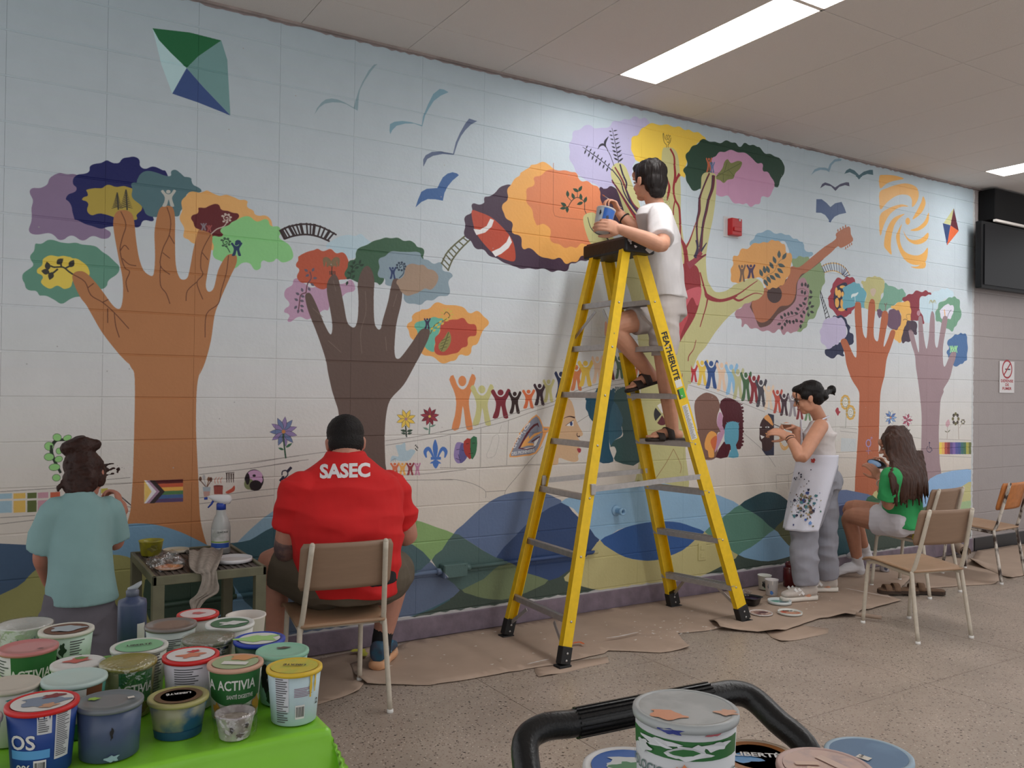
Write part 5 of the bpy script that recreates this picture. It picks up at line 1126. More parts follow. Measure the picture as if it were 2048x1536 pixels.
def tub(label, loc, D, h, body, lid, feats=(), taper=.84, open_=None, film=False, name='paint_tub', group='paint tubs', rim=None, tilt=None):
    """yoghurt tub: body lathe, lid (colour or None), prints wrapped on its wall"""
    _tn[0] += 1
    t = thing(name, label, 'tub', loc, 0, group)
    if tilt: t.rotation_euler = tilt
    r1 = D/2*.955; r0 = r1*taper
    prof = lambda z: r0+(r1-r0)*max(0, min(1, z/h))
    cam_az = math.atan2(CAM.y-loc[1], CAM.x-loc[0])
    if open_ is None:
        MB().lathe([(r0*.9, .002), (r0*.94, 0), (r0, .002), (prof(h*.5), h*.5), (r1, h-.008)], 40).build('body', body, t)
    else:
        MB().lathe([(0.001, .0), (r0*.94, 0), (r0, .002), (r1, h-.006), (D/2, h-.004), (D/2, h), (r1*.97, h), (prof(h*.75)-.0015, h*.72)], 40, closed=False).build('body', body, t)
        MB().lathe([(.0005, h*.72), (prof(h*.72)-.002, h*.72)], 40, closed=False).build('paint_inside', open_, t)
    ld = None
    if lid is not None:
        R = D/2
        ld = MB().lathe([(r1*.97, h-.009), (R, h-.009), (R+.0006, h-.005), (R, h-.001), (R-.002, h), (R-.006, h), (R-.008, h-.0018), (R*.5, h-.0018), (.0006, h-.0018)], 44, closed=False).build('lid', lid, t)
    top = h-.0012
    for f in feats:
        k = f[0]
        if k == 'disc':
            MB().lathe([(.0004, top+.0003*(len(t.children) % 3)), (f[1]*D/2, top+.0003*(len(t.children) % 3))], 36, closed=False).build('lid_print', f[2], ld)
        elif k == 'blob':
            a = cam_az+math.radians(f[4] if len(f) > 4 else 0); d = f[5] if len(f) > 5 else 0
            ox, oy = d*D/2*math.cos(a), d*D/2*math.sin(a)
            me = MB(); P = blob(f[1]*D/2, 26, f[3], 1.5)
            ca, sa = math.cos(cam_az+math.pi/2), math.sin(cam_az+math.pi/2)
            me.add([(ox+x*ca-y*sa, oy+x*sa+y*ca, top+.0012+.00025*len(ld.children)) for x, y in P], [tuple(range(len(P)))]); me.build('paint_mark', f[2], ld)
        elif k == 'ltext':
            a = cam_az+math.pi/2+math.radians(f[4] if len(f) > 4 else 0); ex = Vector((math.cos(a), math.sin(a), 0)); ey = Vector((-math.sin(a), math.cos(a), 0))
            d = f[5] if len(f) > 5 else 0
            put_text(f[1], Vector((0, 0, top+.0028))+ey*d*D/2, ex, ey, f[2], f[3], ld, 'lid_lettering', .03)
        elif k == 'tape':
            a = cam_az+math.pi/2+math.radians(f[3]); ex = Vector((math.cos(a), math.sin(a), 0)); ey = Vector((-math.sin(a), math.cos(a), 0)); c0 = Vector((0, 0, top+.0016+.00025*len(ld.children)))+ex*f[4]*D/2+ey*f[5]*D/2
            MB().add([c0+ex*sx*f[1]/2+ey*sy*f[2]/2 for sx, sy in ((-1, -1), (1, -1), (1, 1), (-1, 1))], [(0, 1, 2, 3)]).build('tape', f[6] if len(f) > 6 else C((216, 210, 200)), ld)
        elif k == 'patch':
            curved(MB(), prof, cam_az+math.radians(f[1]), cam_az+math.radians(f[2]), f[3]*h, f[4]*h, .0005+.0002*(len(t.children) % 4), 14).build('label_patch', f[5], t)
        elif k == 'swoosh':
            m = MB(); a0, a1 = cam_az+math.radians(f[1]), cam_az+math.radians(f[2]); n = 20; vs = []; fs = []
            for i in range(n+1):
                q = i/n; a = a0+(a1-a0)*q; zb = h*(f[3]-f[6]*math.sin(math.pi*q)); zt2 = h*f[4]
                for z in (zb, (zb+zt2)/2, zt2): vs.append(((prof(z)+.001)*math.cos(a), (prof(z)+.001)*math.sin(a), z))
            for i in range(n):
                for j in range(2): fs.append((i*3+j, i*3+3+j, i*3+4+j, i*3+1+j))
            m.add(vs, fs, True).build('label_patch', f[5], t)
        elif k == 'text':
            wrap_text(f[1], prof, cam_az+math.radians(f[2]), f[3]*h, f[4], f[5], t, .02, .0018, 'label_lettering', 0, f[6] if len(f) > 6 else None)
        elif k == 'bar':
            a = cam_az+math.radians(f[1]); w = math.radians(11)
            curved(MB(), prof, a-w, a+w, f[2]*h, (f[2]+.26)*h, .0014, 6).build('barcode_panel', C((224, 222, 220)), t)
            m = MB(); q = a-w*.8; rr = random.Random(_tn[0])
            while q < a+w*.78:
                dw = w*(.03+.09*rr.random()); curved(m, prof, q, q+dw, (f[2]+.04)*h, (f[2]+.23)*h, .0019, 1, 1); q += dw+w*(.04+.08*rr.random())
            tag(m.build('barcode', BLACK, t), kind='stuff')
        elif k == 'lines':
            m = MB(); rr = random.Random(_tn[0]+5); n = f[6]
            for i in range(n):
                z = h*(f[3]+(f[4]-f[3])*(i+.5)/n); a0 = cam_az+math.radians(f[1]); a1 = cam_az+math.radians(f[1]+(f[2]-f[1])*(.55+.45*rr.random()))
                curved(m, prof, a0, a1, z, z+h*(f[4]-f[3])/n*.42, .0017, 5, 1)
            tag(m.build('small_print', f[5], t), kind='stuff')
        elif k == 'drip':
            m = MB(); a = cam_az+math.radians(f[1]); z0 = h*f[2]; w = math.radians(f[4])
            n = 8; vs = []; fs = []
            for i in range(n+1):
                z = h*.97-(h*.97-z0)*i/n; ww = w*(1 if i < n-1 else .6)*(1+.25*math.sin(i*1.7))
                for s in (-1, 1): vs.append(((prof(z)+.0024)*math.cos(a+s*ww), (prof(z)+.0024)*math.sin(a+s*ww), z))
            for i in range(n): fs.append((2*i, 2*i+1, 2*i+3, 2*i+2))
            m.add(vs, fs, True).build('paint_drip', f[3], t)
        elif k == 'smear':
            m = MB(); a = cam_az+math.radians(f[1]); P = blob(1, 22, f[5]); oo = .0019+.00015*(len(t.children) % 12)
            m.add([((prof(f[2]*h+y*f[4])+oo)*math.cos(a+x*f[3]/r1), (prof(f[2]*h+y*f[4])+oo)*math.sin(a+x*f[3]/r1), f[2]*h+y*f[4]) for x, y in P], [tuple(range(22))]); m.build('paint_smear', f[6], t)
    if film:
        m = MB(); n = 48; k = 14; vs = []; fs = []
        for j in range(k+1):
            q = j/k; z = h+.002-q*h*film
            for i in range(n):
                a = 2*math.pi*i/n; w = .0012+.010*q*(.5+.5*math.sin(a*7+q*5))*(.6+.4*math.sin(a*3+1))
                r = (D/2 if z > h-.014 else prof(z)+.004)+.0012+w; vs.append((r*math.cos(a), r*math.sin(a), z+.003*math.sin(a*5+j)*q))
        for j in range(k):
            for i in range(n): fs.append((j*n+i, (j+1)*n+i, (j+1)*n+(i+1) % n, j*n+(i+1) % n))
        c = len(vs); vs.append((0, 0, h+.0015)); fs += [(c, i, (i+1) % n) for i in range(n)]
        m.add(vs, fs, True).build('cling_film', FILM, t)
    return t
def film_mat():
    m = bpy.data.materials.new('cling_film'); m.use_nodes = True; nt = m.node_tree
    for n in list(nt.nodes): nt.nodes.remove(n)
    o = nt.nodes.new('ShaderNodeOutputMaterial'); mx = nt.nodes.new('ShaderNodeMixShader'); tr = nt.nodes.new('ShaderNodeBsdfTransparent'); gl = nt.nodes.new('ShaderNodeBsdfGlossy')
    gl.inputs['Roughness'].default_value = .12; tr.inputs[0].default_value = (.94, .94, .94, 1)
    tc = nt.nodes.new('ShaderNodeTexCoord'); ns = nt.nodes.new('ShaderNodeTexNoise'); ns.inputs['Scale'].default_value = 60; bp = nt.nodes.new('ShaderNodeBump'); bp.inputs['Strength'].default_value = .8; bp.inputs['Distance'].default_value = .01
    nt.links.new(tc.outputs['Object'], ns.inputs['Vector']); nt.links.new(ns.outputs['Fac'], bp.inputs['Height']); nt.links.new(bp.outputs[0], gl.inputs['Normal'])
    mx.inputs[0].default_value = .16; nt.links.new(tr.outputs[0], mx.inputs[1]); nt.links.new(gl.outputs[0], mx.inputs[2]); nt.links.new(mx.outputs[0], o.inputs[0])
    return m
FILM = film_mat()
def lidpos(px, py, h, z=ZT): p = atZ(px, py, z+h); return (p.x, p.y, z)
def dia(px, py, h, w, z=ZT): p = atZ(px, py, z+h); return w*(p-CAM).dot(_f)/FPX
WB = C((214, 212, 206)); GB = C((44, 104, 52)); LG = C((190, 214, 196)); TXT = C((92, 92, 96)); DKG = C((30, 60, 38)); BRN = C((104, 62, 38)); RLID = C((206, 32, 34), .35); CLR = C((186, 188, 186), .3)
def T(label, px, py, w, body, lid, feats=(), h=.114, **k):
    return tub(label, lidpos(px, py, h), min(.124, dia(px, py, h, w)), h, body, lid, feats, **k)
T('open white yoghurt tub with pale teal paint at the far left back', 51, 1247, 102, WB, None, [('text', "siggi's", 2, .72, .02, C((120, 128, 140)))], open_=C((150, 176, 162), c2=(196, 202, 190), nscale=30), film=.35)
T('pale green yoghurt tub with a brown printed lid at the left back', 133, 1257, 104, LG, C((212, 208, 196)), [('disc', .80, BRN), ('disc', .46, C((48, 38, 36))), ('blob', .40, C((168, 178, 184)), 3), ('lines', 8, 45, .1, .85, TXT, 14), ('smear', -28, .45, .012, .02, 4, BLACK), ('smear', -8, .68, .008, .014, 9, DKG), ('text', 'LIBERTÉ', -36, .30, .012, WHITE)])
T('green yoghurt tub with a pink painted lid at the left', 57, 1292, 113, WB, C((196, 122, 120), .25), [('patch', -36, 80, .2, .97, GB), ('text', 'ACTIVIA', 6, .56, .022, WHITE, .085), ('lines', -78, -42, .3, .85, TXT, 9), ('blob', .07, C((120, 60, 62)), 2, 40, .6), ('patch', -30, 60, .36, .375, C((150, 200, 120)))])
T('white lidded tub with fruit print behind the mint lid', 156, 1324, 100, WB, C((214, 212, 208)), [('blob', .3, C((196, 96, 84)), 5, 180, .3), ('blob', .16, C((96, 140, 70)), 8, 170, .55)], h=.104)
T('tub with a plain pale mint lid and teal paint near the front', 149, 1353, 125, C((52, 118, 104), .4), C((186, 206, 200), .35), [('patch', -2, 40, .3, .9, C((206, 206, 200))), ('patch', 22, 60, .5, .92, BRN), ('smear', -20, .4, .02, .03, 6, C((60, 150, 150)))])
T('beige lidded tub at the left edge of the table', 22, 1366, 108, WB, C((196, 186, 172)), [('smear', 10, .75, .02, .012, 3, C((70, 150, 150))), ('smear', 30, .6, .012, .01, 5, C((70, 150, 150)))])
T('front blue yoghurt tub with a red rimmed lid', 85, 1402, 136, C((30, 66, 140)), RLID, [('disc', .84, C((216, 212, 206))), ('blob', .42, C((124, 136, 156)), 3, 10, .05), ('blob', .2, C((132, 34, 40)), 7, 140, .45), ('blob', .16, C((200, 150, 116)), 9, 20, .5), ('text', 'OS', -34, .56, .026, WHITE), ('patch', -60, 14, .30, .43, C((90, 160, 214))), ('patch', -8, 16, .66, .92, C((206, 208, 210))), ('lines', -6, 14, .68, .9, TXT, 7), ('patch', 22, 52, .25, .94, C((206, 208, 210))), ('lines', 24, 50, .28, .92, TXT, 22), ('text', '0%', -34, .16, .016, WHITE), ('bar', -3, .02)], h=.124)
T('slate blue tub with a clear lid standing at the front', 220, 1399, 125, C((74, 88, 116), .35, noise=.08, nscale=30), C((112, 118, 122), .25), [('blob', .12, C((150, 190, 70)), 3, -120, .55), ('tape', .012, .010, 10, .6, -.15), ('smear', 4, .55, .003, .012, 2, BLACK), ('smear', 6, .09, .012, .007, 6, C((150, 180, 190)))], h=.103, taper=.92)
T('tub with a frosted lid over a green printed disc', 279, 1290, 108, C((206, 208, 196)), C((206, 208, 200), .35), [('disc', .82, C((128, 184, 140))), ('ltext', 'LIBERTÉ', .011, BLACK, 0, -.05), ('lines', 22, 60, .1, .9, TXT, 14)])
T('cling-wrapped green tub with olive paint under the film', 257, 1321, 106, C((150, 146, 92)), C((160, 150, 70), .3), [('patch', -20, 60, .3, .9, GB), ('text', 'ACTIVIA', 18, .58, .02, WHITE, .08), ('smear', 30, .2, .02, .015, 4, C((90, 80, 40)))], film=.8)
T('clear-lidded tub with grey-brown paint at the middle back', 342, 1247, 99, C((196, 206, 202)), C((120, 112, 108), .22), [('lines', -30, 30, .1, .78, TXT, 16)])
T('white lid tub with a green disc and white paint mark at the back', 460, 1245, 94, WB, C((216, 216, 212)), [('disc', .78, C((52, 104, 66))), ('blob', .34, C((206, 206, 204)), 4, 30, .1), ('text', '315', 6, .72, .014, BRN)])
T('pale pink empty tub behind the white lid tub', 492, 1229, 78, C((214, 206, 198)), None, [], open_=C((206, 178, 166)), h=.108)
T('red-rimmed lid tub at the far back of the table', 396, 1226, 80, WB, RLID, [('disc', .84, C((214, 196, 196))), ('blob', .2, C((190, 90, 90)), 3)], h=.106)
T('cling-wrapped tub with grey-olive paint behind the red lid', 417, 1274, 98, C((160, 160, 140)), C((126, 128, 106), .25), [('lines', 6, 50, .3, .8, TXT, 9), ('patch', 4, 54, .82, .88, BLACK)], film=.3)
T('tub with a royal blue rimmed lid and lime paint', 519, 1276, 100, C((38, 78, 52)), C((38, 66, 170), .35), [('disc', .80, C((212, 212, 206))), ('blob', .5, C((158, 202, 120)), 6, 0, .05)])
T('pale aqua tub with a mint painted lid at the right', 565, 1299, 103, C((160, 204, 196)), C((140, 190, 164)), [('blob', .16, C((86, 66, 56)), 4, 180, .25), ('smear', -42, .55, .016, .03, 3, BLACK), ('text', 'LI', -30, .5, .014, WHITE), ('smear', -34, .2, .008, .012, 8, DKG)])
T('white tub with a red rimmed lid in the middle of the table', 382, 1308, 108, C((214, 210, 218)), RLID, [('disc', .84, C((218, 214, 212))), ('blob', .3, C((206, 124, 96)), 2, 0, .15), ('blob', .14, C((196, 50, 56)), 5, 160, .35), ('lines', -36, 34, .18, .86, TXT, 15)])
T('green and white yoghurt tub with a peach smeared lid', 471, 1323, 108, WB, C((206, 160, 138)), [('disc', .82, C((160, 176, 134))), ('blob', .3, C((206, 144, 88)), 3, 150, .5), ('tape', .055, .02, -20, .05, -.2, C((222, 218, 212))), ('swoosh', -70, 66, .44, .96, GB, .14), ('text', 'ACTIVIA', 4, .70, .021, WHITE, .082), ('text', 'A', -58, .70, .021, WHITE), ('text', 'SANTÉ DIGESTIVE', 12, .48, .0085, WHITE, .055), ('text', 'sans gelatine', -4, .20, .007, TXT), ('text', '3', 38, .2, .017, DKG), ('smear', -46, .2, .01, .02, 4, C((206, 150, 60))), ('smear', 52, .24, .012, .022, 7, C((206, 150, 60)))])
T('pale blue tub with a yellow paint-dripped lid at the table corner', 589, 1331, 109, C((190, 212, 218)), C((222, 186, 52), .35), [('disc', .84, C((180, 186, 72), c2=(206, 186, 60), nscale=30)), ('ltext', 'LIBERTÉ', .010, BLACK, 165, 0), ('patch', -44, -12, .28, .92, C((212, 214, 222))), ('lines', -43, -13, .06, .9, TXT, 20), ('lines', 0, 44, .54, .72, C((150, 110, 130)), 6), ('bar', 14, .14), ('drip', 38, .52, C((222, 186, 52)), 3.0), ('drip', 50, .60, C((222, 186, 52)), 2.2), ('text', '2', 62, .4, .012, BLACK)])
T('short olive-smeared tub with blue paint inside at the front', 357, 1390, 116, C((150, 150, 116), .3, c2=(36, 84, 116), nscale=14), C((168, 162, 104), .35), [('disc', .78, C((104, 78, 50))), ('disc', .58, C((44, 40, 60))), ('ltext', 'LIBERTÉ', .010, WHITE, 180, -.05), ('patch', -75, 75, 0, .22, C((30, 76, 106)))], h=.076, taper=.80)
tub('small white paint cup wrapped in cling film at the table front', lidpos(470, 1423, .05), .079, .05, C((206, 200, 198), c2=(172, 160, 160), nscale=40), None, [('smear', -10, .5, .004, .006, 3, BLACK), ('smear', 16, .24, .008, .005, 4, C((96, 84, 80))), ('smear', 40, .6, .004, .005, 8, BLACK)], taper=.8, open_=C((196, 186, 172), c2=(160, 146, 130), nscale=60), film=.92, name='paint_cup')
tub('tub with a barcode cut off at the left edge of the table', (-.084, -2.500, ZT), .116, .112, C((206, 212, 204)), C((200, 198, 190)), [('bar', 44, .1), ('smear', 50, .5, .014, .02, 3, C((60, 150, 140)))])
# squeeze bottle behind the tubs
p = atZ(263, 1312, ZT)
t = thing('paint_bottle', 'slate blue squeeze paint bottle with a cap standing behind the tubs', 'bottle', (p.x, p.y, ZT))
sc = (p-CAM).dot(_f)/FPX
r = 27*sc; H = 112*sc
MB().lathe([(r*.92, 0), (r, .004), (r, H*.93), (r*.96, H), (r*.5, H+.006), (r*.42, H+.012)], 32).build('bottle_body', C((62, 74, 104), .35), t)
MB().lathe([(r*.44, H+.010), (r*.46, H+.024), (r*.3, H+.03), (r*.22, H+.03)], 20).build('cap', C((92, 98, 112), .4), t)
m = MB(); m.loft([((0, 0, H+.026), (r*.3, 0, 0), (0, r*.26, 0)), ((r*.14, 0, H+.036), (r*.5, 0, .004), (0, r*.3, 0)), ((r*.3, 0, H+.042), (r*.32, 0, .006), (0, r*.2, 0))], 14); m.build('spout_top', C((160, 166, 172), .35), t)
a = math.atan2(CAM.y-p.y, CAM.x-p.x); pf = lambda z: r
curved(MB(), pf, a+.35, a+1.0, H*.05, H*.62, .0006).build('label_patch', C((214, 210, 206)), t)
m = MB(); [curved(m, pf, a+.45, a+.62+.2*(i % 3 == 0), H*(.08+.02*i), H*(.09+.02*i), .0012, 3, 1) for i in range(12)]; tag(m.build('small_print', BRN, t), kind='stuff')

# ------------------------------------------------------------------ trolley at the bottom edge with tall tubs
ZC = .80
hl, hr = atD(1112, 1452, 1.17), atD(1452, 1388, 1.27)
ex = (hr-hl); ex.z = 0; ex.normalize(); ey = Vector((-ex.y, ex.x, 0)); ey = ey if ey.dot(Vector((_f.x, _f.y, 0))) > 0 else -ey
ang = math.atan2(ex.y, ex.x)
mid = (hl+hr)/2; org = mid-ey*.365; org.z = 0
t = thing('utility_cart', 'black plastic utility cart with a curved push handle', 'cart', org, ang)
BLK = mat('cart_black', (20, 20, 21), .34, noise=.08, nscale=40, bump=.1, bscale=200)
def L(p): 
    d = Vector(p)-org; return Vector((d.dot(ex), d.dot(ey), d.z))
gl, gr = L(hl), L(hr)
w2 = .27
def tray(z, nm):
    m = MB(); m.box((0, -.02, z-.008), (w2*2, .66, .016), ch=.005)
    for s in (-1, 1): m.box((s*(w2-.012), -.02, z+.012), (.024, .66, .04), ch=.006)
    for y in (-.34, .30): m.box((0, y, z+.012), (w2*2, .024, .04), ch=.006)
    m.build(nm, BLK, t)
tray(ZC, 'top_tray'); tray(.28, 'bottom_tray')
for sx in (-1, 1):
    for y in (-.30, .26):
        MB().tube([(sx*(w2-.03), y, .12), (sx*(w2-.03), y, ZC)], .018, 12).build('post', BLK, t)
        cst = MB().tube([(sx*(w2-.03), y, .13), (sx*(w2-.03), y, .06)], .01, 10).build('caster', mat('steel', (150, 150, 152), .35, .8), t)
        MB().tube([(sx*(w2-.03)-.014, y, .05), (sx*(w2-.03)+.014, y, .05)], .05, 20).build('wheel', RUB, cst)
zg = (gl.z+gr.z)/2
hp = [(gl.x-.062, .26, ZC+.01), (gl.x-.062, .30, ZC+.05), (gl.x-.060, gl.y-.05, gl.z-.05), (gl.x-.050, gl.y-.012, gl.z-.012), (gl.x-.02, gl.y, gl.z), (gl.x+.02, gl.y, gl.z)]
hq = [(gr.x-.02, gr.y, gr.z), (gr.x+.015, gr.y, gr.z), (gr.x+.04, gr.y-.012, gr.z-.008), (gr.x+.055, gr.y-.05, gr.z-.03), (gr.x+.072, .27, ZC+.08), (gr.x+.075, .25, ZC+.01)]
hd = MB().tube(catmull(hp, 6)+catmull(hq, 6), .0185, 18).build('push_handle', BLK, t)
m = MB(); a0 = gl+Vector((.03, 0, 0)); b0 = gr-Vector((.03, 0, 0)); dd = (b0-a0).normalized()
for k in range(18):
    a = 2*math.pi*k/18; u = Vector((0, math.cos(a), math.sin(a))); m.beam(a0+u*.0195, b0+u*.0195, .0030, .003, u)
m.build('ribbed_grip', BLK, hd)
def CT(label, px, py, depth, body, lid, feats, h=.19, taper=.86):
    q = atD(px, py, depth); D = .118
    return tub(label, (q.x, q.y, ZC), D, q.z-ZC, body, lid, feats, taper=taper, group='tubs on the cart')
CT('large white tub with green lettering and grey orange-smeared lid on the cart', 1371, 1413, .962, C((206, 208, 210)), C((168, 172, 172), .35), [('disc', .9, C((150, 152, 150), .4, c2=(168, 170, 168), nscale=20)), ('blob', .22, C((214, 140, 96)), 3, -35, .62), ('blob', .14, C((206, 150, 116)), 5, 80, .78), ('patch', -78, 74, .835, .925, GB), ('smear', -30, .90, .022, .005, 2, C((206, 208, 210))), ('smear', 4, .875, .022, .009, 12, C((206, 208, 210))), ('smear', 36, .90, .016, .005, 15, C((206, 208, 210))), ('smear', -52, .86, .012, .006, 9, C((206, 208, 210))), ('text', 'BIOLOGIQUE', -46, .765, .011, C((96, 116, 116)), .075), ('text', 'ORGANIC', 36, .75, .011, C((96, 116, 116))), ('smear', -2, .77, .008, .012, 4, C((214, 134, 92))), ('smear', 30, .72, .012, .014, 21, C((206, 112, 66))), ('smear', -14, .968, .012, .0035, 6, C((40, 52, 128))), ('smear', 34, .966, .012, .004, 7, C((168, 84, 92)))])
CT('white rimmed lid tub with a blue and green print on the cart', 1258, 1530, 1.09, WB, C((222, 220, 218)), [('disc', .82, C((48, 96, 172))), ('blob', .36, C((206, 208, 206)), 3), ('blob', .24, C((72, 130, 84)), 5, 0, .1)])
CT('tub with a brown printed lid between the white tubs on the cart', 1514, 1512, 1.175, WB, C((206, 186, 164)), [('disc', .86, C((168, 108, 56))), ('disc', .68, C((50, 42, 42))), ('ltext', 'LIBERTÉ', .013, WHITE, 10, 0), ('blob', .3, C((92, 150, 200)), 4, -60, .5)])
CT('tub with a dusty pink painted lid on the cart', 1650, 1532, 1.068, C((196, 168, 164)), C((198, 164, 154), .4), [('disc', .86, C((176, 150, 146), .4, c2=(206, 172, 156), nscale=28)), ('tape', .062, .013, -40, .12, .25, C((212, 182, 164))), ('tape', .03, .010, 20, -.35, .1, C((216, 184, 162))), ('tape', .03, .009, 0, -.1, -.25, C((216, 184, 162))), ('smear', 0, .9, .01, .01, 3, C((170, 120, 120)))])
CT('tub with a sky blue painted lid at the right of the cart', 1737, 1506, 1.195, C((130, 160, 180)), C((150, 176, 194), .35), [('disc', .88, C((74, 112, 148), .4, c2=(88, 126, 160), nscale=16)), ('tape', .018, .013, -25, .05, -.35, C((222, 214, 200))), ('ltext', '3', .008, BLACK, -25, -.35)])
# ------------------------------------------------------------------ olive metal side table and what stands on it
ZS = .645
OLV = mat('olive_metal', (104, 102, 80), .5, noise=.1, nscale=20); DKT = mat('ribbed_top', (70, 62, 56), .5, noise=.2, nscale=14)
c = [atZ(x, y, ZS) for x, y in ((265, 1102), (300, 1155), (527, 1135), (465, 1085))]
tx0, tx1, ty0, ty1 = .505, .945, -.775, -.185
t = thing('metal_side_table', 'olive metal side table with a ribbed dark top beside the seated man', 'table', ((tx0+tx1)/2, (ty0+ty1)/2, 0))
hw, hd_ = (tx1-tx0)/2, (ty1-ty0)/2
MB().box((0, 0, ZS-.012), (2*hw-.01, 2*hd_-.01, .014), ch=.003).build('tabletop', DKT, t)
for i in range(15):
    x = -hw+.04+i*(2*hw-.08)/14; MB().box((x, 0, ZS-.004), (.012, 2*hd_-.05, .005), ch=.0015).build('rib', DKT, t)
for s in (-1, 1):
    MB().box((s*(hw-.008), 0, ZS-.014), (.016, 2*hd_, .036), ch=.003).build('edge_rail', OLV, t)
    MB().box((0, s*(hd_-.008), ZS-.014), (2*hw, .016, .036), ch=.003).build('edge_rail', OLV, t)
    for u in (-1, 1): MB().box((s*(hw-.022), u*(hd_-.022), (ZS-.03)/2), (.044, .044, ZS-.03), ch=.003).build('leg', OLV, t)
MB().box((0, 0, .14), (2*hw-.05, 2*hd_-.05, .012), ch=.003).build('shelf', OLV, t)
def on(px, py, z=ZS+.0005): p = atZ(px, py, z); return (p.x, p.y, z)
p = on(302, 1110); tub('translucent deli pot of olive paint on the metal side table', p, .104, .066, C((164, 156, 40), .35, c2=(140, 132, 50), nscale=24), None, [('smear', 10, .55, .022, .014, 5, C((110, 104, 44)))], taper=.82, open_=C((156, 150, 44)), name='paint_pot', group='pots on the side table')
def palette(label, p, D, rim, paint, marks=(), tilt=(0, 0, 0), nm='paint_palette', grp='lids used as palettes', hh=.012):
    t = thing(nm, label, 'palette', p, 0, grp); t.rotation_euler = tilt; R = D/2
    MB().lathe([(R*.93, 0), (R, .001), (R, hh), (R-.003, hh), (R-.004, .003), (.0005, .003)], 40, closed=False).build('lid_rim', rim, t)
    MB().lathe([(.0005, .0036), (R-.005, .0036)], 36, closed=False).build('paint_film', paint, t)
    for i, (dx, dy, r, cc) in enumerate(marks):
        MB().add([(dx*R+x, dy*R+y, .0042+.0003*i) for x, y in blob(r*R, 20, i+int(D*1000), 1.3)], [tuple(range(20))]).build('paint_blob', cc, t)
    return t
palette('cream paint lid lying behind the olive pot on the side table', on(352, 1103), .112, C((196, 188, 172)), C((206, 196, 170), .5, c2=(190, 178, 150), nscale=40))
palette('white tub lid lying upside down on the side table corner', on(466, 1122), .158, C((222, 220, 222)), C((214, 210, 208)), hh=.016)
t = thing('film_wrapped_palette', 'orange paint palette crumpled in cling film on the side table', 'palette', on(338, 1136), 0)
MB().lathe([(.05, 0), (.056, .006), (.052, .006), (.0005, .004)], 30, closed=False).build('plate', C((206, 166, 140)), t)
for i, (dx, dy, r, cc) in enumerate(((.018, -.004, .026, (214, 132, 60)), (-.022, .006, .026, (206, 138, 100)), (.0, .028, .014, (196, 110, 60)))): MB().sphere((dx, dy, .006), (r, r*.8, .006), 14, 7).build('paint_blob', C(cc, .3), t)
def crumple(name, pts, r, seed, m, parent, n=20, k=12, amp=.35):
    mb = MB(); P = catmull(pts, 4); rr = random.Random(seed); ph = [rr.random()*6 for _ in range(6)]
    secs = []
    for i, p in enumerate(P):
        q = i/(len(P)-1); R = r(q)
        ring = []
        secs.append((p, R))
    vs = []; fs = []
    for i, (p, R) in enumerate(secs):
        t_ = Vector(P[min(i+1, len(P)-1)])-Vector(P[max(0, i-1)]); t_.normalize(); x = t_.orthogonal().normalized(); y = t_.cross(x)
        for j in range(n):
            a = 2*math.pi*j/n; f = 1+amp*math.sin(a*3+ph[0]+i*.5)+amp*.7*math.sin(a*5+ph[1]-i*.9)+amp*.4*math.sin(a*9+ph[2]+i*1.7)
            vs.append(Vector(p)+(x*math.cos(a)*R[0]+y*math.sin(a)*R[1])*f)
    for i in range(len(secs)-1):
        for j in range(n): fs.append((i*n+j, i*n+(j+1) % n, (i+1)*n+(j+1) % n, (i+1)*n+j))
    fs.append(tuple(reversed(range(n)))); fs.append(tuple((len(secs)-1)*n+j for j in range(n)))
    return mb.add(vs, fs, True).build(name, m, parent)
crumple('film', [(-.075, .0, .012), (-.05, .005, .026), (-.01, .0, .022), (.03, -.005, .02), (.062, 0, .01)], lambda q: (.028*(.5+math.sin(math.pi*q)), .026*(.4+.8*math.sin(math.pi*q))), 3, FILM, t)
# rag hanging over the edge
RAG = mat('grey_rag', (148, 138, 128), .85, noise=.18, nscale=40, bump=.5, bscale=60)
def rag():
    top = on(410, 1112); e = atY(418, 1147, ty0-.012); b = atY(390, 1228, ty0-.03)
    A = [Vector(top)+Vector((-.03, .03, .012)), Vector(top)+Vector((.0, -.02, .03)), Vector((e.x-.01, ty0+.03, ZS+.014)), Vector((e.x, ty0-.016, ZS-.005)), Vector((e.x-.005, ty0-.024, ZS-.07)), Vector((b.x+.01, ty0-.028, b.z+.05)), b]
    P = [Vector(q) for q in catmull([tuple(a) for a in A], 6)]; n = 26; vs = []; fs = []
    for i, p in enumerate(P):
        q = i/(len(P)-1); w = (.05+.022*math.sin(q*9))*(1 if q < .62 else max(.03, 1-(q-.62)/.38))
        tdir = P[min(i+1, len(P)-1)]-P[max(i-1, 0)]; nn = tdir.cross(Vector((1, 0, 0))).normalized()
        for j in range(n+1):
            u = j/n*2-1
            vs.append(p+Vector((u*w, 0, 0))+nn*(.006*math.sin(u*5+q*5)+.004*math.sin(u*11+q*17))*(.5+.5*min(1, w/.05)))
    for i in range(len(P)-1):
        for j in range(n): a = i*(n+1)+j; fs.append((a, a+1, a+n+2, a+n+1))
    o = MB().add(vs, fs, True).build('paint_rag', RAG); md = o.modifiers.new('s', 'SOLIDIFY'); md.thickness = .002
    tag(o, 'crumpled grey rag hanging over the edge of the metal side table', 'rag')
rag()
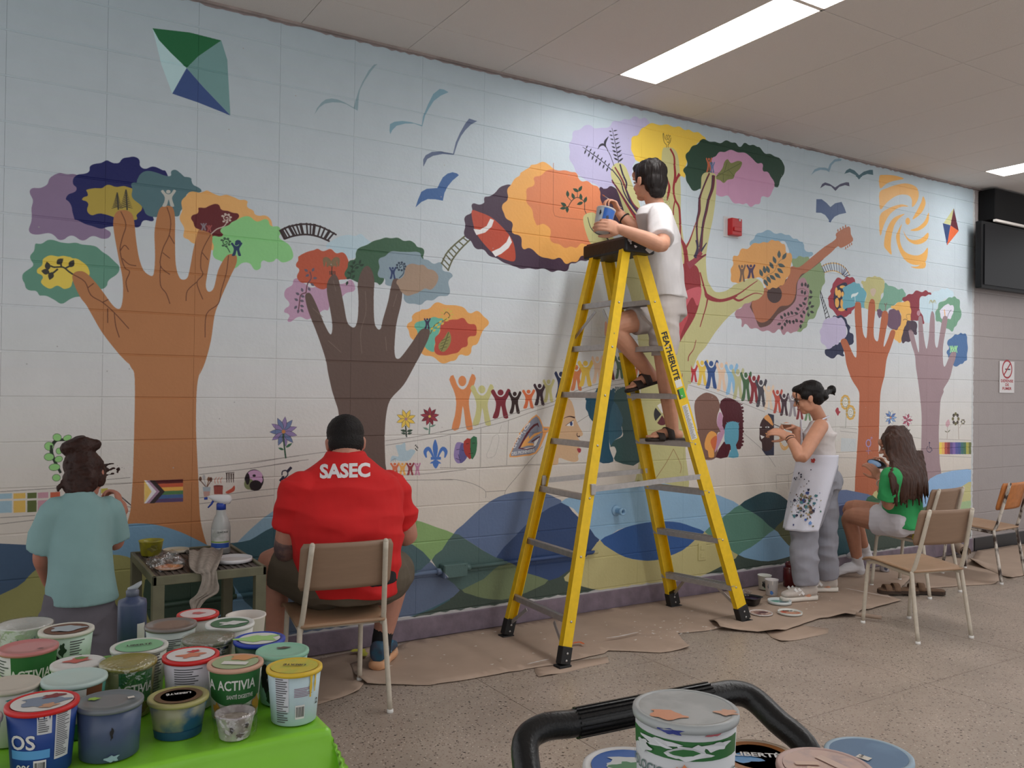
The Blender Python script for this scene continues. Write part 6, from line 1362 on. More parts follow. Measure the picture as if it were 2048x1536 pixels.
# spray bottle
p = on(441, 1106)
t = thing('spray_bottle', 'clear spray bottle with a blue trigger on the metal side table', 'bottle', p, 0)
sc = (Vector(p)-CAM).dot(_f)/FPX; r = 18.5*sc
CLB = mat('bottle_clear', (186, 188, 186), .25, alpha=.85); BLU = mat('trigger_blue', (36, 66, 160), .4)
HB = 82*sc
MB().lathe([(r*.9, 0), (r, .004), (r, HB*.62), (r*.94, HB*.72), (r*.72, HB*.86), (r*.52, HB*.95), (r*.5, HB*1.05), (r*.42, HB*1.12)], 30).build('bottle_body', CLB, t)
MB().lathe([(r*.5, HB*1.06), (r*.5, HB*1.2), (r*.4, HB*1.22)], 24).build('collar', BLU, t)
a = math.atan2(CAM.y-p[1], CAM.x-p[0]); pf = lambda z: r
curved(MB(), pf, a-1.2, a+.95, HB*.13, HB*.60, .0007, 16).build('label_patch', C((206, 206, 204), .5, c2=(170, 172, 166), nscale=22), t)
curved(MB(), pf, a-1.2, a+.95, HB*.16, HB*.27, .0011, 16).build('label_patch', C((40, 84, 170)), t)
curved(MB(), pf, a-1.2, a+.95, HB*.285, HB*.315, .0011, 16).build('label_patch', C((130, 170, 70)), t)
wrap_text('QUAT PLUS', pf, a+.2, HB*.54, .0065, BLACK, t, .02, .0016, 'label_lettering')
hx = Vector((-math.sin(a), math.cos(a), 0)); L0 = -hx if (-hx).dot(_R) < 0 else hx
H1 = Vector((0, 0, HB*1.2)); m = MB()
m.loft([(H1+L0*-.4*r, L0*r*.5, Vector((0, 0, .004)).cross(L0)*0+Vector((L0.y, -L0.x, 0))*r*.4), (H1+Vector((0, 0, .016))+L0*-.1*r, L0*r*1.0, Vector((L0.y, -L0.x, 0))*r*.42), (H1+Vector((0, 0, .034))+L0*.25*r, L0*r*1.25, Vector((L0.y, -L0.x, 0))*r*.40), (H1+Vector((0, 0, .040))+L0*.2*r, L0*r*.9, Vector((L0.y, -L0.x, 0))*r*.3)], 16, p=2.6); m.build('spray_head', C((214, 214, 216)), t)
MB().tube([H1+L0*r*.75+Vector((0, 0, .02)), H1+L0*r*1.0+Vector((0, 0, 0)), H1+L0*r*1.35+Vector((0, 0, -.016))], [.005, .0045, .003], 8).build('trigger', BLU, t)
MB().tube([H1+L0*r*1.4+Vector((0, 0, .026)), H1+L0*r*1.75+Vector((0, 0, .025))], .0055, 10).build('nozzle', BLU, t)

# ------------------------------------------------------------------ kraft paper on the floor
KRAFT = mat('kraft_paper', (168, 146, 129), .75, noise=.06, nscale=6, bump=.25, bscale=9)
def inside(P, x, y):
    c = False; n = len(P); j = n-1
    for i in range(n):
        if (P[i][1] > y) != (P[j][1] > y) and x < (P[j][0]-P[i][0])*(y-P[i][1])/(P[j][1]-P[i][1])+P[i][0]: c = not c
        j = i
    return c
def paper(label, out, z=.002, curl=(), seed=1, wall=False, name='kraft_paper_sheet'):
    """sheet from photo outline; curl: list of (px, py, radius m, height m) lifted spots"""
    W = [atZ(x, y, 0) for x, y in out]
    P = [(min(w.x, 99), min(w.y, -.022)) for w in W]
    # ragged edges
    rr = random.Random(seed); Q = []
    for i in range(len(P)):
        a, b = P[i], P[(i+1) % len(P)]; d = math.hypot(b[0]-a[0], b[1]-a[1]); n = max(1, int(d/.05))
        for k in range(n):
            q = k/n; j = .004 if 0 < k else 0
            Q.append((a[0]+(b[0]-a[0])*q+rr.uniform(-j, j), min(-.02, a[1]+(b[1]-a[1])*q+rr.uniform(-j, j))))
    bm = bmesh.new(); vs = [bm.verts.new((x, y, 0)) for x, y in Q]; bm.faces.new(vs)
    bmesh.ops.triangulate(bm, faces=bm.faces[:])
    for it in range(4):
        es = [e for e in bm.edges if e.calc_length() > .09]
        if not es: break
        bmesh.ops.subdivide_edges(bm, edges=es, cuts=1); bmesh.ops.triangulate(bm, faces=bm.faces[:])
    cs = [(atZ(a, b, 0), r, h) for a, b, r, h in curl]
    for v in bm.verts:
        h = z+.0035*max(0, mnoise.noise(Vector((v.co.x*3+seed, v.co.y*3, seed*1.7))))
        if v.is_boundary: h += .005*max(0, mnoise.noise(Vector((v.co.x*6, v.co.y*6, seed*3.1))))
        for c0, r, hh in cs:
            d = math.hypot(v.co.x-c0.x, v.co.y-c0.y)
            if d < r: h += hh*(1-d/r)**2*(3-2*(1-d/r))
        v.co.z = h
    me = bpy.data.meshes.new(name); bm.to_mesh(me); bm.free(); me.polygons.foreach_set('use_smooth', [True]*len(me.polygons))
    o = link(name, me, KRAFT); md = o.modifiers.new('s', 'SOLIDIFY'); md.thickness = .0012; md.offset = -1
    tag(o, label, 'paper', 'brown floor protection paper')
    return o
paper('brown paper piece on the floor at the left, beside the table of tubs', [(500, 1345), (640, 1320), (735, 1290), (742, 1340), (718, 1385), (632, 1412), (540, 1405)], .0015, [(718, 1385, .08, .012)], 2)
paper('long brown paper sheet under the ladder and the man\'s foot', [(700, 1330), (820, 1285), (1000, 1255), (1200, 1222), (1400, 1190), (1520, 1174), (1560, 1200), (1480, 1250), (1412, 1263), (1355, 1268), (1369, 1285), (1380, 1298), (1322, 1307), (1216, 1303), (1209, 1308), (1113, 1331), (1070, 1337), (980, 1353), (860, 1372), (735, 1370), (715, 1362)], .004, [(716, 1362, .1, .022), (1375, 1298, .07, .01), (900, 1372, .05, .008)], 3)
paper('torn brown paper strip under the front ladder foot', [(1070, 1330), (1068, 1340), (1077, 1355), (1100, 1352), (1160, 1338), (1218, 1325), (1215, 1314), (1130, 1325)], .0015, [(1090, 1352, .06, .012)], 4)
paper('brown paper sheet under the woman and the paint lids', [(1418, 1243), (1470, 1232), (1520, 1200), (1560, 1172), (1700, 1148), (1790, 1133), (1830, 1150), (1800, 1180), (1776, 1193), (1803, 1203), (1738, 1221), (1725, 1221), (1709, 1235), (1639, 1239), (1553, 1269), (1440, 1262)], .0085, [(1430, 1255, .14, .03), (1550, 1268, .09, .02), (1690, 1236, .12, .02), (1725, 1216, .05, .02)], 5)
paper('small brown paper offcut in front of the woman\'s sheet', [(1530, 1262), (1543, 1276), (1563, 1285), (1600, 1280), (1655, 1267), (1658, 1258), (1605, 1251)], .0015, [(1560, 1284, .06, .01)], 6)
paper('brown paper sheet on the floor behind the front empty chair', [(1848, 1178), (1992, 1168), (2008, 1150), (1960, 1122), (1890, 1112), (1820, 1128), (1810, 1155)], .003, [(1990, 1166, .08, .01)], 7)
paper('brown paper sheet curling up beside the chipped orange chair', [(1938, 1130), (1975, 1140), (2018, 1158), (2060, 1150), (2075, 1090), (1990, 1086), (1940, 1100)], .006, [(1938, 1130, .22, .05), (2018, 1158, .08, .012)], 8)
def roll(label, a, b, r, name='paper_roll'):
    a, b = atZ(*a, 0), atZ(*b, 0); a.z = b.z = r+.012
    d = (b-a).normalized(); x = d.cross(Vector((0, 0, 1))); vs = []; fs = []; n = 34; k = 6
    for i in range(k+1):
        p = a.lerp(b, i/k)
        for j in range(n): t_ = j/n*2*math.pi*1.6; rr = r*(.62+.38*j/n); vs.append(p+x*math.cos(t_)*rr+Vector((0, 0, math.sin(t_)*rr)))
    for i in range(k):
        for j in range(n-1): q = i*n+j; fs.append((q, q+1, q+n+1, q+n))
    o = MB().add(vs, fs, True).build(name, KRAFT); md = o.modifiers.new('s', 'SOLIDIFY'); md.thickness = .0015
    tag(o, label, 'paper', 'brown floor protection paper')
roll('thin rolled paper tube on the floor before the front empty chair', (1712, 1237), (1763, 1244), .014)
roll('brown paper roll lying against the wall behind the seated girl\'s chair', (1893, 1096), (1930, 1118), .05)
def flakes():
    m = MB(); rr = random.Random(11)
    for i in range(130):
        x, y = rr.choice(((1.6+rr.random()*2.2, -.1-rr.random()*.55), (4.0+rr.random()*1.2, -.15-rr.random()*.6), (3.0+rr.random()*.6, -.75+rr.random()*.3)))
        s = .003+.007*rr.random(); a = rr.random()*6; m.add([(x+s*math.cos(a+k*2.1)*(1+(k == 0)), y+s*math.sin(a+k*2.1), .0195) for k in range(3)], [(0, 1, 2)])
    tag(m.build('paint_flakes', C((206, 200, 194))), 'scattered white paint flakes and drips on the brown paper', 'paint flakes', kind='stuff')
flakes()
for i, (lab, pts, w, cc) in enumerate((('long white paint streak on the paper between the ladder legs', ((1213, 1276), (1240, 1272), (1277, 1264)), .012, (206, 200, 196)), ('orange paint spot on the paper by the front ladder leg', ((1145, 1287), (1158, 1284), (1168, 1288)), .022, (206, 100, 50)), ('yellow-green paint smear on the paper by the man\'s chair', ((703, 1303), (720, 1300), (730, 1312)), .05, (190, 186, 60)), ('white paint streak on the paper below the front ladder rail', ((1055, 1328), (1075, 1323), (1098, 1318)), .010, (206, 200, 196)), ('thin white paint line on the paper behind the woman\'s shoes', ((1690, 1176), (1730, 1184), (1782, 1194)), .010, (206, 200, 196)))):
    P = [atZ(x, y, .022) for x, y in pts]
    m = MB(); n = len(P); vs = []
    P = [Vector(q) for q in catmull([tuple(q) for q in P], 5)]
    for k, q in enumerate(P):
        d = (P[min(k+1, len(P)-1)]-P[max(0, k-1)]); d.z = 0; d.normalize(); s = Vector((-d.y, d.x, 0))*w/2*(.35+.65*math.sin(math.pi*(k+.5)/len(P)))*(1+.3*math.sin(k*2.3+i))
        vs += [q+s, q-s]
    fs = [(2*k, 2*k+1, 2*k+3, 2*k+2) for k in range(len(P)-1)]
    tag(m.add(vs, fs).build('paint_streak', C(cc)), lab, 'paint spill', 'paint spills on the paper')

# ------------------------------------------------------------------ pots, lids and shoes on the floor by the woman
ZP = .013
def fl(px, py, z=ZP): p = atZ(px, py, z); return (p.x, p.y, z)
tub('white paint pot with orange paint standing on the floor by the woman', fl(1543, 1190), .092, .108, C((212, 208, 208)), None, [('smear', 0, .22, .012, .012, 3, C((70, 120, 190))), ('smear', -30, .6, .004, .016, 5, C((120, 122, 128))), ('drip', 10, .7, C((214, 206, 200)), 4)], taper=.86, open_=C((226, 146, 50)), group='pots on the floor')
tub('smudged white paint pot on the floor behind the orange paint pot', fl(1529, 1178), .098, .10, C((206, 206, 198)), None, [('smear', 0, .4, .02, .02, 3, BLACK), ('smear', 20, .15, .02, .012, 6, C((150, 176, 150)))], taper=.84, open_=C((206, 200, 190)), group='pots on the floor')
tub('crumpled white cup with dark scribbles on the floor under the girl\'s chair', fl(1769, 1142), .088, .098, C((206, 206, 212), c2=(182, 184, 194), nscale=22), None, [('smear', -30, .75, .012, .008, 3, BLACK), ('smear', 0, .72, .01, .01, 4, BLACK), ('smear', 28, .70, .012, .008, 5, BLACK), ('smear', 15, .25, .016, .012, 8, C((84, 88, 108)))], taper=.8, open_=C((196, 196, 196)), name='paint_cup', group='pots on the floor')
p = fl(1500, 1208)
t = thing('black_paint_tray', 'square black plastic tray of dark purple paint by the right ladder foot', 'tray', p, .3)
w = .062
m = MB().loft([((0, 0, 0), (w*.78, 0, 0), (0, w*.78, 0), 5), ((0, 0, .045), (w, 0, 0), (0, w, 0), 5), ((0, 0, .046), (w*1.12, 0, 0), (0, w*1.12, 0), 5), ((0, 0, .049), (w*1.12, 0, 0), (0, w*1.12, 0), 5), ((0, 0, .048), (w*.96, 0, 0), (0, w*.96, 0), 5), ((0, 0, .036), (w*.92, 0, 0), (0, w*.92, 0), 5)], 28, caps=False); m.build('tray_body', mat('tray_black', (26, 25, 28), .3), t)
MB().loft([((0, 0, .036), (w*.91, 0, 0), (0, w*.91, 0), 5), ((0, 0, .037), (w*.9, 0, 0), (0, w*.9, 0), 5)], 28).build('paint_inside', C((52, 34, 56), .25), t)
crumple('film', [(-.06, .05, .05), (-.03, .06, .075), (.01, .05, .07), (.05, .03, .05)], lambda q: (.012, .02), 5, FILM, t)
p = fl(1580, 1172)
t = thing('dark_red_jar', 'dark red plastic jar with a screw neck beside the woman\'s feet', 'jar', p, 0)
MB().lathe([(.045, 0), (.05, .004), (.05, .125), (.046, .135), (.033, .145)], 30).build('jar_body', mat('jar_red', (92, 18, 24), .22, trans=0, coat=.4), t)
MB().lathe([(.034, .143), (.036, .146), (.036, .170), (.033, .172), (.030, .160)], 26, closed=False).build('neck', mat('jar_red', (92, 18, 24), .22), t)
palette('paint lid with teal and dark green smears on the floor', fl(1559, 1206), .152, C((206, 212, 212)), C((120, 160, 156), .4, c2=(74, 110, 108), nscale=12), [(.25, -.2, .34, C((62, 82, 92))), (-.4, -.3, .22, C((206, 180, 130))), (-.2, .35, .3, C((84, 150, 130)))], hh=.02)
palette('paint lid with maroon smears on the floor nearest the ladder', fl(1522, 1227), .142, C((206, 198, 194)), C((112, 74, 74), .5, c2=(196, 168, 150), nscale=24), [(.2, .1, .4, C((92, 56, 60))), (-.3, .2, .22, C((150, 108, 96)))], hh=.008)
q = palette('paint lid with orange smears and printed lettering on the floor', fl(1580, 1227), .150, C((206, 206, 200)), C((150, 146, 128), .5, c2=(186, 120, 90), nscale=12), [(-.1, .45, .3, C((196, 84, 56))), (.1, -.05, .4, C((196, 140, 112))), (.5, .3, .2, C((216, 212, 206)))], hh=.014)
put_text('ZENI', Vector((.02, .04, .0058)), Vector((math.cos(-.57), math.sin(-.57), 0)), Vector((-math.sin(-.57), math.cos(-.57), 0)), .022, BLACK, q, 'lid_lettering', .03)
p = fl(1656, 1180)
t = thing('paint_tube_pot', 'pale slim pot with a green striped label beside the woman\'s heel', 'pot', p, 0)
MB().lathe([(.036, 0), (.038, .003), (.036, .10), (.034, .104)], 24).build('pot_body', C((186, 194, 186), .4), t)
a = math.atan2(CAM.y-p[1], CAM.x-p[0]); curved(MB(), lambda z: .0375, a-.4, a+1.1, .02, .1, .0008).build('label_patch', C((196, 206, 110)), t)
def sandal(label, loc, rz, m_, sole, L=.25, name='sandal', group='brown sandals'):
    t = thing(name, label, 'sandal', loc, rz, group)
    def outline(s): return [((.5+.0)*0+s*x, s*y) for x, y in ((-.03, -.12), (.03, -.12), (.038, -.06), (.032, 0), (.046, .06), (.044, .1), (.02, .13), (-.02, .128), (-.04, .1), (-.045, .05), (-.034, 0), (-.038, -.06))]
    P = [tuple(q) for q in catmull(outline(L/.25), 3, True)]
    MB().prism(P, 0, .022).build('sole', sole, t)
    MB().prism([(x*.94, y*.97) for x, y in P], .022, .028).build('footbed', m_, t)
    for y0, h in ((.075, .038), (.02, .046)):
        vs = []; fs = []; n = 12
        for i in range(n+1):
            a = math.pi*i/n
            for dy in (-.019, .019): vs.append((-.045*math.cos(a)*L/.25, (y0+dy)*L/.25, .02+h*math.sin(a)*L/.25))
        for i in range(n): fs.append((2*i, 2*i+1, 2*i+3, 2*i+2))
        o = MB().add(vs, fs, True).build('strap', m_, t); md = o.modifiers.new('s', 'SOLIDIFY'); md.thickness = .004
    return t
BSU = mat('sandal_brown', (112, 86, 66), .8, noise=.15, nscale=40); BSO = mat('sandal_sole', (60, 44, 34), .8)
sandal('brown suede sandal lying left of the pair behind the front chair', fl(1797, 1186, .0135), 1.0, BSU, BSO, .27)
sandal('brown suede sandal lying right of the pair behind the front chair', fl(1848, 1186, .0085), .8, BSU, BSO, .27)
# yellow wrapper hanging from the girl's chair
def wrapper():
    A = [atY(1812, 1061, -.72), atY(1826, 1062, -.735), atY(1832, 1066, -.75), atY(1826, 1078, -.76), atY(1836, 1090, -.76)]
    vs = []; fs = []; n = 8
    P = [Vector(q) for q in catmull([tuple(a) for a in A], 4)]
    for i, p in enumerate(P):
        w = .022+.014*math.sin(i*.9)
        for j in range(n+1):
            u = j/n*2-1; vs.append(p+Vector((.5, .8, .1)).normalized()*u*w+Vector((0, 0, .006*math.sin(u*6+i))))
    for i in range(len(P)-1):
        for j in range(n): a = i*(n+1)+j; fs.append((a, a+1, a+n+2, a+n+1))
    o = MB().add(vs, fs, True).build('yellow_wrapper', mat('wrapper_yellow', (216, 204, 56), .5)); md = o.modifiers.new('s', 'SOLIDIFY'); md.thickness = .0015
    tag(o, 'crumpled yellow wrapper hanging off the seated girl\'s chair', 'wrapper')
wrapper()
# ------------------------------------------------------------------ people: tools
def organic(name, mb, m, parent, voxel=.006, smooth=6, disp=None, sf=.5, deci=None):
    """fuse overlapping shapes into one continuous skin (voxel remesh + smoothing)"""
    me = mb.mesh(name+'_tmp'); o = bpy.data.objects.new(name+'_tmp', me); col.objects.link(o)
    r = o.modifiers.new('r', 'REMESH'); r.mode = 'VOXEL'; r.voxel_size = voxel; r.use_smooth_shade = True
    s = o.modifiers.new('s', 'SMOOTH'); s.factor = sf; s.iterations = smooth
    if deci:
        d = o.modifiers.new('d', 'DECIMATE'); d.ratio = deci
    dg = bpy.context.evaluated_depsgraph_get(); dg.update()
    out = bpy.data.meshes.new_from_object(o.evaluated_get(dg)); out.name = name
    bpy.data.objects.remove(o); bpy.data.meshes.remove(me)
    n = len(out.vertices); co = np.zeros(n*3, np.float32); out.vertices.foreach_get('co', co); co = co.reshape(-1, 3)
    if disp:
        no = np.zeros(n*3, np.float32); out.vertices.foreach_get('normal', no); no = no.reshape(-1, 3)
        for i in range(n):
            d = disp(Vector(co[i]), no[i]); co[i] += no[i]*d
    if parent is not None: co -= np.array(parent.location, np.float32)
    out.vertices.foreach_set('co', co.ravel()); out.materials.clear(); out.update()
    out.polygons.foreach_set('use_smooth', [True]*len(out.polygons))
    return link(name, out, m, parent)
def folds(amp, fx, fy, fz, seed=0.0, z0=None, z1=None):
    def f(v, n):
        q = mnoise.noise(Vector((v.x*fx+seed, v.y*fy+seed*.7, v.z*fz+seed*1.3)))
        q2 = mnoise.noise(Vector((v.x*fx*2.1+3+seed, v.y*fy*2.1, v.z*fz*2.1)))
        return amp*(.55-abs(q)*1.9)+amp*.45*q2
    return f
def limb(mb, pts, rs, n=16, sub=4):
    P = [tuple(p)+(r,) for p, r in zip([Vector(p) for p in pts], rs)]
    Q = catmull(P, sub)
    mb.tube([q[:3] for q in Q], [max(.002, q[3]) for q in Q], n)
    mb.sphere(pts[0], rs[0], n, 8); mb.sphere(pts[-1], rs[-1], n, 8)
def sleeve(mb, pts, rs, n=20, sub=4):
    P = [tuple(p)+(r,) for p, r in zip([Vector(p) for p in pts], rs)]
    Q = catmull(P, sub); mb.tube([q[:3] for q in Q], [q[3] for q in Q], n); mb.sphere(pts[0], rs[0], n, 8)
def basis(f, up=(0, 0, 1)):
    f = Vector(f).normalized(); u = Vector(up); u = (u-f*u.dot(f)).normalized(); r = f.cross(u)
    return r, f, u           # right, forward, up
def head(mb, c, f, up=(0, 0, 1), s=1.0, jaw=1.0):
    """head centred c, looking along f"""
    r, f, u = basis(f, up); R = Matrix((r, f, u)).transposed(); c = Vector(c)
    L = lambda x, y, z: c+R @ Vector((x, y, z))*s
    def e(p, rad): mb.sphere(L(*p), tuple(q*s for q in rad), 20, 12, R)
    e((0, -.014, .032), (.074, .093, .080)); e((0, .018, -.03), (.060*jaw, .068, .074)); e((0, .05, -.082), (.032*jaw, .028, .022))
    for k in (-1, 1):
        e((k*.032, .058, -.03), (.022, .019, .025)); e((k*.028, .076, .024), (.024, .012, .009)); e((k*.036*jaw, .02, -.066), (.018, .034, .026))
        e((k*.0755, -.006, -.004), (.009, .019, .030)); e((k*.079, -.010, .004), (.007, .018, .020)); e((k*.010, .098, -.026), (.009, .009, .008))
    limb(mb, [L(0, .084, .016), L(0, .097, -.006), L(0, .108, -.022)], [.008*s, .009*s, .011*s], 10, 3)
    e((0, .084, -.050), (.022, .010, .0065)); e((0, .082, -.060), (.019, .010, .0068)); e((0, .082, .05), (.05, .02, .03))
    return L, R
def face_parts(L, R, parent, s=1.0, iris=(60, 42, 30), brow=(40, 30, 26), lips=(150, 84, 80)):
    base = Vector(parent.location)
    def put(nm, mb, m): mb.v = [tuple(Vector(v)-base) for v in mb.v]; return mb.build(nm, m, parent)
    for k in (-1, 1):
        ey = MB().sphere(L(k*.030, .0765, .004), (.0125*s, .0085*s, .0075*s), 14, 9, R); o = put('eye', ey, mat('eye_white', (214, 206, 200), .3))
        put('iris', MB().sphere(L(k*.030, .0835, .004), (.0052*s, .003*s, .0058*s), 12, 8, R), mat('iris'+str(iris), iris, .25))
        b = MB(); limb(b, [L(k*.014, .089, .022), L(k*.030, .088, .027), L(k*.046, .074, .022)], [.003*s, .0038*s, .002*s], 8, 3); put('eyebrow', b, mat('brow'+str(brow), brow, .8))
    m = MB(); limb(m, [L(-.020, .083, -.0555), L(0, .093, -.0545), L(.020, .083, -.0555)], [.003*s, .0062*s, .003*s], 10, 4); put('mouth', m, mat('lips'+str(lips), lips, .5))
def glasses(L, parent, m, s=1.0):
    base = Vector(parent.location); g = MB()
    for k in (-1, 1):
        P = [L(k*.031+.024*math.cos(a), .097-.006*abs(math.cos(a)), .002+.020*math.sin(a)) for a in np.linspace(0, 2*math.pi, 20)]
        g.tube(P, .0022*s, 8); g.tube([L(k*.055, .092, .008), L(k*.072, .05, .008), L(k*.080, -.008, .010), L(k*.080, -.02, -.004)], .0019*s, 8)
    g.tube([L(-.008, .100, .004), L(0, .103, .006), L(.008, .100, .004)], .002*s, 8)
    g.v = [tuple(Vector(v)-base) for v in g.v]; o = g.build('glasses', m, parent)
    return o
def hand(mb, w, d, n, side, s=1.0, curl=(.35, .5, .4), spread=.0, thumb=(.6, .55, .5), curls=None):
    """palm and five fingers: w wrist, d towards the fingers, n palm normal, side +1 if the thumb lies along n x d"""
    w = Vector(w); d = Vector(d).normalized(); n = Vector(n); n = (n-d*n.dot(d)).normalized(); t = n.cross(d)*side
    P = lambda a, b, c: w+(d*a+t*b+n*c)*s
    R = Matrix((t, n, d)).transposed()
    mb.sphere(P(.045, 0, 0), (.039*s, .0145*s, .050*s), 16, 10, R); mb.sphere(P(.066, .0, -.002), (.040*s, .013*s, .026*s), 14, 8, R); mb.sphere(P(.03, .026, .007), (.017*s, .015*s, .030*s), 12, 8, R)
    limb(mb, [P(-.03, 0, 0), P(.012, 0, 0)], [.026*s, .024*s], 12, 2)
    for i, (b, L0, L1, L2, r) in enumerate(((.029, .043, .026, .021, .0088), (.0098, .047, .030, .022, .0092), (-.0098, .043, .028, .021, .0088), (-.028, .034, .021, .018, .0078))):
        cu = curls[i] if curls else curl
        p = P(.083-(.008 if i == 3 else 0), b, -.002); ang = 0; pts = [P(.055, b*.9, -.001), p]; dd = (d+t*b*spread*8).normalized()
        for L_, a in zip((L0, L1, L2), cu):
            ang += a; v = dd*math.cos(ang)+n*math.sin(ang); p = p+v*L_*s; pts.append(p)
        limb(mb, pts, [r*s*1.0, r*s, r*s*.95, r*s*.88, r*s*.72], 10, 3)
    a = (d*.55+t*thumb[0]+n*thumb[1]).normalized(); p0 = P(.022, .028, .006); p1 = p0+a*.040*s
    a2 = (a+d*thumb[2]*.7-t*.25).normalized(); p2 = p1+a2*.032*s; p3 = p2+(a2+d*.2).normalized()*.022*s
    limb(mb, [p0, p1, p2, p3], [.014*s, .0112*s, .0098*s, .0078*s], 10, 3)
    return P
def brush(label, tip, tail, tipc, hc=(150, 110, 70), L=None):
    tip, tail = Vector(tip), Vector(tail); t = thing('paint_brush', label, 'brush', tuple(tail), 0, 'paint brushes in use')
    d = (tip-tail); n = d.length; d.normalize(); q = lambda a: d*a
    MB().tube([q(0), q(n*.35), q(n*.72)], [.0018, .0032, .0026], 10).build('handle', mat('brush_handle'+str(hc), hc, .4), t)
    MB().tube([q(n*.70), q(n*.86)], [.0028, .003], 10).build('ferrule', mat('steel', (150, 150, 152), .35, .8), t)
    MB().tube([q(n*.85), q(n*.93), q(n)], [.003, .0032, .0006], 10).build('bristles', C(tipc, .7), t)
    return t
def skin_mat(name, c): return mat(name, c, .55, noise=.05, nscale=30, bump=.05, bscale=300, sss=.08)
def hair_mat(name, c, st=(90, 90, 12)): return mat(name, c, .5, noise=.3, spec=.25, nscale=1.0, bump=.55, bscale=1.2, stretch=st)
def cloth_mat(name, c, **k): return mat(name, c, .85, noise=k.get('noise', .04), nscale=12, bump=.12, bscale=500, c2=k.get('c2'))
def V(x, y, Y): return atY(x, y, Y)
def shoe(name, parent, toe, heel, up=(0, 0, 1), w=.045, h=.075, um=None, sm=None, sole=.024):
    base = Vector(parent.location); toe, heel = Vector(toe), Vector(heel); f = (toe-heel); Ln = f.length; f.normalize(); u = Vector(up); r = f.cross(u)
    S = []
    for q, ww, hh in ((0, .6, .75), (.06, .85, 1.0), (.25, .92, 1.0), (.42, .86, .92), (.6, 1.0, .66), (.8, 1.0, .5), (.94, .78, .4), (1.0, .4, .26)):
        c = heel+f*(q*Ln)+u*(sole+hh*h*.5); S.append((c, r*w*ww, u*hh*h*.5, 2.6))
    m = MB().loft(S, 20); o = organic(name, m, um, parent, .006, 4)
    S2 = [(heel+f*(q*Ln)+u*sole*.5, r*w*ww, u*sole*.62, 3.5) for q, ww in ((-.02, .5), (.03, .88), (.25, .95), (.45, .88), (.62, 1.04), (.82, 1.04), (.96, .78), (1.03, .4))]
    m2 = MB().loft(S2, 20); m2.v = [tuple(Vector(v)-base) for v in m2.v]; m2.build('sole', sm, o)
    return o

def psec(rows, f, left, n=32, p=2.25):
    """torso sections from photograph rows (y, x left, x right, depth plane Y, half depth)"""
    out = []
    for y, xl, xr, Yd, dp in rows:
        c = V((xl+xr)/2, y, Yd); hw = abs((V(xr, y, Yd)-V(xl, y, Yd)).dot(left))/2
        out.append((c, left*hw, f*dp))
    return out
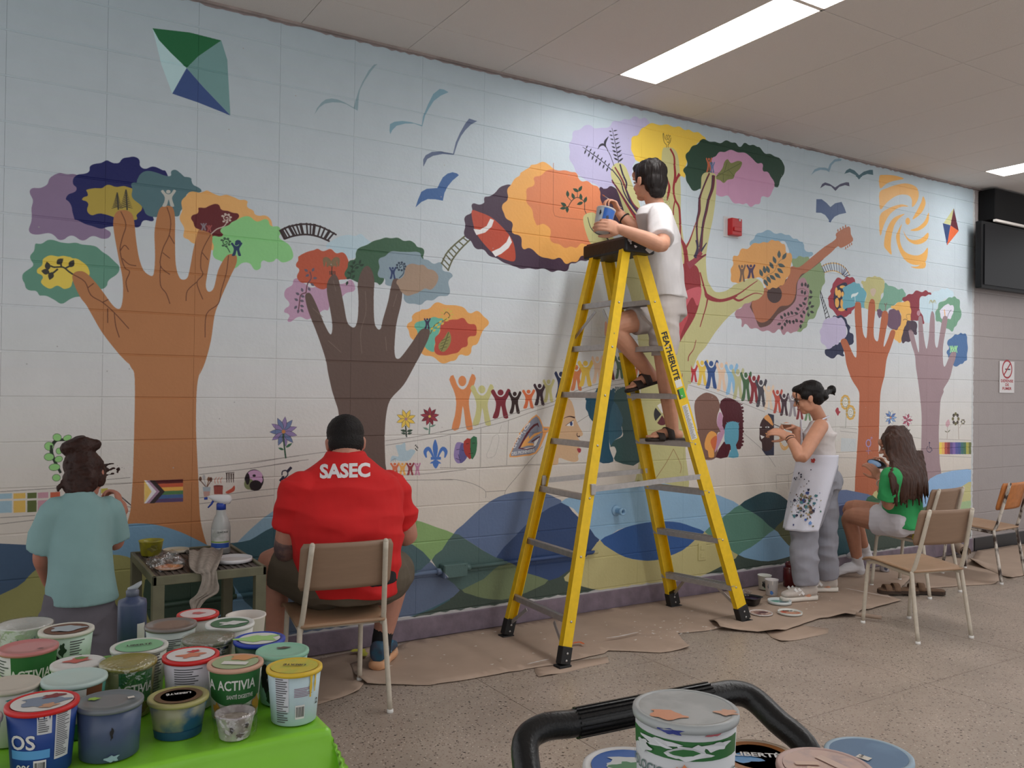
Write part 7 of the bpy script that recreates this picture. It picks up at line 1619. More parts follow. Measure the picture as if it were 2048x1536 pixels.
# ------------------------------------------------------------------ man on the ladder
def ladder_man():
    Y0 = -.42
    base = (3.50, -.36, 1.10)
    t = thing('person', 'person in white T-shirt and grey shorts painting from the ladder', 'person', base)
    SK = skin_mat('skin_ladder', (206, 150, 122))
    f = Vector((-.45, .89, 0)).normalized(); left = Vector((-f.y, f.x, 0))        # left hand side
    neck = V(1311, 412, -.36); hc = V(1296, 360, -.33)
    hipc = V(1334, 612, -.33)
    shL = V(1320, 436, -.48); shR = neck+(neck-shL)*.9; shR.z = shL.z; 
    elL = V(1324, 490, -.66); wrL = V(1240, 458, -.54)
    elR = V(1282, 468, -.27); wrR = V(1240, 428, -.15)
    # legs
    ankL = V(1345, 858, -.35); kneeL = V(1330, 735, -.37); hipL = hipc+left*.062+Vector((0, 0, -.02))
    hipR = hipc-left*.062+Vector((0, 0, -.02)); kneeR = V(1226, 655, -.24); ankR = V(1302, 750, -.23)
    b = MB()
    up = (hc-neck).normalized()
    L, R = head(b, hc+Vector((0, 0, -.012)), Vector((-.06, 1, .03)), Vector((-.03, .03, 1)), 1.04)
    limb(b, [hc+Vector((.012, -.01, -.06)), neck+Vector((0, 0, .0)), neck-Vector((0, 0, .05))], [.055, .056, .07])
    b.loft([(hipc, left*.14, f*.09), ((hipc+neck)/2, left*.14, f*.09), (neck-Vector((0, 0, .06)), left*.15, f*.08), (neck, left*.07, f*.06)], 20)
    limb(b, [shL, elL.lerp(shL, .5), elL, elL.lerp(wrL, .35), wrL], [.052, .048, .042, .044, .029])
    limb(b, [shR, elR.lerp(shR, .5), elR, elR.lerp(wrR, .35), wrR], [.052, .046, .042, .042, .028])
    limb(b, [hipL, hipL.lerp(kneeL, .5), kneeL, kneeL.lerp(ankL, .35), ankL], [.085, .078, .058, .056, .038])
    limb(b, [hipR, hipR.lerp(kneeR, .5), kneeR, kneeR.lerp(ankR, .35), ankR], [.085, .078, .060, .056, .038])
    # left hand wraps the pot, right hand pinches the brush
    cupc = V(1208, 437, -.475)
    dL = (cupc+Vector((0, 0, .01))-wrL); hand(b, wrL, Vector((-.93, .10, .16)), Vector((.05, .95, -.1)), -1, 1.04, (.55, .75, .5), .04, (.35, .9, .6))
    hand(b, wrR, Vector((-.35, .25, .85)), Vector((-.75, .35, -.1)), 1, 1.0, (.9, 1.1, .7), 0, (.4, .75, .8))
    # feet
    for ank, dirf, toe in ((ankL, Vector((-.98, .18, 0)), -.002), (ankR, Vector((-.93, .2, -.28)), 0)):
        d = dirf.normalized(); a = ank
        sole = a-Vector((0, 0, .062)) if ank is ankL else a+Vector((.0, 0, -.05))
        limb(b, [a, a+Vector((0, 0, -.03))-d*.015, sole-d*.045+Vector((0, 0, .026))], [.038, .036, .03], 12, 3)
        limb(b, [a+Vector((0, 0, -.02)), sole+d*.06+Vector((0, 0, .036)), sole+d*.13+Vector((0, 0, .022))], [.036, .032, .022], 12, 3)
        s = Vector((-d.y, d.x, 0)).normalized()
        for i, (o, l) in enumerate(((-.028, .165), (-.012, .175), (.003, .172), (.017, .163), (.029, .15))):
            limb(b, [sole+d*.10+s*o*.8+Vector((0, 0, .02)), sole+d*l+s*o+Vector((0, 0, .016))], [.012, .0085 if i else .0085], 8, 2)
    organic('body', b, SK, t, .0042, 5)
    face_parts(L, R, t)
    # hair: short dark
    h = MB(); e = lambda p, r: h.sphere(L(*p), r, 20, 12, R)
    e((0, -.024, .048), (.092, .106, .090)); e((0, -.064, -.01), (.082, .064, .082)); e((0, .05, .085), (.066, .052, .034)); e((.06, -.01, .02), (.026, .055, .05)); e((-.06, -.01, .02), (.026, .055, .05)); e((0, -.075, -.065), (.062, .04, .045))
    e((0, .07, .075), (.05, .03, .022))
    def hd(v, n):
        return .007*mnoise.noise(Vector((v.x*26, v.y*26, v.z*9)))+.004*mnoise.noise(Vector((v.x*70, v.y*70, v.z*18)))
    organic('hair', h, hair_mat('hair_dark', (24, 17, 15)), t, .006, 3, hd)
    # T-shirt
    s = MB(); hem = V(1335, 596, -.335)
    ch = neck.lerp(hipc, .38)
    s.loft([(hem, left*.165, f*.112), (hem.lerp(ch, .35), left*.163, f*.108), (ch.lerp(hem, .25), left*.17, f*.108), (ch+Vector((0, 0, .06)), left*.175, f*.108), (neck-Vector((0, 0, .075)), left*.175, f*.098), (neck-Vector((0, 0, .03)), left*.14, f*.085), (neck+Vector((0, 0, .004)), left*.074, f*.07)], 28, p=2.3)
    seL = shL.lerp(elL, .80); seR = shR.lerp(elR, .72)
    sleeve(s, [shL+Vector((.03, .07, .0)), shL, shL.lerp(elL, .4), seL], [.08, .080, .074, .070])
    sleeve(s, [shR, seR], [.07, .068])
    sh = organic('t_shirt', s, cloth_mat('tee_white', (208, 204, 204)), t, .006, 5, folds(.009, 7, 7, 5, 2.0))
    # cut the sleeve end flat
    # shorts
    p = MB(); kL = hipL.lerp(kneeL, .80); kR = hipR.lerp(kneeR, .66)
    p.loft([(hipc+Vector((0, 0, .08)), left*.15, f*.105), (hipc, left*.16, f*.115), (hipc-Vector((0, 0, .06)), left*.158, f*.115)], 24)
    sleeve(p, [hipL, hipL.lerp(kL, .5), kL], [.096, .094, .085]); sleeve(p, [hipR, hipR.lerp(kR, .5), kR], [.096, .096, .092])
    organic('shorts', p, cloth_mat('shorts_grey', (190, 182, 178)), t, .006, 5, folds(.008, 5, 5, 11, 5.0))
    # sandals
    SB = mat('sandal_dark', (52, 42, 38), .8, noise=.12, nscale=50)
    bl = Vector(base)
    for ank, dirf in ((ankL, Vector((-.98, .18, 0))), (ankR, Vector((-.93, .2, -.28)))):
        d = dirf.normalized(); sd = Vector((-d.y, d.x, 0)).normalized(); un = sd.cross(d); un = un if un.z > 0 else -un
        sole = ank-Vector((0, 0, .062)) if ank is ankL else ank+Vector((0, 0, -.05))
        m = MB(); S = [(sole+d*q-un*.004, sd*w, un*.011, 3) for q, w in ((-.085, .02), (-.07, .036), (-.02, .038), (.04, .040), (.10, .048), (.15, .044), (.18, .026))]
        m.loft(S, 18); m.v = [tuple(Vector(v)-bl) for v in m.v]; so = m.build('sandal', SB, t)
        for q, hh in ((.10, .040), (.035, .066)):
            vs = []; fs = []; n = 14
            for i in range(n+1):
                a = math.pi*i/n
                for dq in (-.022, .022): vs.append(sole+d*(q+dq)+sd*.048*math.cos(a)+un*(-.004+hh*1.12*math.sin(a)**.8)-bl)
            for i in range(n): fs.append((2*i, 2*i+1, 2*i+3, 2*i+2))
            o = MB().add(vs, fs, True).build('sandal_strap', SB, so); md = o.modifiers.new('s', 'SOLIDIFY'); md.thickness = .005; md.offset = 1
    # bracelet
    q = wrR.lerp(elR, .22); dd = (elR-wrR).normalized(); x = dd.orthogonal().normalized(); y = dd.cross(x)
    m = MB(); m.tube([q+(x*math.cos(a)+y*math.sin(a))*.035-bl for a in np.linspace(0, 2*math.pi, 24)], .005, 8); m.build('bracelet', BLACK, t)
    # pot in the left hand, brush in the right
    ax = Vector((.10, .20, .97)).normalized(); ax = (V(1213, 417, -.475)-V(1203, 460, -.475)).normalized()
    pt = tub('white and blue paint pot held by the man on the ladder', tuple(V(1202.5, 463, -.47)), .112, .134, C((206, 206, 208)), None, [('patch', -10, 75, .35, .93, C((44, 96, 176))), ('patch', -80, -14, .35, .93, C((190, 198, 206))), ('smear', -30, .7, .006, .014, 3, BLACK), ('smear', 20, .5, .008, .02, 4, C((30, 40, 70)))], taper=.86, open_=C((196, 116, 70)), name='paint_pot', group='pots held in hand')
    pt.rotation_euler = Vector((0, 0, 1)).rotation_difference(ax).to_euler()
    brush('thin paint brush in the hand of the man on the ladder', V(1204, 389, -.012), V(1243, 416, -.16), (190, 112, 70), (206, 190, 170))
ladder_man()
# ------------------------------------------------------------------ woman in the apron
def woman():
    base = (4.70, -.42, .0)
    t = thing('person', 'person standing in white tank top, paint-stained apron and grey trousers', 'person', base)
    SK = skin_mat('skin_woman', (200, 144, 116))
    f = Vector((-.66, .75, 0)).normalized(); left = Vector((-f.y, f.x, 0))
    hc = V(1617, 797, -.44); neck = V(1639, 836, -.45); hipc = V(1640, 940, -.44); waist = V(1637, 900, -.44)
    shL = V(1641, 853, -.545); shR = neck+(neck-shL)*.85; shR.z = shL.z
    elL = V(1603, 915, -.60); wrL = V(1576, 871, -.47)
    elR = V(1598, 893, -.36); wrR = V(1591, 858, -.36)
    fz = .035
    ankL = V(1612, 1180, -.50); ankR = V(1652, 1166, -.40); kneeL = V(1608, 1065, -.47); kneeR = V(1648, 1060, -.42)
    hipL = hipc+left*.075; hipR = hipc-left*.075
    b = MB(); fh = Vector((-.66, .70, -.30))
    L, R = head(b, hc, fh, Vector((-.2, .2, 1)), .94)
    limb(b, [hc+Vector((.02, -.02, -.05)), neck, neck-Vector((0, 0, .06))], [.046, .046, .06])
    b.loft([(hipc, left*.13, f*.085), (waist, left*.115, f*.08), (neck-Vector((0, 0, .1)), left*.13, f*.085), (neck-Vector((0, 0, .03)), left*.10, f*.06)], 20)
    limb(b, [shL, shL.lerp(elL, .45), elL, elL.lerp(wrL, .35), wrL], [.052, .050, .040, .039, .025])
    limb(b, [shR, shR.lerp(elR, .45), elR, elR.lerp(wrR, .35), wrR], [.050, .046, .038, .037, .024])
    hand(b, wrL, Vector((-.80, .45, .30)), Vector((.1, .8, -.5)), -1, .92, (.5, .7, .5), 0, (.3, .8, .6))
    hand(b, wrR, Vector((-.75, .55, .30)), Vector((-.35, -.5, -.75)), -1, .90, (.75, .9, .6), 0, (.3, .8, .6))
    for h_, k_, a_ in ((hipL, kneeL, ankL), (hipR, kneeR, ankR)): limb(b, [h_, k_, a_, a_-Vector((0, 0, .04))], [.08, .055, .036, .034])
    organic('body', b, SK, t, .0045, 8)
    face_parts(L, R, t, .94)
    glasses(L, t, mat('glasses_dark', (34, 30, 32), .4), .94)
    h = MB(); e = lambda p, r: h.sphere(L(*p), tuple(q*.94 for q in r), 20, 12, R)
    e((0, -.026, .046), (.084, .098, .083)); e((0, -.055, .0), (.074, .062, .07)); e((0, .045, .085), (.06, .05, .03)); e((.066, .01, .03), (.022, .045, .035)); e((-.066, .01, .03), (.022, .045, .035)); e((0, -.105, -.01), (.05, .035, .04))
    bn = V(1663, 780, -.46); h.sphere(bn, .032, 16, 10); limb(h, [L(0, -.1, -.0), bn], [.03, .014]); limb(h, [bn, bn+Vector((.02, -.01, -.035))], [.02, .004]); limb(h, [L(.065, .075, .06), L(.07, .085, .0), L(.066, .078, -.04)], [.006, .004, .0025]); limb(h, [L(-.065, .075, .06), L(-.07, .085, .0), L(-.066, .078, -.04)], [.006, .004, .0025])
    organic('hair', h, hair_mat('hair_black', (20, 15, 15)), t, .0055, 3, lambda v, n: .004*mnoise.noise(Vector((v.x*30, v.y*30, v.z*50))))
    # cropped tank top
    s = MB(); th = V(1641, 921, -.445)
    s.loft([(th, left*.138, f*.105), (waist+Vector((0, 0, .03)), left*.135, f*.105), (neck.lerp(waist, .45), left*.142, f*.115), (neck-Vector((0, 0, .10)), left*.135, f*.10), (neck-Vector((0, 0, .055)), left*.105, f*.075), (neck-Vector((0, 0, .02)), left*.082, f*.055)], 28, p=2.2)
    organic('tank_top', s, cloth_mat('tank_white', (216, 208, 206)), t, .006, 4, folds(.006, 6, 6, 14, 8.0))
    # baggy trousers
    p = MB()
    p.loft([(V(1644, 926, -.44), left*.125, f*.095), (hipc-Vector((0, 0, .01)), left*.15, f*.125), (hipc-Vector((0, 0, .12)), left*.15, f*.135)], 24)
    p.sphere(V(1662, 962, -.44), .082, 18, 12)
    sleeve(p, [hipL-Vector((0, 0, .03)), hipL.lerp(kneeL, .55), kneeL, kneeL.lerp(ankL, .6), ankL+Vector((0, 0, .035))], [.105, .105, .088, .090, .076])
    sleeve(p, [hipR-Vector((0, 0, .03)), hipR.lerp(kneeR, .55), kneeR, kneeR.lerp(ankR, .6), ankR+Vector((0, 0, .045))], [.105, .105, .088, .088, .074])
    organic('trousers', p, cloth_mat('trousers_grey', (150, 150, 160)), t, .007, 4, folds(.014, 5, 5, 9, 11.0))
    # apron: bib and skirt sheet over the front
    A = mat('apron_white', (216, 216, 228), .85, noise=.02, nscale=8, bump=.1, bscale=300)
    def apron():
        vs = []; fs = []; nu, nv = 26, 34
        for j in range(nv+1):
            q = j/nv; z = .985*(1-q)+.475*q
            wv = .84+.36*q
            for i in range(nu+1):
                u = i/nu*2-1; ang = .92-.2*q+u*(1.42-.22*q)
                cx = hipc.lerp(V(1617, 1060, -.455), max(0, (q-.15)/.85)); rx, ry = .188+.004*q, .160+.004*q
                fold = .010*math.sin(u*9+q*3)*q
                p_ = Vector((cx.x, cx.y, 0))+left*(math.sin(ang)*(rx+fold))+f*(math.cos(ang)*(ry+fold)); p_.z = z+.012*u*q
                vs.append(p_-Vector(base))
        for j in range(nv):
            for i in range(nu): a = j*(nu+1)+i; fs.append((a, a+1, a+nu+2, a+nu+1))
        o = MB().add(vs, fs, True).build('apron', A, t); md = o.modifiers.new('s', 'SOLIDIFY'); md.thickness = .003
        # bib
        vs = []; fs = []; n2 = 12
        for j in range(n2+1):
            q = j/n2; z = .98+q*.235; w = .62-.28*q
            for i in range(n2+1):
                u = i/n2*2-1; cx = waist.lerp(neck-Vector((0, 0, .1)), q)
                p_ = Vector((cx.x, cx.y, 0))+left*(math.sin(u*w*1.6)*.14)+f*(math.cos(u*w)*(.128)); p_.z = z; vs.append(p_-Vector(base))
        for j in range(n2):
            for i in range(n2): a = j*(n2+1)+i; fs.append((a, a+1, a+n2+2, a+n2+1))
        bb = MB().add(vs, fs, True).build('apron_bib', A, t); md = bb.modifiers.new('s', 'SOLIDIFY'); md.thickness = .003
        # paint stains lying on the cloth
        bm = bmesh.new(); bm.from_mesh(o.data); tree = BVHTree.FromBMesh(bm); bm.free(); bl = Vector(base)
        rr = random.Random(4)
        cols = ((70, 120, 130), (120, 116, 96), (52, 70, 130), (150, 140, 110), (96, 70, 60), (40, 42, 70), (60, 110, 96), (176, 150, 120))
        st = [(1606+rr.gauss(0, 16), 1012+rr.gauss(0, 15), .003+.009*rr.random()**2, cols[rr.randrange(8)]) for _ in range(120)]
        st += [(1600+rr.gauss(0, 14), 962+rr.gauss(0, 9), .003+.006*rr.random(), (40, 42, 66)) for _ in range(16)]
        st += [(1627, 921, .014, (176, 60, 56)), (1617, 912, .008, (176, 60, 56)), (1620, 1046, .012, (104, 142, 200)), (1612, 1040, .008, (60, 96, 170)), (1588, 1050, .006, (60, 70, 120))]
        m = {}
        for k, (x, y, r, c) in enumerate(st):
            d = ray(x, y); h_ = tree.ray_cast(CAM-bl, d.normalized())
            if h_[0] is None: continue
            n = h_[1]; n = n if n.dot(d) < 0 else -n; xx = n.orthogonal().normalized(); yy = n.cross(xx)
            P = blob(r, 14, k); c = tuple(c); mb = m.setdefault(c, MB()); mb.add([h_[0]+n*(.0022+.00004*k)+xx*a+yy*b2 for a, b2 in P], [tuple(range(14))])
        for c, mb in m.items(): tag(mb.build('paint_stains', C(c, .7), o), kind='stuff')
        # neck and waist strings
        s1 = MB(); s1.tube([Vector(q)-bl for q in catmull([tuple(neck-Vector((0, 0, .115))+f*.10+left*.06), tuple(neck+left*.075+Vector((0, 0, -.02))), tuple(neck-f*.06+Vector((0, 0, .012))), tuple(neck-left*.075+Vector((0, 0, -.02))), tuple(neck-Vector((0, 0, .115))+f*.10-left*.06)], 6)], .006, 8); s1.build('neck_strap', A, t)
    apron()
    SU, SO = mat('trainer_beige', (196, 186, 178), .7, noise=.06, nscale=30), mat('trainer_sole', (216, 208, 198), .6)
    for a_, d in ((ankL, Vector((-.93, .25, 0))), (ankR, Vector((-.80, .45, 0)))):
        d.normalize(); g = Vector((a_.x, a_.y, .013))
        sh = shoe('shoe', t, g+d*.185, g-d*.075, (0, 0, 1), .044, .085, SU, SO, .026)
        sd = Vector((-d.y, d.x, 0)); m = MB()
        for k in (0, 1):
            for sgn in (-1, 1):
                p0 = g+d*(.045+k*.03)+sd*sgn*.042+Vector((0, 0, .045)); p1 = g+d*(.085+k*.03)+sd*sgn*.036+Vector((0, 0, .085)); m.beam(p0-Vector(base), p1-Vector(base), .003, .016, d)
        m.build('side_stripe', mat('shoe_white', (226, 224, 222), .5), sh)
    # bracelet on near wrist
    q = wrL.lerp(elL, .12); dd = (elL-wrL).normalized(); x = dd.orthogonal().normalized(); y = dd.cross(x); bl = Vector(base)
    for k in (0, .018): MB().tube([q+dd*k+(x*math.cos(a)+y*math.sin(a))*.029-bl for a in np.linspace(0, 2*math.pi, 22)], .003, 8).build('bracelet', mat('bracelet_dark', (72, 48, 46), .6), t)
    hp = wrL+Vector((-.80, .45, .30)).normalized()*.09
    brush('thin paint brush held by the woman in the apron', V(1546, 848, -.22), hp+Vector((.03, -.01, .03)), (216, 140, 70), (60, 56, 60))
    palette('small white paint dish in the hands of the woman in the apron', tuple(wrR+Vector((-.75, .55, .30)).normalized()*.085+Vector((-.01, -.03, .005))), .07, C((214, 212, 208)), C((150, 120, 90)), hh=.01, nm='paint_dish', grp='pots held in hand')
woman()
# ------------------------------------------------------------------ girl in green, seated
def girl_green():
    base = (5.62, -.62, .0)
    t = thing('person', 'person with long brown hair in green T-shirt seated and painting', 'person', base)
    SK = skin_mat('skin_green_girl', (190, 134, 108))
    f = Vector((-.30, .95, 0)).normalized(); left = Vector((-f.y, f.x, 0))
    hc = V(1788, 893, -.585); neck = V(1803, 935, -.65); hipc = V(1806, 1038, -.66); hipc.z = .505
    shL = V(1783, 955, -.76); shR = neck+(neck-shL)*.8; shR.z = shL.z
    elL = V(1777, 1010, -.73); wrL = V(1759, 955, -.49)
    elR = V(1766, 985, -.50); wrR = V(1774, 934, -.42)
    kneeL = V(1700, 1034, -.30); ankL = V(1716, 1128, -.22); hipL = hipc+left*.08; hipR = hipc-left*.08
    kneeR = V(1702, 1016, -.27); ankR = V(1731, 1102, -.13)
    b = MB()
    L, R = head(b, hc, Vector((-.55, .80, -.28)), Vector((-.15, .2, 1)), .94)
    limb(b, [hc+Vector((.02, -.03, -.05)), neck, neck-Vector((0, 0, .06))], [.046, .046, .06])
    b.loft([(hipc, left*.13, f*.09), (hipc.lerp(neck, .5), left*.115, f*.08), (neck-Vector((0, 0, .1)), left*.13, f*.08), (neck-Vector((0, 0, .03)), left*.09, f*.06)], 20)
    limb(b, [shL, shL.lerp(elL, .5), elL, elL.lerp(wrL, .35), wrL], [.045, .042, .036, .036, .024])
    limb(b, [shR, shR.lerp(elR, .5), elR, elR.lerp(wrR, .35), wrR], [.045, .042, .036, .036, .024])
    hand(b, wrL, Vector((-.35, .45, .82)), Vector((.35, .75, -.3)), -1, .92, (.45, .55, .4), 0, (.4, .8, .5))
    hand(b, wrR, Vector((-.30, .45, .80)), Vector((-.6, .5, -.3)), 1, .90, (.9, 1.0, .7), 0, (.35, .8, .7))
    limb(b, [hipL, hipL.lerp(kneeL, .5), kneeL, kneeL.lerp(ankL, .35), ankL], [.09, .082, .056, .054, .034])
    limb(b, [hipR, hipR.lerp(kneeR, .5), kneeR, kneeR.lerp(ankR, .35), ankR], [.088, .080, .056, .052, .034])
    organic('body', b, SK, t, .0048, 4)
    face_parts(L, R, t, .94)
    # socks
    SOK = cloth_mat('sock_white', (214, 212, 216)); tl = V(1670, 1147, -.26)
    for i, (a_, k_, toe) in enumerate(((ankL, kneeL, V(1670, 1147, -.13)), (ankR, kneeR, V(1699, 1112, -.045)))):
        m = MB(); d = (k_-a_).normalized(); top = a_+d*.075; hl = a_-Vector((0, 0, .055))-(toe-a_).normalized()*.02
        limb(m, [top, a_, hl], [.041, .040, .036]); limb(m, [a_+Vector((0, 0, -.02)), a_.lerp(toe, .5)+Vector((0, 0, .004)), toe], [.040, .038, .024])
        if i == 0:
            zmin = min(v[2] for v in m.v); m.v = [(x, y, z-zmin+.014) if False else (x, y, max(z, .0135)) for x, y, z in m.v]
        organic('sock', m, SOK, t, .006, 3, folds(.003, 12, 12, 30, 3.0))
    # hair: long strands falling down the back
    h = MB(); e = lambda p, r: h.sphere(L(*p), tuple(q*.94 for q in r), 20, 12, R)
    e((0, -.018, .046), (.088, .104, .088)); e((0, -.05, -.02), (.088, .075, .09)); e((.066, .02, -.02), (.024, .05, .07)); e((-.066, .02, -.02), (.024, .05, .07))
    rows = [(852, 1775, 1812, -.60, .05), (872, 1761, 1828, -.615, .085), (900, 1766, 1838, -.65, .085), (925, 1776, 1845, -.695, .075), (950, 1784, 1850, -.735, .06), (975, 1790, 1855, -.76, .045), (995, 1800, 1856, -.775, .03)]
    h.loft(psec(rows, f, left), 28)
    rr = random.Random(5)
    for i in range(22):
        q = i/21; x0 = 1788+q*62; x1 = 1785+q*72+rr.uniform(-4, 4); y1 = 1012-abs(q-.35)*16+rr.uniform(-10, 6)
        Yb = -.785-.035*math.sin(math.pi*q)
        limb(h, [V(x0-8, 905, -.70), V(x0, 950, Yb), V((x0+x1)/2, 980, Yb-.015), V(x1, y1, Yb-.005)], [.016, .016, .012, .004], 8, 4)
    for i in range(5):
        limb(h, [L(-.05-.006*i, .05, .05-.02*i), L(-.082, .03-.012*i, -.06), V(1781+2*i, 950, -.80), V(1786+3*i, 992-3*i, -.82)], [.018, .018, .013, .004], 10, 5)
    organic('hair', h, hair_mat('hair_brown', (64, 40, 30), (60, 60, 8)), t, .006, 3, lambda v, n: .006*mnoise.noise(Vector((v.x*38, v.y*38, v.z*6)))+.003*mnoise.noise(Vector((v.x*90, v.y*90, v.z*10))))
    # T-shirt
    s = MB(); low = hipc+Vector((.0, -.03, -.035))
    s.loft([(low-f*.02, left*.165, f*.135), (hipc+Vector((0, 0, .05)), left*.160, f*.13), (hipc.lerp(neck, .45), left*.150, f*.12), (neck-Vector((0, 0, .12)), left*.155, f*.11), (neck-Vector((0, 0, .05)), left*.13, f*.085), (neck-Vector((0, 0, .005)), left*.066, f*.058)], 28, p=2.3)
    sleeve(s, [shL+Vector((.03, .03, 0)), shL, shL.lerp(elL, .45), shL.lerp(elL, .82)], [.066, .070, .072, .078]); sleeve(s, [shR, shR.lerp(elR, .8)], [.062, .062])
    organic('t_shirt', s, cloth_mat('tee_green', (50, 158, 90)), t, .006, 4, folds(.009, 6, 6, 8, 4.0))
    p = MB(); kL = hipL.lerp(kneeL, .46); kR = hipR.lerp(kneeR, .46)
    p.loft([(hipc+Vector((0, 0, .05)), left*.15, f*.12), (hipc-Vector((0, 0, .03)), left*.165, f*.14), (hipc-Vector((0, 0, .072)), left*.15, f*.12)], 24)
    sleeve(p, [hipL, hipL.lerp(kL, .5), kL], [.105, .105, .108]); sleeve(p, [hipR, hipR.lerp(kR, .5), kR], [.105, .105, .108])
    organic('shorts', p, cloth_mat('shorts_white', (212, 208, 214)), t, .006, 4, folds(.007, 7, 7, 9, 6.0))
    bl = Vector(base); q = wrL.lerp(elL, .22); dd = (elL-wrL).normalized(); x = dd.orthogonal().normalized(); y = dd.cross(x)
    MB().tube([q+(x*math.cos(a)+y*math.sin(a))*.032-bl for a in np.linspace(0, 2*math.pi, 22)], .003, 8).build('bracelet', mat('bracelet_pale', (206, 198, 190), .4), t)
    # black oval palette in the left hand and brush in the right
    pc = V(1753, 929, -.44)
    o = thing('oval_paint_tray', 'small black oval tray with blue paint in the seated girl\'s hand', 'tray', tuple(pc), 0)
    m = MB(); m.loft([((0, 0, -.012), (.04, 0, 0), (0, .028, 0)), ((0, 0, .004), (.068, 0, 0), (0, .046, 0)), ((0, 0, .007), (.070, 0, 0), (0, .048, 0)), ((0, 0, .006), (.063, 0, 0), (0, .042, 0)), ((0, 0, -.004), (.05, 0, 0), (0, .034, 0))], 28); m.build('tray_body', mat('tray_black', (26, 25, 28), .3), o)
    MB().loft([((-.015, 0, .0055), (.048, 0, 0), (0, .036, 0)), ((-.015, 0, .0062), (.046, 0, 0), (0, .034, 0))], 22).build('paint_inside', C((110, 156, 206), .35), o)
    o.rotation_euler = (math.radians(38), math.radians(12), math.radians(-38))
    brush('thin paint brush in the hand of the seated girl in green', V(1747, 916, -.30), V(1772, 918, -.42), (190, 150, 80), (170, 140, 90))
girl_green()
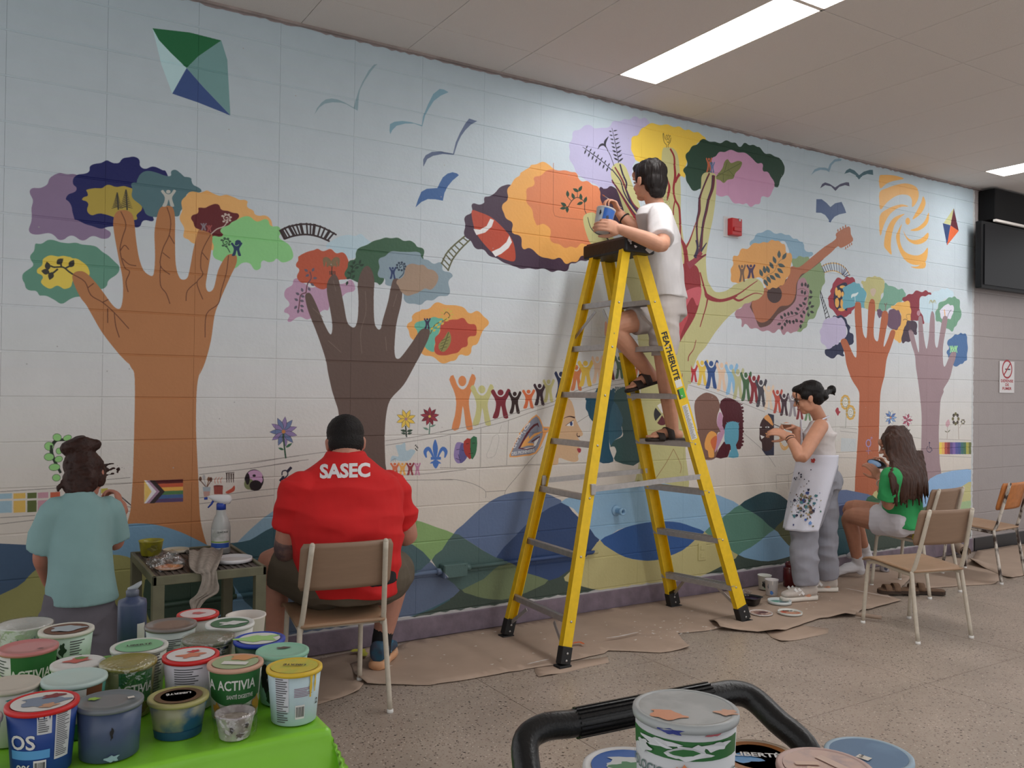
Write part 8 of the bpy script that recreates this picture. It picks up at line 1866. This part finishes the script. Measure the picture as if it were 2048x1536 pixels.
# ------------------------------------------------------------------ man in the red shirt, seated with his back to us
def man_red():
    base = (1.30, -.62, .0)
    t = thing('person', 'person in red lettered T-shirt seated on a chair facing the mural', 'person', base)
    SK = skin_mat('skin_man', (186, 132, 112))
    f = Vector((.16, .985, 0)).normalized(); left = Vector((-f.y, f.x, 0))
    hc = V(691, 887, -.56); neck = V(690, 918, -.62); hipc = V(705, 1160, -.63); hipc.z = .525
    shL = V(597, 985, -.62); shR = V(782, 978, -.60)
    elL = V(574, 1100, -.54); wrL = V(620, 1112, -.36)
    elR = V(812, 1070, -.55); wrR = V(775, 1020, -.28)
    hipL = hipc+left*.13; hipR = hipc-left*.13
    kneeL = V(545, 1128, -.40); ankL = kneeL+Vector((.03, .06, 0)); ankL.z = .10
    kneeR = V(792, 1140, -.34); ankR = V(763, 1290, -.33); ankR.z = .12
    b = MB()
    L, R = head(b, hc, Vector((.30, .93, -.22)), Vector((0, .15, 1)), 1.08, 1.12)
    limb(b, [hc+Vector((0, -.035, -.05)), neck+Vector((0, -.01, .01)), neck-Vector((0, 0, .06))], [.068, .072, .085])
    b.loft([(hipc, left*.18, f*.13), (hipc.lerp(neck, .5), left*.18, f*.13), (neck-Vector((0, 0, .12)), left*.18, f*.10), (neck-Vector((0, 0, .03)), left*.12, f*.08)], 20)
    limb(b, [shR, shR.lerp(elR, .5), elR, elR.lerp(wrR, .35), wrR], [.07, .066, .056, .056, .036])
    limb(b, [shL, shL.lerp(elL, .5), elL, elL.lerp(wrL, .35), wrL], [.07, .066, .056, .056, .036])
    hand(b, wrR, Vector((-.25, .75, .55)), Vector((-.8, .1, -.3)), 1, 1.08, (.8, .9, .6), 0, (.4, .7, .6))
    hand(b, wrL, Vector((.6, .7, .1)), Vector((.1, .2, -.9)), -1, 1.05, (.35, .5, .4), 0, (.5, .5, .4))
    limb(b, [hipL, hipL.lerp(kneeL, .5), kneeL, kneeL.lerp(ankL, .35), ankL], [.12, .105, .074, .070, .045])
    limb(b, [hipR, hipR.lerp(kneeR, .5), kneeR, kneeR.lerp(ankR, .35), ankR], [.12, .105, .074, .070, .045])
    organic('body', b, SK, t, .006, 4)
    face_parts(L, R, t, 1.08)
    glasses(L, t, mat('glasses_dark', (34, 30, 32), .4), 1.08)
    # tattoo: dark ink over the left forearm
    tt = MB(); e0 = shL.lerp(elL, .72); limb(tt, [e0, elL, elL.lerp(wrL, .35), elL.lerp(wrL, .8)], [.0635, .0575, .0572, .044])
    organic('tattoo_ink', tt, mat('tattoo', (92, 74, 76), .6, c2=(126, 98, 92), nscale=26), t, .006, 4)
    h = MB(); e = lambda p, r: h.sphere(L(*p), tuple(q*1.08 for q in r), 20, 12, R)
    e((0, -.020, .043), (.080, .097, .080)); e((0, -.052, -.005), (.076, .064, .066)); e((0, .045, .08), (.06, .05, .03)); e((0, -.078, -.045), (.05, .025, .03))
    organic('hair', h, hair_mat('hair_short', (24, 20, 20), (160, 160, 160)), t, .006, 3, lambda v, n: .002*mnoise.noise(v*120))
    # shirt
    s = MB(); rows = [(1184, 622, 790, -.645, .187), (1150, 604, 800, -.645, .19), (1090, 590, 802, -.64, .195), (1040, 578, 802, -.63, .195), (1000, 572, 806, -.62, .175), (975, 570, 798, -.62, .15), (955, 590, 787, -.62, .13), (935, 622, 761, -.62, .11), (915, 650, 732, -.62, .092), (902, 656, 727, -.615, .085)]
    s.loft(psec(rows, f, left), 32)
    sleeve(s, [shL+Vector((.06, 0, 0)), shL, shL.lerp(elL, .4), shL.lerp(elL, .58)], [.085, .088, .084, .080]); sleeve(s, [shR-Vector((.06, 0, 0)), shR, shR.lerp(elR, .4), shR.lerp(elR, .74)], [.085, .088, .084, .080])
    fo = folds(.017, 3.5, 3.5, 9, 9.0)
    sh = organic('t_shirt', s, cloth_mat('tee_red', (204, 24, 26)), t, .007, 5, lambda v, n: fo(v, n)*(1.0 if v.z < .98 else .4))
    # lettering laid onto the cloth
    bm = bmesh.new(); bm.from_mesh(sh.data); tree = BVHTree.FromBMesh(bm); bl = Vector(base)
    v, tr = text_geo('SASEC', .042)
    bm2 = bmesh.new(); vv = [bm2.verts.new((a, b2, 0)) for a, b2 in v]
    for q in tr:
        try: bm2.faces.new([vv[i] for i in q])
        except ValueError: pass
    for _ in range(3):
        es = [e_ for e_ in bm2.edges if e_.calc_length() > .12]
        bmesh.ops.subdivide_edges(bm2, edges=es, cuts=1); bmesh.ops.triangulate(bm2, faces=bm2.faces[:])
    w = v[:, 0].max()-v[:, 0].min()
    for q in bm2.verts:
        px = 690+q.co.x/w*101; py = 954-q.co.y*27+(-.032)*(px-690)
        d = ray(px, py).normalized(); hh = tree.ray_cast(CAM-bl, d)
        q.co = (hh[0]-d*.0025) if hh[0] is not None else CAM-bl+d*3.6
    me = bpy.data.meshes.new('shirt_lettering'); bm2.to_mesh(me); bm2.free(); bm.free(); link('shirt_lettering', me, mat('lettering_white', (222, 218, 220), .6), t)
    # waistband and shorts
    p = MB(); kL = hipL.lerp(kneeL, .86); kR = hipR.lerp(kneeR, .82)
    p.loft([(hipc+Vector((0, 0, .06)), left*.21, f*.17), (hipc-Vector((0, 0, .02)), left*.22, f*.185), (hipc-Vector((0, 0, .085)), left*.205, f*.17)], 28)
    sleeve(p, [hipL, hipL.lerp(kL, .5), kL], [.13, .125, .105]); sleeve(p, [hipR, hipR.lerp(kR, .5), kR], [.13, .125, .105])
    organic('shorts', p, cloth_mat('shorts_olive', (92, 82, 68)), t, .007, 5, folds(.008, 6, 6, 8, 12.0))
    wb = MB(); wb.loft([(hipc+Vector((0, -.012, -.005)), left*.212, f*.192), (hipc+Vector((0, -.012, .075)), left*.21, f*.19)], 32); organic('waistband', wb, cloth_mat('band_black', (26, 24, 28)), t, .007, 2)
    SOK = cloth_mat('sock_black', (24, 23, 26), c2=None)
    SU, SO = mat('trainer_blue', (40, 84, 108), .7, c2=(60, 66, 84), nscale=14), mat('trainer_sole_peach', (214, 160, 120), .6, c2=(206, 196, 180), nscale=9)
    for a_, k_, toe in ((ankR, kneeR, Vector((.62, .78, 0))), (ankL, kneeL, Vector((-.1, 1, 0)))):
        m = MB(); d = (k_-a_).normalized(); limb(m, [a_+d*.10, a_, a_-Vector((0, 0, .05))], [.052, .050, .048]); organic('sock', m, SOK, t, .006, 2)
        g = Vector((a_.x, a_.y, .009)); toe.normalize()
        if (g+toe*.20).y > -.03: g.y -= (g+toe*.20).y+.03
        so = shoe('shoe', t, g+toe*.19, g-toe*.085, (0, 0, 1), .050, .095, SU, SO, .034)
        for k, cc in ((-.05, (196, 84, 50)), (.02, (60, 120, 150))):
            MB().beam(g+toe*k-toe*.02+Vector((.051 if True else 0, 0, .05))-bl, g+toe*k+toe*.02+Vector((.05, 0, .10))-bl, .004, .018, toe).build('shoe_panel', C(cc), so)
    brush('thin paint brush in the hand of the man in red', V(768, 985, -.04), wrR+Vector((-.0, .06, .06)), (190, 150, 120), (190, 170, 140))
man_red()
# ------------------------------------------------------------------ girl with a hair bun at the left
def girl_left():
    base = (.26, -.62, .0)
    t = thing('person', 'person with a dark hair bun in pale teal T-shirt at the far left', 'person', base)
    SK = skin_mat('skin_left_girl', (180, 120, 100))
    f = Vector((.12, .99, 0)).normalized(); left = Vector((-f.y, f.x, 0))
    Y = -.62
    hc = V(170, 952, -.55); neck = V(160, 982, -.60); hipc = V(158, 1225, -.62)
    shL = V(106, 1028, -.60); shR = V(218, 1022, -.58)
    elL = V(84, 1112, -.57); wrL = V(98, 1165, -.40)
    elR = V(230, 1085, -.54); wrR = V(243, 1012, -.33)
    hipL = hipc+left*.065; hipR = hipc-left*.065
    b = MB(); L, R = head(b, hc, Vector((.42, .85, -.34)), Vector((.0, .2, 1)), .86)
    limb(b, [hc+Vector((0, -.02, -.05)), neck, neck-Vector((0, 0, .05))], [.042, .042, .056])
    b.loft([(hipc, left*.11, f*.075), (hipc.lerp(neck, .5), left*.10, f*.07), (neck-Vector((0, 0, .08)), left*.09, f*.06), (neck-Vector((0, 0, .03)), left*.05, f*.04)], 20)
    limb(b, [shL, shL.lerp(elL, .5), elL, elL.lerp(wrL, .35), wrL], [.030, .036, .033, .033, .023])
    limb(b, [shR, shR.lerp(elR, .5), elR, elR.lerp(wrR, .35), wrR], [.030, .034, .033, .032, .022])
    hand(b, wrL, Vector((.2, .8, -.3)), Vector((.9, -.1, .1)), 1, .80, (.4, .5, .4), 0, (.4, .6, .4))
    hand(b, wrR, Vector((-.22, .55, .75)), Vector((-.7, .2, -.4)), 1, .80, (.8, .9, .6), 0, (.35, .8, .7))
    for h_, s_ in ((hipL, 1), (hipR, -1)):
        a_ = Vector((h_.x, h_.y, .06)); limb(b, [h_, h_.lerp(a_, .5), a_], [.065, .05, .032])
    organic('body', b, SK, t, .0045, 4)
    face_parts(L, R, t, .84); glasses(L, t, mat('glasses_gold', (130, 100, 70), .35, .6), .84)
    h = MB(); e = lambda p, r: h.sphere(L(*p), tuple(q*.84 for q in r), 20, 12, R)
    e((0, -.022, .035), (.088, .100, .085)); e((0, -.055, -.03), (.080, .062, .085)); e((.066, .005, .0), (.022, .045, .06)); e((-.066, .005, .0), (.022, .045, .06)); e((0, -.06, -.075), (.06, .045, .045))
    bn = V(158, 894, -.57); h.sphere(bn, (.066, .05, .040), 18, 10); limb(h, [V(167, 930, -.57), bn], [.062, .045]); limb(h, [bn+Vector((-.045, 0, -.01)), bn+Vector((0, -.02, .014)), bn+Vector((.052, 0, .006))], [.022, .026, .024])
    rr = random.Random(3)
    for k in range(7):
        a = V(207, 930+k*4, -.53); limb(h, [a, a+Vector((.03, .0, .004+.01*rr.random())), a+Vector((.045+.03*rr.random(), -.01, .02*rr.random()))], [.004, .0022, .0012], 6, 3)
    for k in range(4):
        a = V(128, 955+k*5, -.60); limb(h, [a, a+Vector((-.015, -.01, -.015)), a+Vector((-.02-.02*rr.random(), 0, -.04))], [.005, .0025, .0014], 6, 3)
    organic('hair', h, hair_mat('hair_bun', (52, 30, 24), (40, 40, 40)), t, .0045, 4, lambda v, n: .007*mnoise.noise(Vector((v.x*22, v.y*22, v.z*30)))+.002*mnoise.noise(v*90))
    s = MB(); low = V(157, 1198, -.625)
    rows = [(1201, 92, 236, -.625, .12), (1160, 96, 234, -.622, .118), (1110, 98, 230, -.62, .11), (1065, 98, 228, -.612, .10), (1035, 96, 228, -.605, .09), (1015, 104, 222, -.60, .08), (1000, 118, 208, -.60, .07), (988, 132, 192, -.60, .058), (980, 138, 186, -.598, .054)]
    s.loft(psec(rows, f, left), 30)
    sleeve(s, [shL+Vector((.03, 0, 0)), shL, shL.lerp(elL, .45), shL.lerp(elL, .86)], [.056, .062, .062, .064]); sleeve(s, [shR-Vector((.03, 0, 0)), shR, shR.lerp(elR, .5), shR.lerp(elR, .9)], [.056, .058, .056, .054])
    organic('t_shirt', s, cloth_mat('tee_teal', (132, 166, 166)), t, .006, 4, folds(.011, 5, 5, 4, 21.0))
    p = MB()
    p.loft([(low+Vector((0, 0, .03)), left*.12, f*.095), (hipc, left*.126, f*.11), (hipc-Vector((0, 0, .07)), left*.122, f*.105)], 24)
    for h_ in (hipL, hipR):
        a_ = Vector((h_.x, h_.y, .05)); sleeve(p, [h_-Vector((0, 0, .03)), h_.lerp(a_, .5), a_], [.080, .074, .066])
    tr = organic('trousers', p, cloth_mat('trousers_dark_grey', (98, 94, 102)), t, .006, 4, folds(.006, 7, 7, 10, 2.0))
    bl = Vector(base)
    SU, SO = mat('trainer_dark', (60, 60, 66), .7), mat('trainer_sole_w', (206, 204, 200), .6)
    for h_ in (hipL, hipR):
        g = Vector((h_.x, h_.y, 0)); shoe('shoe', t, g+f*.15, g-f*.07, (0, 0, 1), .038, .07, SU, SO, .02)
    hp = wrR+Vector((-.15, .75, .45)).normalized()*.07
    brush('thin paint brush in the hand of the girl at the far left', V(232, 985, -.06), hp+Vector((.05, -.05, -.035)), (190, 180, 60), (90, 90, 96))
girl_left()
